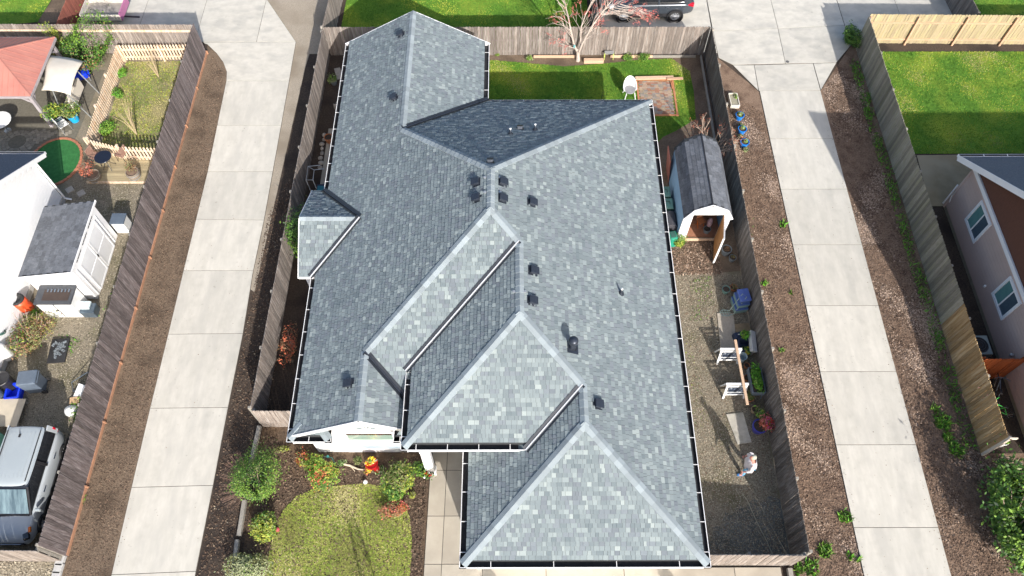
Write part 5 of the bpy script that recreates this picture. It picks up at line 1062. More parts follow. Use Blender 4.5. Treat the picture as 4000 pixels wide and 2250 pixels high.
mb = MB(); mb.box((0, 1.12, 1.0), (1.45, .16, .05)); mb.build('cowl', black, sc_)
mb = MB(); mb.box((0, 2.035, .53), (1.2, .06, .2)); mb.build('grille', black, sc_, bevel=.02); mb = MB(); mb.box((0, 2.06, .60), (1.0, .03, .02)); mb.build('grille_bar', chrome, sc_)
mb = MB(); mb.tube([(.1, -1.5, 1.62), (.1, -1.7, 1.8)], [.012, .004], n=5); mb.box((.1, -1.48, 1.635), (.07, .12, .03)); mb.build('antenna', black, sc_)
# charcoal SUV, nose towards -x ---------------------------------------------------------
sv = thing('charcoal_suv', 'charcoal compact SUV parked on the concrete beyond the back fence', 'car', (7.25, 33.22, .05), math.pi / 2)
car_loft([(-2.28, body_ring(.66, .50, .92)), (-2.22, body_ring(.80, .40, 1.02)), (-1.8, body_ring(.90, .33, 1.08)), (-.8, body_ring(.925, .30, 1.08)), (.4, body_ring(.925, .30, 1.05)), (1.1, body_ring(.92, .30, 1.02)), (1.7, body_ring(.89, .33, .95)), (2.1, body_ring(.80, .36, .86)), (2.27, body_ring(.62, .42, .72))], paint_d, sv, 'body')
car_loft([(-2.12, top_ring(.74, .62, 1.02, 1.14)), (-1.92, top_ring(.80, .64, 1.03, 1.52)), (-1.5, top_ring(.83, .66, 1.04, 1.62)), (-.2, top_ring(.84, .68, 1.02, 1.66)), (.35, top_ring(.83, .67, 1.0, 1.60)), (1.25, top_ring(.80, .74, .97, 1.04)), (1.35, top_ring(.78, .72, .95, 1.0))], glass_d, sv, 'greenhouse', sub=1)
car_loft([(-2.1, top_ring(.56, .5, 1.53, 1.56, .02)), (-1.9, top_ring(.68, .62, 1.55, 1.62, .03)), (-.6, top_ring(.72, .65, 1.60, 1.69, .03)), (.15, top_ring(.70, .63, 1.58, 1.66, .03)), (.32, top_ring(.6, .56, 1.55, 1.60, .02))], paint_d, sv, 'roof')
for s in (-1, 1):
    mb = MB(); mb.beam((s * .69, .3, 1.60), (s * .78, 1.28, 1.0), .06, .05); mb.build('front_pillar', paint_d, sv)
    mb = MB(); mb.beam((s * .70, -1.62, 1.58), (s * .80, -1.95, 1.05), .30, .05, up=(s, 0, .3)); mb.build('rear_pillar', paint_d, sv)
    mb = MB(); mb.beam((s * .725, -.35, 1.6), (s * .845, -.38, 1.06), .09, .03, up=(s, 0, .3)); mb.build('door_pillar', paint_d, sv)
    mb = MB(); mb.beam((s * .865, -1.7, 1.075), (s * .865, 1.15, 1.04), .03, .03); mb.build('window_trim', chrome, sv)
    mb = MB(); mb.beam((s * .755, -1.55, 1.60), (s * .755, .2, 1.63), .03, .03); mb.build('roof_rail', chrome, sv)
    mb = MB(); mb.box((s * 1.01, .98, 1.1), (.18, .12, .14), taper=.85); mb.build('mirror', paint_d, sv, bevel=.03)
    for y in (-1.32, 1.35):
        wheel(sv, s * .84, y, .355, .22, s); mb = MB(); mb.lathe([(.36, -.1), (.43, -.1), (.43, .03), (.36, .03)], c=(s * .885, y, .36), n=24, cap=False, M=Matrix.Rotation(math.pi / 2, 3, 'Y')); mb.build('wheel_arch', black, sv)
    for y in (-.85, .35): mb = MB(); mb.box((s * .935, y, .92), (.035, .18, .035)); mb.build('door_handle', chrome, sv, bevel=.008)
    mb = MB(); mb.box((s * .76, -2.06, 1.0), (.22, .34, .15), rz=s * .35, taper=.85); mb.build('tail_light', lamp_r, sv, bevel=.03)
    mb = MB(); mb.box((s * .72, 2.02, .84), (.24, .34, .12), rz=-s * .45, taper=.8); mb.build('headlight', lamp_c, sv, bevel=.03)
    mb = MB(); mb.box((s * .915, 0, .42), (.04, 2.1, .16)); mb.build('sill', black, sv)
    for y in (-.38, .98): mb = MB(); mb.box((s * .928, y, .75), (.006, .012, .55)); mb.build('door_seam', black, sv)

# ================================================================== CENTRE TOP AND BACK YARD
mp_ = thing('coral_budded_tree', 'bare pale-stemmed tree tipped with coral red buds by the back fence', 'tree', (3.42, 29.5, 0))
mb = MB(); tips = []
random.seed(21)
mb.tube([(0, 0, 0), (-.02, .02, .35), (-.05, .04, .6)], [.11, .09, .08], n=8)
stems_ = [((-.05, .04, .5), [(-.28, .15, 1.0), (-.50, .2, 1.9), (-.68, .25, 2.7), (-.95, .3, 3.6), (-1.1, .3, 4.5)], .055), ((-.02, 0, .5), [(.14, -.05, 1.2), (.45, -.12, 2.2), (.85, 0, 2.9), (1.25, .1, 3.5), (1.7, .2, 4.3)], .055), ((0, 0, .6), [(.05, .1, 1.2), (.02, .25, 1.9), (.2, .4, 2.6), (.55, .5, 3.6), (.6, .6, 4.6)], .04), ((.0, .0, .7), [(-.5, -.1, 1.05), (-.95, -.1, 1.2)], .02)]
for (b0_, pts, r) in stems_:
    P0 = [Vector(b0_)] + [Vector(p) for p in pts]; n = len(P0); mb.tube(P0, [r * (1 - .75 * i / (n - 1)) for i in range(n)], n=7)
    for i in range(2 if n > 4 else 1, n):
        for k in range(4):
            d = (P0[i] - P0[i - 1]).normalized() + Vector((random.uniform(-.9, 1.1), random.uniform(-.6, .4), random.uniform(-.1, .5)))
            twigs(mb, P0[i - 1] + (P0[i] - P0[i - 1]) * random.random(), d, .62 if n > 4 else .4, r * .33, 2, .55, 2, tips, n=4)
for k in range(7): twigs(mb, Vector((1.0 + .12 * k, 0, 2.9 + .1 * k)), (1.0, -.2 + .1 * random.random(), .15 - .05 * k), .75, .016, 2, .4, 3, tips, n=4)
mb.build('trunk', bark_w, mp_)
V = []; F = []
tw = MB(); 
for (e, d, L) in tips:
    if e.x < .5 and random.random() < .45: continue
    for k in range(5):
        dd = (d + Vector([random.uniform(-.5, .5) for _ in range(3)])).normalized(); q = e + dd * random.uniform(.16, .34); sdv = dd.cross(Vector((random.random(), random.random(), 1))).normalized() * .008
        tw.add([e - sdv, e + sdv, q], [[0, 1, 2]])
        for j in range(2):
            c = e + (q - e) * random.uniform(.3, 1.05); a = Vector([random.gauss(0, .012) for _ in range(3)]); b = Vector([random.gauss(0, .012) for _ in range(3)]); tw.add([c + a, c + b, c - a, c - b], [[0, 1, 2, 3]])
o = tw.build('budding_twigs', bud_m, mp_); random.seed(5)
mb = MB(); mb.box((0, 0, 0), (.10, .09, .14)); t = mb.build('bird_feeder', mat('aqua_metal', (.18, .42, .42), (.14, .35, .36), scale=4, rough=.5), bevel=.015); t.location = (3.17, 29.45, 1.0); tag(t, 'small aqua box tied to the left stem of the coral-budded tree', 'bird feeder')
q = G(1484, 157); mb = MB(); mb.box((q.x + .18, q.y, .10), (1.0, .2, .20)); tag(mb.build('timber_board', timber, bevel=.01), 'short pale board lying on the grass below the coral-budded tree', 'board')
for (x0, x1, lb) in ((1342, 1456, 'thin pinkish edging board at the fence foot left of the tree'), (1535, 1640, 'thin pale edging board at the fence foot right of the tree'), (1640, 1748, 'weathered edging board at the fence foot near the dark corner')):
    a, b = G(x0, 138), G(x1, 139); mb = MB(); mb.beam((a.x, 29.72, .08), (b.x, 29.72, .08), .05, .16); tag(mb.build('edging_board', timber if x0 != 1640 else timber_g), lb, 'edging board')
mb = MB(); mb.beam((9.62, 22.3, .1), (9.66, 29.7, .1), .06, .18); tag(mb.build('edging_board', timber_g), 'long dark edging timber along the foot of the shaded east fence', 'edging board')
q = G(1531, 152); t = thing('garden_kneeler', 'small yellow-green legged garden stool against the sunlit back fence', 'stool', q); lg = mat('lime_metal', (.55, .62, .18), (.48, .55, .14), rough=.5)
mb = MB(); mb.box((0, .12, .42), (.46, .2, .04)); mb.build('seat', rust_b, t)
for s in (-.22, .22): mb = MB(); mb.tube([(s, .2, 0), (s, .2, .42), (s, .02, .42), (s, .02, 0)], .02, n=6); mb.build('leg', lg, t)
for (x, y, r, lb, ms) in ((1332, 150, .2, 'small pale green plant clump left of the tree in the bed', [leaf_s, leaf_b]), (1575, 150, .28, 'green plant clump right of the lime-legged stool', [leaf_b, leaf_a]), (1620, 150, .3, 'leafy green clump along the back bed near the corner', [leaf_b, leaf_a]), (1252, 140, .12, 'tiny sprouting plant at the roof corner end of the bed', [leaf_b, leaf_o])):
    p = G(x, y); shrub('bed_plant', lb, (p.x, p.y, r * .5), (r, r * .7, r * .55), int(500 * r / .2), .04, ms, stems=0, cat='plant')
# egg chair
q = (G(1572, 247) + G(1592, 248)) / 2; ec = thing('egg_chair', 'white rounded tub chair on four legs standing on the back lawn', 'chair', (q.x, q.y + .15, 0), .12)
mb = MB(); nn = 20; rows = []
vs = []; 
for i in range(9):
    t_ = i / 8
    for k in range(nn + 1):
        a = math.pi * (-.12 + 1.24 * k / nn); zt = .42 + t_ * (.16 + .42 * max(0, math.sin(a)) ** .8); r = .25 + .08 * math.sin(t_ * 2.2)
        vs.append((r * 1.05 * math.cos(a), r * 1.15 * math.sin(a) + .02, zt))
fs = [[i * (nn + 1) + k, i * (nn + 1) + k + 1, (i + 1) * (nn + 1) + k + 1, (i + 1) * (nn + 1) + k] for i in range(8) for k in range(nn)]
mb.add(vs, fs); o = mb.build('shell', white_pl, ec, smooth=True); sm = o.modifiers.new('s', 'SOLIDIFY'); sm.thickness = .025
mb = MB(); mb.lathe([(0, .40), (.25, .40), (.27, .43), (.25, .46), (0, .47)], n=20, sy=1.05); mb.build('seat', mat('grey_cushion', (.24, .24, .25), (.2, .2, .21), rough=.8), ec)
for (x, y) in ((-.2, -.22), (.2, -.22), (-.18, .2), (.18, .2)): mb = MB(); mb.tube([(x, y, .42), (x * 1.35, y * 1.3, 0)], .022, n=7); mb.build('leg', white_pl, ec)
t = thing('wire_stand', 'thin dark wire stand on the lawn left of the white tub chair', 'stand', G(1518, 250)); mb = MB(); mb.tube([(-.1, 0, 0), (-.1, 0, .5), (.1, 0, .5), (.1, 0, 0)], .01, n=5); mb.tube([(-.1, 0, .25), (.1, 0, .25)], .008, n=5); mb.build('frame', black, t)
# brick patio
bpt = thing('brick_patio', 'square patio of small mottled bricks with orange timber border', 'patio', (6.32, 25.85, 0))
mb = MB(); mb.box((0, 0, 0), (.195, .095, .05)); bm_ = []
for k in range(3): me = bpy.data.meshes.new('brick'); me.from_pydata(mb.v, [], mb.f); me.materials.append(brick_m[k]); bm_.append(me)
for r in range(22):
    for c in range(8):
        o = link('brick', bm_[random.randrange(3)], bpt); o.location = (.1 + c * .2 + (.05 if r % 2 else 0), .05 + r * .1, .03 + random.uniform(-.002, .002))
obm = mat('orange_border', (.50, .22, .11), (.40, .17, .085), scale=5, rough=.8)
for (c, d) in (((.87, -.06, .03), (1.86, .09, .08)), ((1.74, 1.12, .03), (.09, 2.26, .08)), ((.87, 2.28, .03), (1.86, .09, .08)), ((-.05, 1.12, .03), (.09, 2.26, .08))): mb = MB(); mb.box(c, d); mb.build('border_board', obm, bpt)
mb = MB(); mb.beam((6.2, 28.12, .17), (8.1, 28.17, .17), .2, .05); tag(mb.build('timber_plank', timber, bevel=.004), 'pale plank lying across the brick patio, the left longer one', 'plank')
mb = MB(); mb.beam((7.75, 28.02, .225), (8.55, 28.05, .225), .14, .045); tag(mb.build('timber_plank', rail_m, bevel=.004), 'short pinkish plank sticking out beyond the patio corner', 'plank')
mb = MB(); mb.beam((7.95, 27.95, .1), (7.98, 27.5, .1), .05, .05); tag(mb.build('timber_plank', obm), 'small brown timber offcut inside the patio corner', 'plank')
# bare shrub
q = G(1768, 330); bs = thing('bare_shrub', 'bare branching reddish shrub behind the barn-roofed shed', 'shrub', (9.0, 23.05, 0)); mb = MB(); tips = []; mb.tube([(0, 0, 0), (.03, 0, .35)], [.06, .05], n=7)
for k in range(7): a = k * .9; twigs(mb, (0.02, 0, .3), (math.cos(a), math.sin(a) * .8, .95), .78, .036, 3, .55, 3, tips, n=4)
mb.build('branches', bark_b, bs); tw = MB()
for (e, d, L) in tips:
    for j in range(3): c = e + Vector([random.gauss(0, .05) for _ in range(3)]); a = Vector([random.gauss(0, .012) for _ in range(3)]); b = Vector([random.gauss(0, .012) for _ in range(3)]); tw.add([c + a, c + b, c - a, c - b], [[0, 1, 2, 3]])
tw.build('buds', leaf_r, bs)

# ================================================================== WEST SIDE YARD
p = G(745, 520); shrub('side_shrub', 'loose dark green shrub leaning over the fence beside the small roof bump-out', (-8.9, 18.1, 1.1), (.5, .95, .95), 2600, .055, [leaf_a, leaf_c, leaf_b], [.5, .35, .15], stems=8)
p = G(725, 820); shrub('rust_shrub', 'rusty red twiggy maple shrub in the dark west side yard', (-8.75, 13.2, .7), (.42, .75, .5), 900, .045, [leaf_r, leaf_br], stems=14)
q = G(815, 160); t = thing('wall_planter', 'hanging pot with pale green plant near the northwest fence corner', 'plant pot', (-8.75, 27.9, 0)); mb = MB(); mb.lathe([(.12, 0), (.17, .25), (.14, .25), (0, .22)], n=14); mb.build('pot', pot_g, t); leaves('foliage', (0, 0, .34), (.24, .24, .16), 350, .045, [leaf_s, leaf_b], t)
q = G(842, 210); o = chair('garden_chair', 'small pale chair in the shade between west fence and roof edge', (-8.15, 26.0, 0), 2.8, stone_m, stone_m, h=.4, back=.35)
pot('planter_pot', 'orange terracotta pot in the shaded west yard under the gutter', (-8.55, 24.2, 0), .2, .34, terra)
mb = MB(); mb.lathe([(0, 0), (.16, .05), (.18, .16), (.1, .26), (0, .28)], c=(-8.2, 28.2, 0), n=12); tag(mb.build('garden_stone', white_pl, smooth=True), 'round pale garden stone in the northwest yard corner', 'stone')
mb = MB(); mb.box((-8.62, 28.6, .02), (.3, .8, .04), rz=.3); tag(mb.build('stepping_stone', stone_m), 'long flat grey stone by the northwest fence corner', 'stepping stone')
slab([(-8.7, 20.2), (-7.9, 20.2), (-7.9, 25.0), (-8.7, 25.0)], road('side_path'), concrete_w, z=.03)
t = thing('hand_cart', 'curved pale metal garden cart frame by the west fence', 'cart', (-8.9, 21.8, 0)); mb = MB(); mb.tube([(.0, -.9, .1), (-.2, -.5, .8), (-.15, .1, 1.0), (.35, .25, .9)], .02, n=6); mb.tube([(.3, -.9, .1), (.1, -.5, .8), (.15, -.1, 1.0), (.55, .05, .9)], .02, n=6); mb.tube([(-.2, -.5, .8), (.1, -.5, .8)], .015, n=6); mb.tube([(-.15, .1, 1.0), (.15, -.1, 1.0)], .015, n=6); mb.build('frame', rust_b, t)
t = thing('tool_caddy', 'small dark blue box with teal lid beside the curved cart', 'box', (-8.5, 21.1, 0)); mb = MB(); mb.box((0, 0, .22), (.4, .5, .44)); mb.build('box', navy, t, bevel=.02); mb = MB(); mb.box((0, -.05, .46), (.3, .34, .05)); mb.build('lid', mat('teal_lid', (.03, .2, .25), rough=.4), t, bevel=.01)
for i, (x, y, lb) in enumerate(((-8.2, 14.2, 'round pale stepping stone in the west yard nearest the bump-out'), (-8.15, 13.2, 'round stepping stone in the west yard beside the rusty shrub'), (-8.3, 12.0, 'round stepping stone nearest the gate fence in the west yard'))):
    mb = MB(); mb.lathe([(.22, 0), (.22, .04), (0, .045)], c=(x, y, .006), n=16); tag(mb.build('stepping_stone', stone_m), lb, 'stepping stone')
for k in range(8):
    mb = MB(); mb.lathe([(0, 0), (.1, .02), (.12, .08), (.05, .14), (0, .15)], c=(0, 0, 0), n=8, sx=random.uniform(.7, 1.2)); 
    if k == 0: rk = thing('rock_edging', 'row of small tan rocks along the foot of the west fence', 'rocks', (-8.85, 22.6, 0))
    o = mb.build('rock', stone_m, rk); o.location = (random.uniform(-.06, .06), k * .28, 0)

# ================================================================== EAST SIDE YARD
gs = thing('barn_shed', 'white-fronted barn-roofed shed with dark shingles and open plywood door', 'shed', (0, 0, 0))
gy0, gy1 = 18.60, 22.25; pr_ = [(7.22, 1.72), (7.55, 2.30), (8.22, 2.66), (8.93, 2.30), (9.24, 1.72)]
wl, wr_ = 7.22, 9.20
mb = MB()
front_ = [(wl, 0), (7.60, 0), (7.60, 1.86), (8.88, 1.86), (8.88, 0), (wr_, 0), (wr_, 1.70), (8.91, 2.26), (8.22, 2.62), (7.57, 2.26), (wl + .02, 1.70)]
vs = [(x, gy0, z) for x, z in front_] + [(x, gy0 + .07, z) for x, z in front_]; n = len(front_)
mb.add(vs, [[0, 1, 2, 9, 10], [2, 3, 7, 8, 9], [3, 4, 5, 6, 7]] + [[i, i + n, (i + 1) % n + n, (i + 1) % n] for i in range(n)]); mb.build('front_wall', white, gs)
mb = MB(); mb.box((wl + .03, (gy0 + gy1) / 2 + .02, .85), (.05, gy1 - gy0 - .12, 1.7)); mb.build('side_wall', blue_wall, gs)
mb = MB(); mb.box((wr_ - .03, (gy0 + gy1) / 2 + .02, .85), (.05, gy1 - gy0 - .12, 1.7)); mb.build('side_wall', blue_wall, gs)
mb = MB(); mb.add([(x, gy1 - .03, z) for x, z in [(wl, 0), (wr_, 0), (wr_, 1.7), (8.91, 2.26), (8.22, 2.62), (7.57, 2.26), (wl, 1.7)]], [list(range(7))]); mb.build('back_wall', blue_wall, gs)
mb = MB(); mb.box(((wl + wr_) / 2, (gy0 + gy1) / 2, .07), (wr_ - wl - .16, gy1 - gy0 - .2, .06)); mb.build('floor', mat('osb_floor', (.42, .20, .12), (.30, .14, .08), scale=9, rough=.8), gs)
mb = MB(); mb.box((8.22, gy0 - .03, .09), (1.5, .08, .12)); mb.build('threshold', timber, gs)
for k in range(4):
    a, b = pr_[k], pr_[k + 1]; L = math.hypot(b[0] - a[0], b[1] - a[1]); ang = math.atan2(b[1] - a[1], b[0] - a[0])
    R = Matrix.Translation(((a[0] + b[0]) / 2, (gy0 + gy1) / 2, (a[1] + b[1]) / 2)) @ Matrix.Rotation(-ang, 4, 'Y')
    mb = MB(); mb.box((0, .0, -.02), (L, gy1 - gy0 + .16, .04)); mb.build('roof_deck', deck_m, gs, matrix=R)
    mb = MB(); mb.box((0, -(gy1 - gy0) / 2 - .10, -.03), (L + .02, .04, .11)); mb.build('rake_board', white, gs, matrix=R)
    rows = 4; e = L / rows; up = 1 if k < 2 else -1
    mb = MB(); wv = .295; mb.add([(0, -wv / 2, .014), (0, wv / 2, .014), (e * up, wv / 2, .003), (e * up, -wv / 2, .003), (0, -wv / 2, -.003), (0, wv / 2, -.003)], [[3, 2, 1, 0], [0, 1, 5, 4]] if up > 0 else [[0, 1, 2, 3], [4, 5, 1, 0]]); me = bpy.data.meshes.new('shingle'); me.from_pydata(mb.v, [], mb.f); me.materials.append(roof_gry)
    for r in range(rows):
        y = -(gy1 - gy0) / 2 + .10
        while y < (gy1 - gy0) / 2 - .12:
            o = link('shingle', me, gs); o.matrix_basis = R @ Matrix.Translation(((-L / 2 + r * e) * up if up > 0 else (L / 2 - r * e), y + (.07 if r % 2 else 0), .001)); y += .30
mb = MB(); mb.beam((8.22, gy0 - .09, 2.672), (8.22, gy1 + .09, 2.672), .05, .02); mb.build('ridge_line', black, gs)
dr_ = thing('d', None, None); bpy.data.objects.remove(dr_)
a = Vector((8.86, gy0 - .03, .1)); b = Vector((8.66, 17.37, .1)); mb = MB(); mb.beam(a + Vector((0, 0, .9)), b + Vector((0, 0, .9)), .04, 1.78); d_ = mb.build('door', plywood, gs)
mb = MB(); ofs = Vector((.03, 0, 0)); mb.beam(a + ofs + Vector((0, 0, .9)), b + ofs + Vector((0, 0, .9)), .02, 1.84); mb.build('door_face', white, d_)
mb = MB(); mb.beam(a + ofs + Vector((0, 0, 1.80)), b + ofs + Vector((0, 0, 1.80)), .05, .04); mb.beam(b + Vector((0, -.01, 0)), b + Vector((0, -.01, 1.82)), .07, .04, up=(0, 1, 0)); mb.build('door_trim', white, d_); d_['label'] = 'open orange plywood door'
for z in (.5, 1.3): mb = MB(); mb.box(tuple(b + Vector((-.04, .1, z))), (.03, .08, .04)); mb.build('latch', chrome, d_)
pot('planter_pot', 'blue-grey tub just inside the open shed doorway', (8.55, 18.95, .1), .16, .26, pot_g)
t = thing('folding_chair', 'small terracotta-red folding chair inside the shed doorway', 'chair', (8.3, 19.3, .1), .4); mb = MB(); mb.box((0, 0, .35), (.32, .3, .03)); mb.build('seat', terra, t); mb = MB(); mb.box((0, .15, .55), (.32, .03, .28)); mb.build('backrest', terra, t)
for x in (-.14, .14):
    for y in (-.12, .12): mb = MB(); mb.tube([(x, y, .35), (x, -y, 0)], .012, n=5); mb.build('leg', lamp_o, t)
t = thing('bundled_cloth', 'bundled floral cloth standing on the tub in the shed', 'cloth bundle', (8.62, 19.1, .36)); mb = MB(); mb.lathe([(0, 0), (.12, .05), (.15, .3), (.09, .5), (0, .55)], n=12, sx=.8); mb.build('cloth', mat('floral_cloth', (.5, .32, .34), (.22, .16, .2), scale=14, rough=.9, bump=.4), t, smooth=True)
mb = MB(); mb.box((7.12, 22.2, .75), (.04, .9, 1.5), M=Matrix.Rotation(-.12, 3, 'Y')); tag(mb.build('leaning_panel', mat('dull_red_panel', (.32, .12, .09), (.25, .09, .07), scale=4, rough=.8)), 'dull red panel leaning behind the barn-roofed shed', 'panel')
for (x, y, lb, m) in ((6.83, 20.75, 'dark green storage bin by the blue shed wall, farthest from the viewer', green_d), (6.88, 20.1, 'dark green storage bin by the blue shed wall, second along', green_d)):
    t = thing('storage_bin', lb, 'storage bin', (x, y, 0)); mb = MB(); mb.box((0, 0, .3), (.5, .55, .6), taper=.95); mb.build('body', m, t, bevel=.03)
    mb = MB(); mb.box((0, 0, .63), (.54, .6, .08), taper=.85); mb.build('lid', mat('sage_lid', (.12, .25, .21), (.15, .29, .25), scale=4, rough=.45), t, bevel=.03); mb = MB()
    mb.tube([(-.1, -.08, .68), (-.1, .08, .68), (.1, .08, .68), (.1, -.08, .68)], .012, n=5); mb.build('handle', black, t)
t = thing('covered_box', 'low dark box with arched lid between green bins and teal planter', 'storage box', (6.95, 19.3, 0)); mb = MB(); mb.box((0, 0, .25), (.55, .75, .5)); mb.lathe([(.0, -.37), (.27, -.37), (.27, .37), (0, .37)], c=(0, 0, .42), n=16, M=Matrix.Rotation(math.pi / 2, 3, 'X')); mb.build('body', mat('slate_plastic', (.05, .05, .06), (.07, .07, .08), rough=.5), t)
t = thing('teal_planter', 'bright teal upturned planter under the east gutter beside the shed', 'planter', (6.98, 18.5, 0), .2); mb = MB(); mb.box((0, 0, .28), (.46, .6, .56), taper=.7); mb.build('body', green_p, t, bevel=.05); mb = MB(); mb.box((0, 0, .57), (.24, .3, .03)); mb.build('rim', green_d, t, bevel=.01)
shrub('yellow_bush', 'small round yellow-green bush at the left foot of the shed front', (7.22, 18.3, .3), (.30, .28, .26), 1100, .04, [leaf_y, leaf_b, leaf_a], stems=4)
pot('planter_pot', 'large grey ribbed pot with dead stems by the shaded east fence', (9.25, 17.9, 0), .21, .36, pot_g, (.12, .1, 60, .03, [leaf_br], None))
pot('planter_pot', 'smaller grey pot touching the large ribbed pot', (9.48, 17.55, 0), .15, .24, pot_g, (.13, .1, 80, .03, [leaf_br, leaf_o], None))
pot('planter_pot', 'empty sage green pot left of the blue tote stack', (8.98, 15.98, 0), .16, .26, mat('sage_pot', (.14, .25, .22), (.11, .2, .18), rough=.5))
pot('planter_pot', 'terracotta pot half buried beside the sage green pot', (9.32, 16.1, 0), .15, .2, terra, (.12, .08, 80, .04, [leaf_br, leaf_o], None))
def tote(label, c, d, m, lm, rz=0.0):
    t = thing('storage_tote', label, 'storage tote', c, rz); mb = MB(); mb.box((0, 0, d[2] / 2), d, taper=1.08); mb.build('body', m, t, bevel=.02); mb = MB(); mb.box((0, 0, d[2] + .015), (d[0] * 1.12, d[1] * 1.12, .04), taper=.96); mb.build('lid', lm, t, bevel=.015); return t
tote('greenish clear tote at the bottom of the stack by the fence', (9.42, 15.28, 0), (.5, .62, .30), tote_c, tote_b, .15)
tote('middle clear tote with blue lid in the stack by the fence', (9.44, 15.32, .34), (.46, .58, .26), tote_c, tote_b, .15)
tote('topmost tote with periwinkle blue lid above the hand truck', (9.48, 15.36, .63), (.42, .52, .20), tote_b, mat('periwinkle_lid', (.10, .15, .42), (.12, .18, .46), rough=.4), .15)
t = thing('hand_truck', 'pale folding hand truck lying against the tote stack', 'hand truck', (0, 0, 0)); hm = mat('pale_metal_green', (.36, .46, .40), (.3, .38, .34), rough=.4, metal=.3)
mb = MB(); mb.tube([(8.98, 15.0, .12), (9.38, 15.35, .95), (9.52, 15.2, .97), (9.14, 14.86, .12)], .016, n=6)
for k in (.15, .5, .8): a = Vector((8.98, 15.0, .12)).lerp(Vector((9.38, 15.35, .95)), k); b = Vector((9.14, 14.86, .12)).lerp(Vector((9.52, 15.2, .97)), k); mb.tube([a, b], .012, n=5)
mb.build('frame', hm, t); mb = MB(); mb.tube([(8.98, 15.05, .1), (8.75, 15.1, .06), (8.62, 15.0, .05), (8.68, 14.85, .05), (8.9, 14.8, .06), (9.1, 14.86, .1)], .018, n=6)
for k in range(3): mb.tube([(8.72 + k * .1, 15.1 - k * .01, .06), (8.78 + k * .1, 14.82, .06)], .012, n=5)
mb.tube([(8.64, 14.97, .06), (9.05, 14.97, .08)], .012, n=5); mb.build('toe_plate', hm, t)
for (pts, lb) in (([(805, 883), (1010, 885), (1060, 1330), (850, 1330)], None),):
    w4 = [Gn(2550 + x / 3.22, 950 + y / 3.22) for x, y in pts]; mb = MB(); c = sum(w4, Vector()) / 4; mb.prism([(p.x, p.y) for p in w4], .0, .05); tag(mb.build('concrete_pad', mat('warm_slab', (.42, .37, .30), (.34, .30, .245), scale=14, rough=.95, bump=.3), bevel=.008), 'long tan paving pad between the tote stack and the first sawhorse', 'paving slab')
w4 = [Gn(2550 + x / 2.634, 1350 + y / 2.634) for x, y in [(752, 710), (925, 688), (1015, 1000), (870, 1018)]]; mb = MB(); mb.prism([(p.x, p.y) for p in w4], .0, .05); tag(mb.build('concrete_pad', mat('pale_slab', (.47, .44, .37), (.38, .355, .30), scale=6, rough=.95, bump=.3, c3=(.28, .27, .22), scale3=2), bevel=.008), 'pale worn paving pad between the second sawhorse and the person', 'paving slab')
mb = MB(); 
for k in range(3): mb.box((9.42 + random.uniform(-.05, .05), 14.35 - k * .25, .03 + .02 * k), (.62, .24, .03), rz=random.uniform(-.1, .1))
tag(mb.build('board_scraps', mat('wet_board', (.34, .25, .15), (.25, .18, .10), scale=6, rough=.8)), 'damp tan board scraps on the ground beside the tan paving pad', 'boards')
# sawhorses and beam
def sawhorse(label, x, y):
    t = thing('sawhorse', label, 'sawhorse', (x, y, 0)); mb = MB(); mb.box((0, 0, .80), (.86, .09, .06)); mb.build('top_rail', white_pl, t, bevel=.008)
    for s in (-1, 1):
        for q in (-1, 1): mb = MB(); mb.beam((s * .36, q * .03, .78), (s * .40, q * .26, 0), .07, .05); mb.build('leg', white_pl, t)
        mb = MB(); mb.beam((-.38, s * .17, .36), (.38, s * .17, .36), .03, .16); mb.build('side_panel', white_pl, t)
    mb = MB(); mb.box((0, -.145, .50), (.62, .015, .36), M=Matrix.Rotation(-.33, 3, 'X')); mb.build('dark_panel', mat('inky_panel', (.02, .028, .045), (.30, .33, .37), scale=9, rough=.3, lo=.5, hi=.72), t)
    for s in (-1, 1): mb = MB(); mb.box((0, -.20, .24) if s < 0 else (0, -.07, .72), (.72, .02, .05), M=Matrix.Rotation(-.33, 3, 'X')); mb.build('cross_bar', white_pl, t)
    return t
sawhorse('white folding sawhorse nearer the tote stack under the long beam', 8.60, 12.95); sawhorse('white folding sawhorse nearer the person under the long beam', 8.63, 11.48)
mb = MB(); mb.beam((8.80, 13.32, .865), (8.86, 10.62, .865), .10, .055); tag(mb.build('timber_beam', timber, bevel=.004), 'long raw timber beam resting across two white sawhorses', 'beam')
# bucket, tubs
t = thing('bucket', 'pale translucent bucket beside the first sawhorse', 'bucket', (9.16, 12.85, 0)); mb = MB(); mb.lathe([(.13, 0), (.17, .36), (.18, .37), (.16, .36), (.125, .04), (0, .04)], n=20); mb.build('bucket', mat('milky_plastic', (.42, .52, .56), (.36, .46, .5), rough=.35), t); mb = MB(); mb.tube([(.17 * math.cos(a), .05, .36 + .1 * math.sin(a)) for a in np.linspace(0, math.pi, 9)], .005, n=4); mb.build('handle', rust_b, t)
t = thing('navy_tub', 'square navy storage tub with open top beside the long planter', 'tub', (9.35, 13.35, 0), -.1); mb = MB()
for (c, d) in (((-.24, 0, .17), (.03, .5, .34)), ((.24, 0, .17), (.03, .5, .34)), ((0, -.24, .17), (.45, .03, .34)), ((0, .24, .17), (.45, .03, .34)), ((0, 0, .03), (.45, .45, .03))): mb.box(c, d)
mb.build('body', navy, t); mb = MB(); mb.beam((-.27, -.27, .34), (.27, -.27, .34), .05, .03); mb.beam((-.27, .27, .34), (.27, .27, .34), .05, .03); mb.beam((-.27, -.25, .34), (-.27, .25, .34), .05, .03); mb.beam((.27, -.25, .34), (.27, .25, .34), .05, .03); mb.build('rim', navy, t)
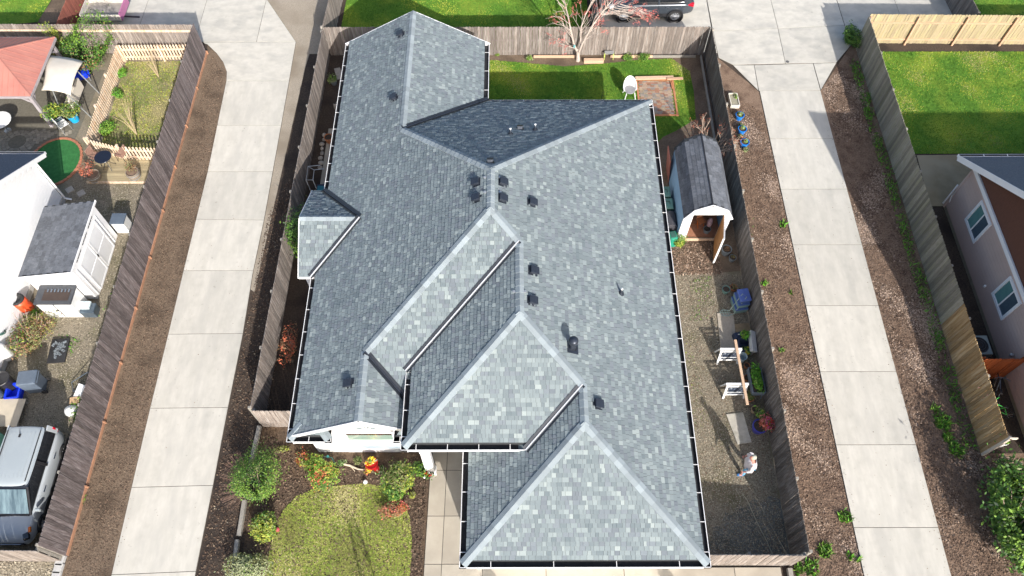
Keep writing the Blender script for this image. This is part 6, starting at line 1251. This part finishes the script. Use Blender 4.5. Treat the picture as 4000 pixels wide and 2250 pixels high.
t = thing('navy_lid_box', 'lumpy navy bag-like box just above the square navy tub', 'box', (9.25, 13.85, 0), .2); mb = MB(); mb.box((0, 0, .14), (.6, .34, .28), taper=.85); mb.build('body', navy, t, bevel=.06)
t = thing('garden_trowel', 'pale long-handled scoop lying on the navy box', 'scoop', (9.3, 13.85, .3)); mb = MB(); mb.tube([(-.16, 0, 0), (.1, 0, 0)], .014, n=6); mb.lathe([(0, 0), (.05, .01), (.04, .03), (0, .035)], c=(.14, 0, 0), n=10, sx=1.4); mb.build('scoop', white_pl, t)
t = thing('window_box', 'long off-white planter box leaning at the shaded fence', 'planter', (9.62, 13.45, 0), -.06); mb = MB(); mb.box((0, 0, .42), (.22, .85, .2), M=Matrix.Rotation(.45, 3, 'Y'), taper=1.1); mb.build('box', mat('offwhite_box', (.60, .59, .56), (.5, .49, .47), scale=4, rough=.5), t, bevel=.02); mb = MB(); mb.box((0, 0, .16), (.1, .8, .32)); mb.build('stand', timber_g, t)
t = pot('planter_pot', 'white pot of yellow flowers beside the off-white planter box', (9.38, 13.12, 0), .09, .2, white_pl, (.16, .12, 130, .05, [leaf_b, leaf_a, flower_y], [.4, .3, .3]))
shrub('herb_clump', 'bright green leafy clump at the top end of the off-white planter', (9.4, 13.75, .4), (.16, .2, .16), 220, .06, [leaf_b, weed_g], stems=3, cat='plant')
shrub('mossy_plants', 'mixed tiny potted plants in shade between navy tub and bucket', (9.35, 12.9 + .25, .1), (.2, .2, .1), 200, .04, [leaf_o, leaf_a], stems=0, cat='plants')
for (x, y, r, h, lb, m, pl) in ((9.33, 12.55, .11, .18, 'small terracotta pot in shadow below the bucket', terra, None), (9.25, 12.0, .13, .2, 'reddish terracotta pot in shadow left of the lettuce planter', terra, None), (9.2, 11.15, .16, .26, 'terracotta pot with bushy green herb near the beam end', terra, (.17, .13, 260, .04, [leaf_a, leaf_o], None)), (9.33, 10.68, .14, .26, 'tan empty pot standing below the metal planter', mat('tan_pot', (.36, .27, .16), (.3, .22, .13), rough=.7), None), (9.5, 10.66, .11, .2, 'small olive pot touching the tan empty pot', mat('olive_pot', (.24, .22, .15), rough=.7), None)):
    pot('planter_pot', lb, (x, y, 0), r, h, m, pl)
t = thing('raised_planter', 'galvanised raised planter full of bright green lettuce by the fence', 'planter', (9.45, 11.7, 0), .02)
gp = mat('grey_blue_metal', (.17, .21, .26), (.22, .26, .31), scale=5, rough=.4, metal=.3)
for (c, d) in (((-.24, 0, .55), (.02, 1.05, .28)), ((.24, 0, .55), (.02, 1.05, .28)), ((0, -.52, .55), (.47, .02, .28)), ((0, .52, .55), (.47, .02, .28))): mb = MB(); mb.box(c, d); mb.build('side_panel', gp, t)
for x in (-.2, .2):
    for y in (-.46, .46): mb = MB(); mb.beam((x * .96, y, .45), (x * 1.2, y * 1.06, 0), .05, .04); mb.build('leg', gp, t)
mb = MB(); mb.box((0, 0, .62), (.45, 1.0, .04)); mb.build('soil', soil_d, t); leaves('lettuce', (-.02, 0, .72), (.24, .50, .13), 1500, .05, [weed_g, leaf_b, leaf_a], t, probs=[.5, .3, .2])
t = pot('flower_pot', 'purple-blue pot with red-orange flowering plant against the east fence', (9.36, 9.95, 0), .27, .42, mat('purple_pot', (.05, .05, .28), (.07, .07, .34), rough=.3)); leaves('foliage', (.18, .05, .62), (.26, .36, .22), 520, .045, [leaf_r, leaf_o, leaf_a, bud_m], t, probs=[.4, .2, .2, .2]); leaves('flowers', (.2, -.05, .78), (.2, .28, .12), 130, .035, [flower_r, mat('pink_petals', (.7, .12, .3), rough=.5)], t)
shrub('broadleaf_plant', 'broad-leaved green plant above the purple pot by the fence', (9.45, 10.35, .4), (.2, .26, .3), 260, .06, [leaf_a, leaf_o, leaf_b], stems=5, cat='plant')
# window well edging
t = thing('window_well', 'curved pale green metal window well edge beside the east wall', 'window well', (6.15, 13.9, 0)); mb = MB(); wm_ = mat('well_metal', (.30, .40, .32), (.24, .33, .27), rough=.5, metal=.3); pts = [(.55 * math.sin(a) ** .6 if 0 < a < math.pi else 0, -1.1 * math.cos(a), .12) for a in np.linspace(0, math.pi, 15)]
for i in range(14): mb.beam(pts[i], pts[i + 1], .02, .26)
mb.build('rim', wm_, t)
for y in (-.6, -.1, .4): mb = MB(); mb.beam((0, y, .22), (.48, y, .22), .02, .02); mb.build('grate_bar', wm_, t)
mb = MB(); mb.tube([(8.4, 7.5, .02), (8.55, 7.3, .02), (8.75, 6.6, .02), (9.0, 5.9, .02), (9.15, 5.4, .02)], .012, n=5); tag(mb.build('garden_cane', mat('pale_cane', (.42, .40, .3), rough=.8)), 'thin pale cane lying on the dark gravel near the front fence', 'cane')
# items outside the east fence
for k, (x, y, lb) in enumerate(((1858, 299, 'bright blue glazed pot outside the east fence, farthest up the strip'), (1864, 334, 'bright blue glazed pot outside the east fence, middle of three'), (1870, 367, 'bright blue glazed pot outside the east fence, nearest the driveway slabs'))):
    q = G(x, y); pot('glazed_pot', lb, (q.x, q.y, 0), .20, .30, pot_b, (.11, .09, 90, .05, [leaf_b, leaf_s], None), group='blue glazed pots on the bark strip')
for k, (x, y, lb) in enumerate(((1862, 320, 'small olive pot between the first two blue pots'), (1861, 347, 'small olive pot between the second and third blue pots'), (1874, 380, 'small olive pot just below the third blue pot'))):
    q = G(x, y); pot('small_pot', lb, (q.x, q.y, 0), .12, .16, mat('olive_green_pot', (.22, .27, .12), (.17, .21, .1), rough=.4), (.07, .05, 50, .04, [leaf_s, leaf_o], None), group='small olive pots beside the blue pots')
q = G(1843, 258); t = thing('planter_trough', 'whitewashed rectangular wooden trough outside the upper east fence', 'planter', (q.x + .02, q.y, 0), .02); wt = mat('whitewash', (.62, .60, .53), (.5, .47, .4), scale=6, rough=.85)
for (c, d) in (((-.2, 0, .12), (.04, .8, .24)), ((.2, 0, .12), (.04, .8, .24)), ((0, -.39, .12), (.37, .04, .24)), ((0, .39, .12), (.37, .04, .24))): mb = MB(); mb.box(c, d); mb.build('side_board', wt, t)
mb = MB(); mb.box((0, 0, .17), (.36, .74, .04)); mb.build('soil', mat('dry_fill', (.34, .32, .24), (.24, .23, .17), scale=12, rough=.95, bump=.6), t); leaves('foliage', (.1, .2, .22), (.1, .2, .06), 120, .04, [leaf_b, leaf_s], t)
shrub('corner_bush', 'dense dark green bush at the corner of the far grey-green fence', (17.38, 30.75, .42), (.40, .62, .45), 3800, .05, [leaf_a, leaf_c, leaf_b], [.5, .35, .15], lumps=9)

# ================================================================== MAUVE HOUSE (right)
bh = thing('mauve_house', 'mauve-brown sided house with white trim and blue-grey gable roof at the right edge', 'house', (0, 0, 0))
HX, HY0, HY1 = 19.36, 8.6, 20.37; HZ = 2.72; HM = (HY0 - .6 + HY1 + .6) / 2; HP = .66; HR = HZ + HP * (HY1 + .6 - HM)
mb = MB(); mb.prism([(HX, HY0), (32, HY0), (32, HY1), (HX, HY1)], .25, HZ - .05); mb.build('wall', brown_sid, bh)
mb = MB(); mb.prism([(HX + .03, HY0 + .03), (32, HY0 + .03), (32, HY1 - .03), (HX + .03, HY1 - .03)], 0, .25); mb.build('foundation', mat('tan_foundation', (.33, .30, .22), (.27, .24, .18), scale=5, rough=.9), bh)
for k in range(13):
    mb = MB(); mb.box((HX - .008, (HY0 + HY1) / 2, .35 + k * .185), (.016, HY1 - HY0, .178)); mb.build('siding_board', brown_sid, bh)
mb = MB(); mb.add([(HX + .02, HY0, HZ - .06), (HX + .02, HY1, HZ - .06), (HX + .02, HM, HR - .35), (HX + .2, HY0, HZ), (HX + .2, HY1, HZ), (HX + .2, HM, HR - .35)], [[0, 1, 2][::-1], [3, 4, 5]]); mb.build('gable_wall', brown_gab, bh)
mb = MB(); mb.box((HX - .03, (HY0 + HY1) / 2, HZ + .06), (.07, HY1 - HY0 + .04, .2)); mb.build('belt_trim', white, bh)
mb = MB(); mb.box((HX - .02, HY1 - .05, 1.3), (.05, .1, 2.4)); mb.build('corner_trim', brown_sid, bh)
for s, ye in ((1, HY1 + .6), (-1, HY0 - .6)):
    x0 = HX - .45
    mb = MB(); mb.add([(x0, ye, HZ), (34, ye, HZ), (34, HM, HR), (x0, HM, HR), (x0, ye, HZ - .12), (34, ye, HZ - .12), (34, HM, HR - .12), (x0, HM, HR - .12)], [[0, 1, 2, 3] if s < 0 else [3, 2, 1, 0], [4, 5, 6, 7] if s > 0 else [7, 6, 5, 4], [0, 4, 5, 1]]); mb.build('roof', roof_blue, bh)
    mb = MB(); mb.beam((x0 - .02, ye, HZ - .07), (x0 - .02, HM, HR - .07), .04, .24, up=(0, 0, 1)); mb.build('rake_board', white, bh)
ye = HY1 + .6; mb = MB(); mb.beam((HX - .46, ye + .07, HZ - .05), (34, ye + .07, HZ - .05), .13, .12); mb.m = 1; mb.beam((HX - .42, ye + .07, HZ + .013), (34, ye + .07, HZ + .013), .09, .006); mb.build('gutter', [white, gut_in], bh)
for k in range(10): mb = MB(); mb.box((HX + .6 + k, ye + .07, HZ + .02), (.03, .12, .01)); mb.build('gutter_strap', white, bh)
gt = mat('teal_pane', (.10, .23, .22), (.13, .27, .26), scale=2, rough=.08, spec=.8, coat=.4); gd2 = mat('slate_pane', (.06, .09, .12), (.08, .12, .15), scale=2, rough=.08, spec=.8, coat=.4)
for (yc, wv) in ((18.24, 1.02), (14.62, 1.02)):
    fr = framed_window(bh, (HX - .02, yc, 1.84), wv, 1.14, (-1, 0), gd2, fw=.11, mullion=True, sill=False)
    for ch in fr.children:
        if ch.name.startswith('pane'): ch.data.materials[0] = gt; break
mb = MB(); mb.tube([(HX - .02, 20.3, 1.2), (HX - .25, 20.1, 1.18), (HX - .3, 19.9, .95)], .02, n=6); mb.build('vent_pipe', rust_b, bh)
mb = MB(); mb.lathe([(.07, 0), (.07, .12), (.05, .14), (0, .14)], c=(HX - .14, 12.5, 1.1), n=12); mb.build('vent_cap', rust_b, bh); mb = MB(); mb.lathe([(.05, 0), (.05, .08), (0, .09)], c=(HX - .06, 15.7, .9), n=10); mb.build('vent_cap', white_pl, bh)
mb = MB(); mb.tube([(HX - .06, 20.42, 1.5), (HX - .06, 20.42, .2)], .035, n=8); mb.build('downspout', white, bh)
ac = thing('air_conditioner', 'grey air conditioner unit with round black fan grille behind the far fence', 'air conditioner', (18.35, 13.1, 0)); mb = MB(); mb.box((0, 0, .42), (.82, .82, .84)); mb.build('cabinet', mat('ac_grey', (.30, .36, .35), (.26, .31, .3), rough=.5), ac, bevel=.02); mb = MB(); mb.lathe([(.34, .842), (.33, .86), (0, .86)], n=24); mb.build('fan_grille', black, ac)
for r in (.12, .22, .31): mb = MB(); mb.tube([(r * math.cos(a), r * math.sin(a), .87) for a in np.linspace(0, 2 * math.pi, 25)], .006, n=4, cap=False); mb.build('grille_ring', bin_g, ac)
t = thing('lidded_bin', 'pale green lidded bin on the walkway beside the far fence', 'bin', (17.98, 21.35, 0)); mb = MB(); mb.box((0, 0, .4), (.5, .52, .8), taper=1.1); mb.build('body', green_l, t, bevel=.03); mb = MB(); mb.box((0, .03, .83), (.6, .62, .06)); mb.build('lid', mat('mint_lid', (.40, .58, .42), (.34, .5, .37), rough=.5), t, bevel=.02); mb = MB(); mb.box((.12, -.25, .7), (.14, .05, .12)); mb.build('latch', black, t)
slab([(17.75, 21.0), (18.65, 21.0), (18.65, 26.3), (17.75, 26.3)][:0] or [(17.78, 20.9), (18.7, 20.9), (18.62, 24.55), (17.78, 24.55)], road('side_walkway'), concrete, z=.07)
def bicycle(label, loc, rz, m, lean=.15, s=1.0):
    t = thing('bicycle', label, 'bicycle', loc, rz); t.rotation_euler = (0, lean, rz); t.scale = (s, s, s)
    for y in (-.5, .5):
        mb = MB(); mb.tube([(0, y + .3 * math.cos(a), .32 + .3 * math.sin(a)) for a in np.linspace(0, 2 * math.pi, 25)], .022, n=6, cap=False); w_ = mb.build('wheel', tyre_m, t); mb = MB()
        for k in range(8): a = k * math.pi / 4; mb.tube([(0, y, .32), (0, y + .28 * math.cos(a), .32 + .28 * math.sin(a))], .004, n=3)
        mb.build('spokes', rust_b, w_)
    mb = MB(); mb.tube([(0, -.5, .32), (0, -.18, .75), (0, .32, .78), (0, .02, .3), (0, -.5, .32)], .02, n=6); mb.tube([(0, -.18, .75), (0, .02, .3)], .018, n=6); mb.tube([(0, .5, .32), (0, .33, .95)], .02, n=6); mb.build('frame', m, t)
    mb = MB(); mb.tube([(-.26, .22, 1.0), (-.12, .33, .97), (.12, .33, .97), (.26, .22, 1.0)], .016, n=6); mb.build('handlebar', m, t); mb = MB(); mb.box((0, -.2, .83), (.14, .24, .05), taper=.7); mb.build('saddle', black, t, bevel=.02)
pinkm = mat('pink_metal', (.72, .34, .40), (.62, .28, .34), rough=.35)
bicycle('small pink bicycle leaning behind the new brown fence boards', (18.05, 11.35, 0), .5, pinkm, .12, .85); bicycle('grey bicycle leaning against the mauve wall', (18.75, 11.3, 0), -.3, bin_g, -.15)
bicycle('black bicycle with bright green details near the mauve wall', (18.5, 10.6, 0), 1.1, mat('lime_frame', (.06, .5, .08), (.05, .4, .07), rough=.4), .1, .8)
mb = MB(); mb.lathe([(0, 0), (.13, .01), (.13, .05), (0, .06)], c=(18.2, 10.35, .35), n=16); tag(mb.build('green_disc', mat('lime_plastic', (.12, .65, .12), rough=.4)), 'round lime green plastic disc beside the black bicycle', 'disc')
pot('planter_pot', 'tall white square-looking pot with green plant near the mauve house base', (18.35, 9.35, 0), .16, .42, white_pl, (.2, .12, 200, .05, [weed_g, leaf_b], None))
lb_ = thing('laurel_shrub', 'big glossy-leaved laurel shrub in the lower right corner', 'shrub', (17.72, 6.1, 0)); leaves('foliage', (0.15, 0, .75), (.92, 1.7, .78), 15000, .08, [leaf_a, leaf_c, leaf_b, leaf_s], lb_, probs=[.42, .28, .18, .12], lumps=16, shell=.6); mb = MB()
for k in range(12): a = k * .53; mb.tube([(0, 0, 0), (.8 * math.cos(a), 1.3 * math.sin(a), .9)], [.04, .015], n=5)
mb.build('stems', bark_b, lb_)

# ================================================================== FRONT YARD
for (p0_, p1_, lb) in (((655, 1075), (630, 1185), 'grey edging timber running from the gate fence corner down the bed'), ((618, 1260), (604, 1350), 'grey edging timber between the feathery and grey-green shrubs'), ((600, 1360), (585, 1500), 'grey edging timber beside the grey-green shrub at the bottom')):
    a, b = G(*p0_), G(*p1_); mb = MB(); mb.beam((a.x, a.y, .1), (b.x, b.y, .1), .14, .2); tag(mb.build('edging_timber', timber_g, bevel=.01), lb, 'edging timber')
shrub('feathery_shrub', 'large feathery green shrub with pinkish brown twigs beside the left driveway', (-9.2, 7.75, .7), (.66, .82, .68), 14000, .032, [leaf_a, leaf_b, leaf_c, leaf_o], [.35, .35, .12, .18], stems=26, stem_r=.012, lumps=12)
t = thing('twiggy_growth', 'reddish bare twigs fanning from the feathery shrub over the dark strip', 'twigs', (-9.55, 7.8, 0)); mb = MB()
for k in range(60): a = random.uniform(1.9, 4.6); mb.tube([(0, random.uniform(-.5, .5), .1), (math.cos(a) * .45, math.sin(a) * .8, .7), (math.cos(a) * .8, math.sin(a) * 1.15, 1.0)], [.007, .005, .002], n=3, cap=False)
mb.build('twigs', mat('pinkish_twig', (.42, .28, .22), (.32, .2, .16), rough=.8), t)
shrub('low_bush', 'medium lime-green bush between feathery shrub and front lawn', (-8.75, 6.35, .35), (.55, .5, .38), 4200, .042, [leaf_b, leaf_a, leaf_y, leaf_o], stems=10)
shrub('sage_bush', 'pale grey-green mounded bush above the bottom edging timber', (-9.05, 4.95, .4), (.52, .55, .42), 5200, .04, [leaf_s, leaf_o, leaf_b], [.6, .25, .15], stems=14)
shrub('nandina_bush', 'yellow-green bush with orange tips below the skirt roof corner', (-6.95, 8.25, .42), (.48, .55, .42), 3600, .045, [leaf_y, leaf_b, leaf_a, leaf_r], [.4, .3, .2, .1], stems=10)
shrub('small_bush', 'small yellowish sprouting bush at the left gutter corner', (-7.75, 8.75, .2), (.3, .28, .2), 600, .045, [leaf_y, leaf_o, leaf_r], stems=6)
shrub('golden_clump', 'tiny golden clump in the bed near the gate fence', (-8.55, 9.2, .1), (.28, .14, .08), 250, .04, [leaf_y, leaf_o], stems=0, cat='plant')
shrub('nandina_bush', 'bushy yellow-green shrub with red lower leaves left of the walkway', (-4.05, 7.85, .5), (.52, .62, .5), 5200, .045, [leaf_b, leaf_y, leaf_a, leaf_o], [.35, .25, .3, .1], stems=10)
shrub('red_bush', 'coral-red leaved low growth at the foot of the walkway bush', (-4.2, 6.98, .24), (.5, .34, .22), 1900, .04, [leaf_r, leaf_br, bud_m, leaf_o], stems=4)
shrub('dark_bush', 'darker green spiky bush close under the middle gutter', (-3.35, 8.35, .35), (.32, .3, .35), 900, .05, [leaf_a, leaf_c, leaf_b], stems=8)
for (x, y, r, ms, lb) in ((860, 1168, .16, [leaf_a, leaf_s], 'tiny green plant left of the driftwood branch'), (900, 1160, .16, [leaf_o, leaf_a], 'tiny grey-green plant above the driftwood branch'), (845, 1190, .18, [leaf_o, leaf_y], 'small olive plant below the driftwood branch'), (928, 1182, .16, [flower_y, leaf_y, leaf_r], 'small golden-orange plant beside the red pot'), (956, 1185, .2, [leaf_s, leaf_a], 'spiky grey-green bulbs between golden plant and red bush'), (1038, 1248, .15, [leaf_y, leaf_o], 'small yellowish plant alone in the dark bed by the walkway'), (1018, 1215, .1, [leaf_r, leaf_o], 'tiny reddish sprig below the walkway bush')):
    p = G(x, y); shrub('bed_plant', lb, (p.x, p.y, r * .6), (r, r, r * .6), 260, .04, ms, stems=0, cat='plant')
q = G(938, 1172); t = thing('red_planter', 'glossy red round pot with a yellow-white flowering plant', 'plant pot', q); mb = MB(); mb.lathe([(.14, 0), (.22, .18), (.24, .34), (.21, .34), (.2, .30), (0, .29)], n=22); mb.build('pot', red_p, t); leaves('foliage', (-.02, .05, .44), (.2, .16, .12), 220, .05, [leaf_b, flower_y, leaf_r, canvas], t)
q = G(950, 1183); mb = MB(); mb.lathe([(0, 0), (.09, .02), (.13, .12), (.09, .22), (0, .25)], c=q, n=18); tag(mb.build('red_globe', red_p, smooth=True), 'small glossy red globe touching the red round pot', 'globe')
q = G(920, 1214); mb = MB(); mb.lathe([(0, 0), (.06, .015), (.085, .085), (.06, .15), (0, .17)], c=q, n=18); tag(mb.build('white_globe', white_pl, smooth=True), 'white ball ornament at the top edge of the front lawn', 'ball')
q = G(698, 1333); mb = MB(); mb.lathe([(.09, 0), (.07, .1), (0, .14)], c=q, n=10); tag(mb.build('red_marker', mat('pink_red', (.6, .08, .12), rough=.5)), 'small pinkish red marker at the left edge of the front lawn', 'marker')
t = thing('driftwood', 'pale twisted driftwood branch lying in the front bed', 'branch', (0, 0, 0)); mb = MB(); P3 = [G(850, 1165, .05), G(866, 1168, .12), G(882, 1172, .08), G(900, 1180, .1), G(915, 1182, .04)]; mb.tube(P3, [.02, .035, .04, .03, .015], n=6); mb.tube([P3[2], G(893, 1186, .05)], [.025, .012], n=5); mb.build('branch', mat('driftwood_m', (.55, .47, .36), (.42, .35, .26), scale=8, rough=.85), t)
t = thing('wire_ornament', 'curved teal wire garden ornament left of the driftwood', 'ornament', G(812 + 20, 1165)); mb = MB(); mb.tube([(-.3, .1, .02), (-.2, .15, .3), (.1, .1, .35), (.15, 0, .05)], .01, n=5); mb.lathe([(0, 0), (.05, .02), (.05, .06), (0, .08)], c=(-.05, .13, .34), n=8); mb.build('wire', mat('teal_paint', (.05, .3, .27), rough=.4), t)
q = G(1079, 1195); t = pot('flower_pot', 'dark pot with bright red flowers at the porch post foot', (q.x, q.y, 0), .13, .2, pot_g, (.2, .13, 260, .045, [leaf_a, leaf_c], None)); leaves('flowers', (0, 0, .38), (.19, .19, .07), 40, .05, [flower_r], t)
for (x, y, lb, ms) in ((1240, 1452, 'white bowl of yellow-green plants below the garage gutter, left one', [leaf_y, leaf_b]), (1690, 1449, 'white bowl of purple and yellow pansies below the garage gutter, right one', [leaf_b, mat('purple_petals', (.25, .03, .22), rough=.6), flower_y])):
    q = G(x, y, .3); t = pot('flower_bowl', lb, (q.x, 4.3, 0), .22, .26, white_pl, (.2, .10, 260, .045, ms, None))
for (x, y, lb) in ((905, 1440, 'bare reddish sapling twigs at the bottom centre of the front lawn, left'), (942, 1445, 'bare reddish sapling twigs at the bottom centre of the front lawn, right')):
    q = G(x, y, 1.5); t = thing('bare_sapling', lb, 'sapling', (q.x * .98, q.y - .9, 0)); mb = MB(); tips = []
    twigs(mb, (0, 0, 0), (0, .15, 1), 1.0, .03, 1, .3, 3, tips, n=5)
    for k in range(6): twigs(mb, (0, .1, .9), (random.uniform(-.9, .9), .3, 1), .55, .012, 2, .4, 2, tips, n=3)
    mb.build('branches', mat('peach_twig', (.52, .33, .24), (.45, .27, .19), rough=.8), t)
# timber steps / edging bottom right and bottom left
a, b = G(1468, 1449 - 0), None
mb = MB(); mb.beam((9.62, 4.9, .1), (9.58, 2.0, .1), .16, .2); tag(mb.build('edging_timber', timber_g, bevel=.01), 'grey edging timber below the right front fence corner', 'edging timber')
for k, (x, y) in enumerate(((155, 1412), (150, 1432), (144, 1452))):
    q = G(x, y); mb = MB(); mb.box((q.x, q.y, .08), (.28, .34, .16), rz=-.05); tag(mb.build('edging_block', mat('pale_block', (.47, .47, .46), (.38, .38, .37), scale=8, rough=.9, bump=.3), bevel=.015), ('pale edging block touching the long fence foot at the bottom left', 'middle pale edging block at the bottom left', 'lowest pale edging block at the bottom left')[k], 'edging block')
# picket plot saplings and small bushes
for (x, y, hh, lb) in ((345, 340, 2.2, 'wide vase of thin bare whips growing in the picket plot'), (400, 195, 2.0, 'thin bare sapling at the upper end of the picket plot')):
    q = G(x, y); t = thing('bare_sapling', lb, 'sapling', q); mb = MB()
    for k in range(16): a = random.uniform(0, 6.28); f = random.uniform(.3, .9); mb.tube([(0, 0, 0), (math.cos(a) * .25 * f, math.sin(a) * .25 * f, hh * .5), (math.cos(a) * .7 * f, math.sin(a) * .7 * f, hh * random.uniform(.8, 1))], [.012, .008, .003], n=4, cap=False)
    mb.build('branches', mat('tan_whip', (.52, .42, .27), (.42, .33, .2), rough=.8), t)
for (x, y, r, lb) in ((308, 190, .3, 'green clump in the upper left of the picket plot'), (300, 240, .28, 'green clump halfway down the left of the picket plot'), (268, 330, .42, 'dark green clump in the lower left corner of the picket plot'), (350, 140, .2, 'small yellow-green tuft at the top of the picket plot')):
    p = G(x, y); shrub('plot_clump', lb, (p.x, p.y, r * .45), (r, r, r * .5), int(1300 * r / .3), .045, [weed_g, leaf_b, leaf_a], stems=0, cat='plant')

# ================================================================== PERSON
pn = thing('person', 'person in loose pale top and light blue jeans walking by the dark east fence', 'person', (8.50, 8.30, 0), 0)
def skin_obj(name, verts, edges, radii, m, parent, sub=2, root=0):
    me = bpy.data.meshes.new(name); me.from_pydata(verts, edges, []); o = link(name, me, parent); me.materials.append(m)
    md = o.modifiers.new('skin', 'SKIN'); md.use_smooth_shade = True
    if not me.skin_vertices: bpy.context.view_layer.update()
    if not me.skin_vertices:
        bpy.context.view_layer.objects.active = o; o.select_set(True); bpy.ops.mesh.customdata_skin_add(); o.select_set(False)
    for i, r in enumerate(radii):
        sv_ = me.skin_vertices[0].data[i]; sv_.radius = (r, r) if not isinstance(r, tuple) else r; sv_.use_root = (i == root)
    s = o.modifiers.new('subd', 'SUBSURF'); s.levels = sub; s.render_levels = sub; return o
# facing -x (left), leaning slightly forward
bv = [(.10, .02, .92), (.09, .03, 1.12), (.05, .04, 1.34), (.03, .04, 1.46), (-.01, .04, 1.56), (-.02, .04, 1.66),   # pelvis spine neck head
      (.09, -.08, .88), (-.02, -.10, .48), (.02, -.10, .09), (-.13, -.11, .05),   # near leg (left side)
      (.12, .12, .88), (.18, .13, .50), (.34, .12, .16), (.24, .12, .05),          # far leg
      (.06, -.17, 1.38), (.02, -.27, 1.12), (-.14, -.26, .94), (-.20, -.25, .90),   # arm
      (.06, .23, 1.38), (.12, .32, 1.12), (.0, .34, .93), (-.05, .33, .88)]
be = [(0, 1), (1, 2), (2, 3), (3, 4), (4, 5), (0, 6), (6, 7), (7, 8), (8, 9), (0, 10), (10, 11), (11, 12), (12, 13), (2, 14), (14, 15), (15, 16), (16, 17), (2, 18), (18, 19), (19, 20), (20, 21)]
br = [.15, .14, .16, .06, .062, .09, .09, .062, .045, .04, .09, .062, .045, .04, .06, .045, .034, .03, .06, .045, .034, .03]
skin_obj('body', bv, be, br, skin_m, pn)
skin_obj('jeans', [(.10, .02, .94), (.09, -.08, .86), (-.02, -.10, .48), (.02, -.10, .11), (.12, .12, .86), (.18, .13, .50), (.33, .12, .18)], [(0, 1), (1, 2), (2, 3), (0, 4), (4, 5), (5, 6)], [.165, .105, .078, .07, .105, .078, .07], jeans_m, pn)
skin_obj('shirt', [(.10, .02, .86), (.09, .03, 1.08), (.05, .04, 1.34), (.04, .04, 1.43), (.06, -.17, 1.38), (.02, -.28, 1.12), (-.12, -.27, .96), (.06, .24, 1.38), (.12, .34, 1.12), (.02, .35, .96)], [(0, 1), (1, 2), (2, 3), (2, 4), (4, 5), (5, 6), (2, 7), (7, 8), (8, 9)], [(.22, .22), (.185, .185), .18, .085, .088, .07, .06, .088, .07, .06], cloth_w, pn, root=1)
mb = MB(); n = 26; rows = [(.16, 1.40), (.22, 1.22), (.25, 1.02), (.29, .84)]; vs = []
for (r, z) in rows:
    for k in range(n): a = 2 * math.pi * k / n; rr_ = r * (1 + (.10 * math.sin(a * 5 + z * 4) if z < 1.3 else 0)); vs.append((.07 + (1.4 - z) * .06 + rr_ * .78 * math.cos(a), .03 + rr_ * math.sin(a), z + (.03 * math.sin(a * 3) if z < .8 else 0)))
mb.add(vs, [[i * n + k, (i + 1) * n + k, (i + 1) * n + (k + 1) % n, i * n + (k + 1) % n] for i in range(3) for k in range(n)]); o = mb.build('shirt_hem', cloth_w, pn, smooth=True); sm = o.modifiers.new('s', 'SOLIDIFY'); sm.thickness = .01
mb = MB(); M_ = Matrix.Translation((-.02, .04, 1.655)) @ Matrix.Rotation(.25, 4, 'Y'); mb.lathe([(0, -.12), (.055, -.11), (.082, -.04), (.09, .03), (.075, .09), (.03, .118), (0, .12)], n=18, sx=1.08, sy=.86); hd = mb.build('head', skin_m, pn, smooth=True, matrix=M_)
mb = MB(); mb.add([(-.092, -.012, -.01), (-.092, .012, -.01), (-.118, 0, -.025), (-.09, 0, .03)], [[0, 2, 1], [0, 3, 2], [2, 3, 1]]); mb.build('nose', skin_m, hd)
for s in (-1, 1):
    mb = MB(); mb.lathe([(0, -.008), (.009, 0), (0, .008)], c=(-.083, s * .032, .022), n=8); mb.build('eye', black, hd); mb = MB(); mb.lathe([(0, -.03), (.014, -.01), (.016, .015), (0, .03)], c=(.005, s * .08, .0), n=8, sx=1, sy=.5); mb.build('ear', skin_m, hd)
mb = MB(); mb.box((-.088, 0, -.055), (.01, .04, .008)); mb.build('mouth', mat('lips', (.4, .12, .1), rough=.6), hd)
mb = MB(); mb.lathe([(.088, -.03), (.102, .02), (.102, .06), (.075, .115), (.03, .135), (0, .138)], c=(.022, 0, .0), n=18, sx=1.05, sy=.92); mb.build('hair', hair_m, pn, smooth=True, matrix=M_)
for (bx_, sd) in (((-.20, -.25, .90), 1), ((-.05, .33, .88), 1)):
    hv = [Vector(bx_)]; b0v = Vector(bx_); hd_ = MB(); hd_.box(b0v + Vector((-.03, 0, -.03)), (.05, .075, .03), M=Matrix.Rotation(.7, 3, 'Y')); 
    for k, L in enumerate((.055, .065, .06, .048)): p0v = b0v + Vector((-.045, -.028 + k * .019, -.05)); hd_.tube([p0v, p0v + Vector((-.02, 0, -L * .5)), p0v + Vector((-.01, 0, -L))], [.009, .008, .006], n=6)
    p0v = b0v + Vector((-.02, -.04, -.03)); hd_.tube([p0v, p0v + Vector((-.025, -.015, -.015)), p0v + Vector((-.045, -.01, -.03))], [.011, .010, .007], n=6); hd_.build('hand', skin_m, pn)
for (x, y) in ((-.06, -.10), (.27, .12)):
    mb = MB(); mb.box((x, y, .045), (.27, .10, .09), taper=.8); mb.build('shoe', shoe_m, pn, bevel=.03)
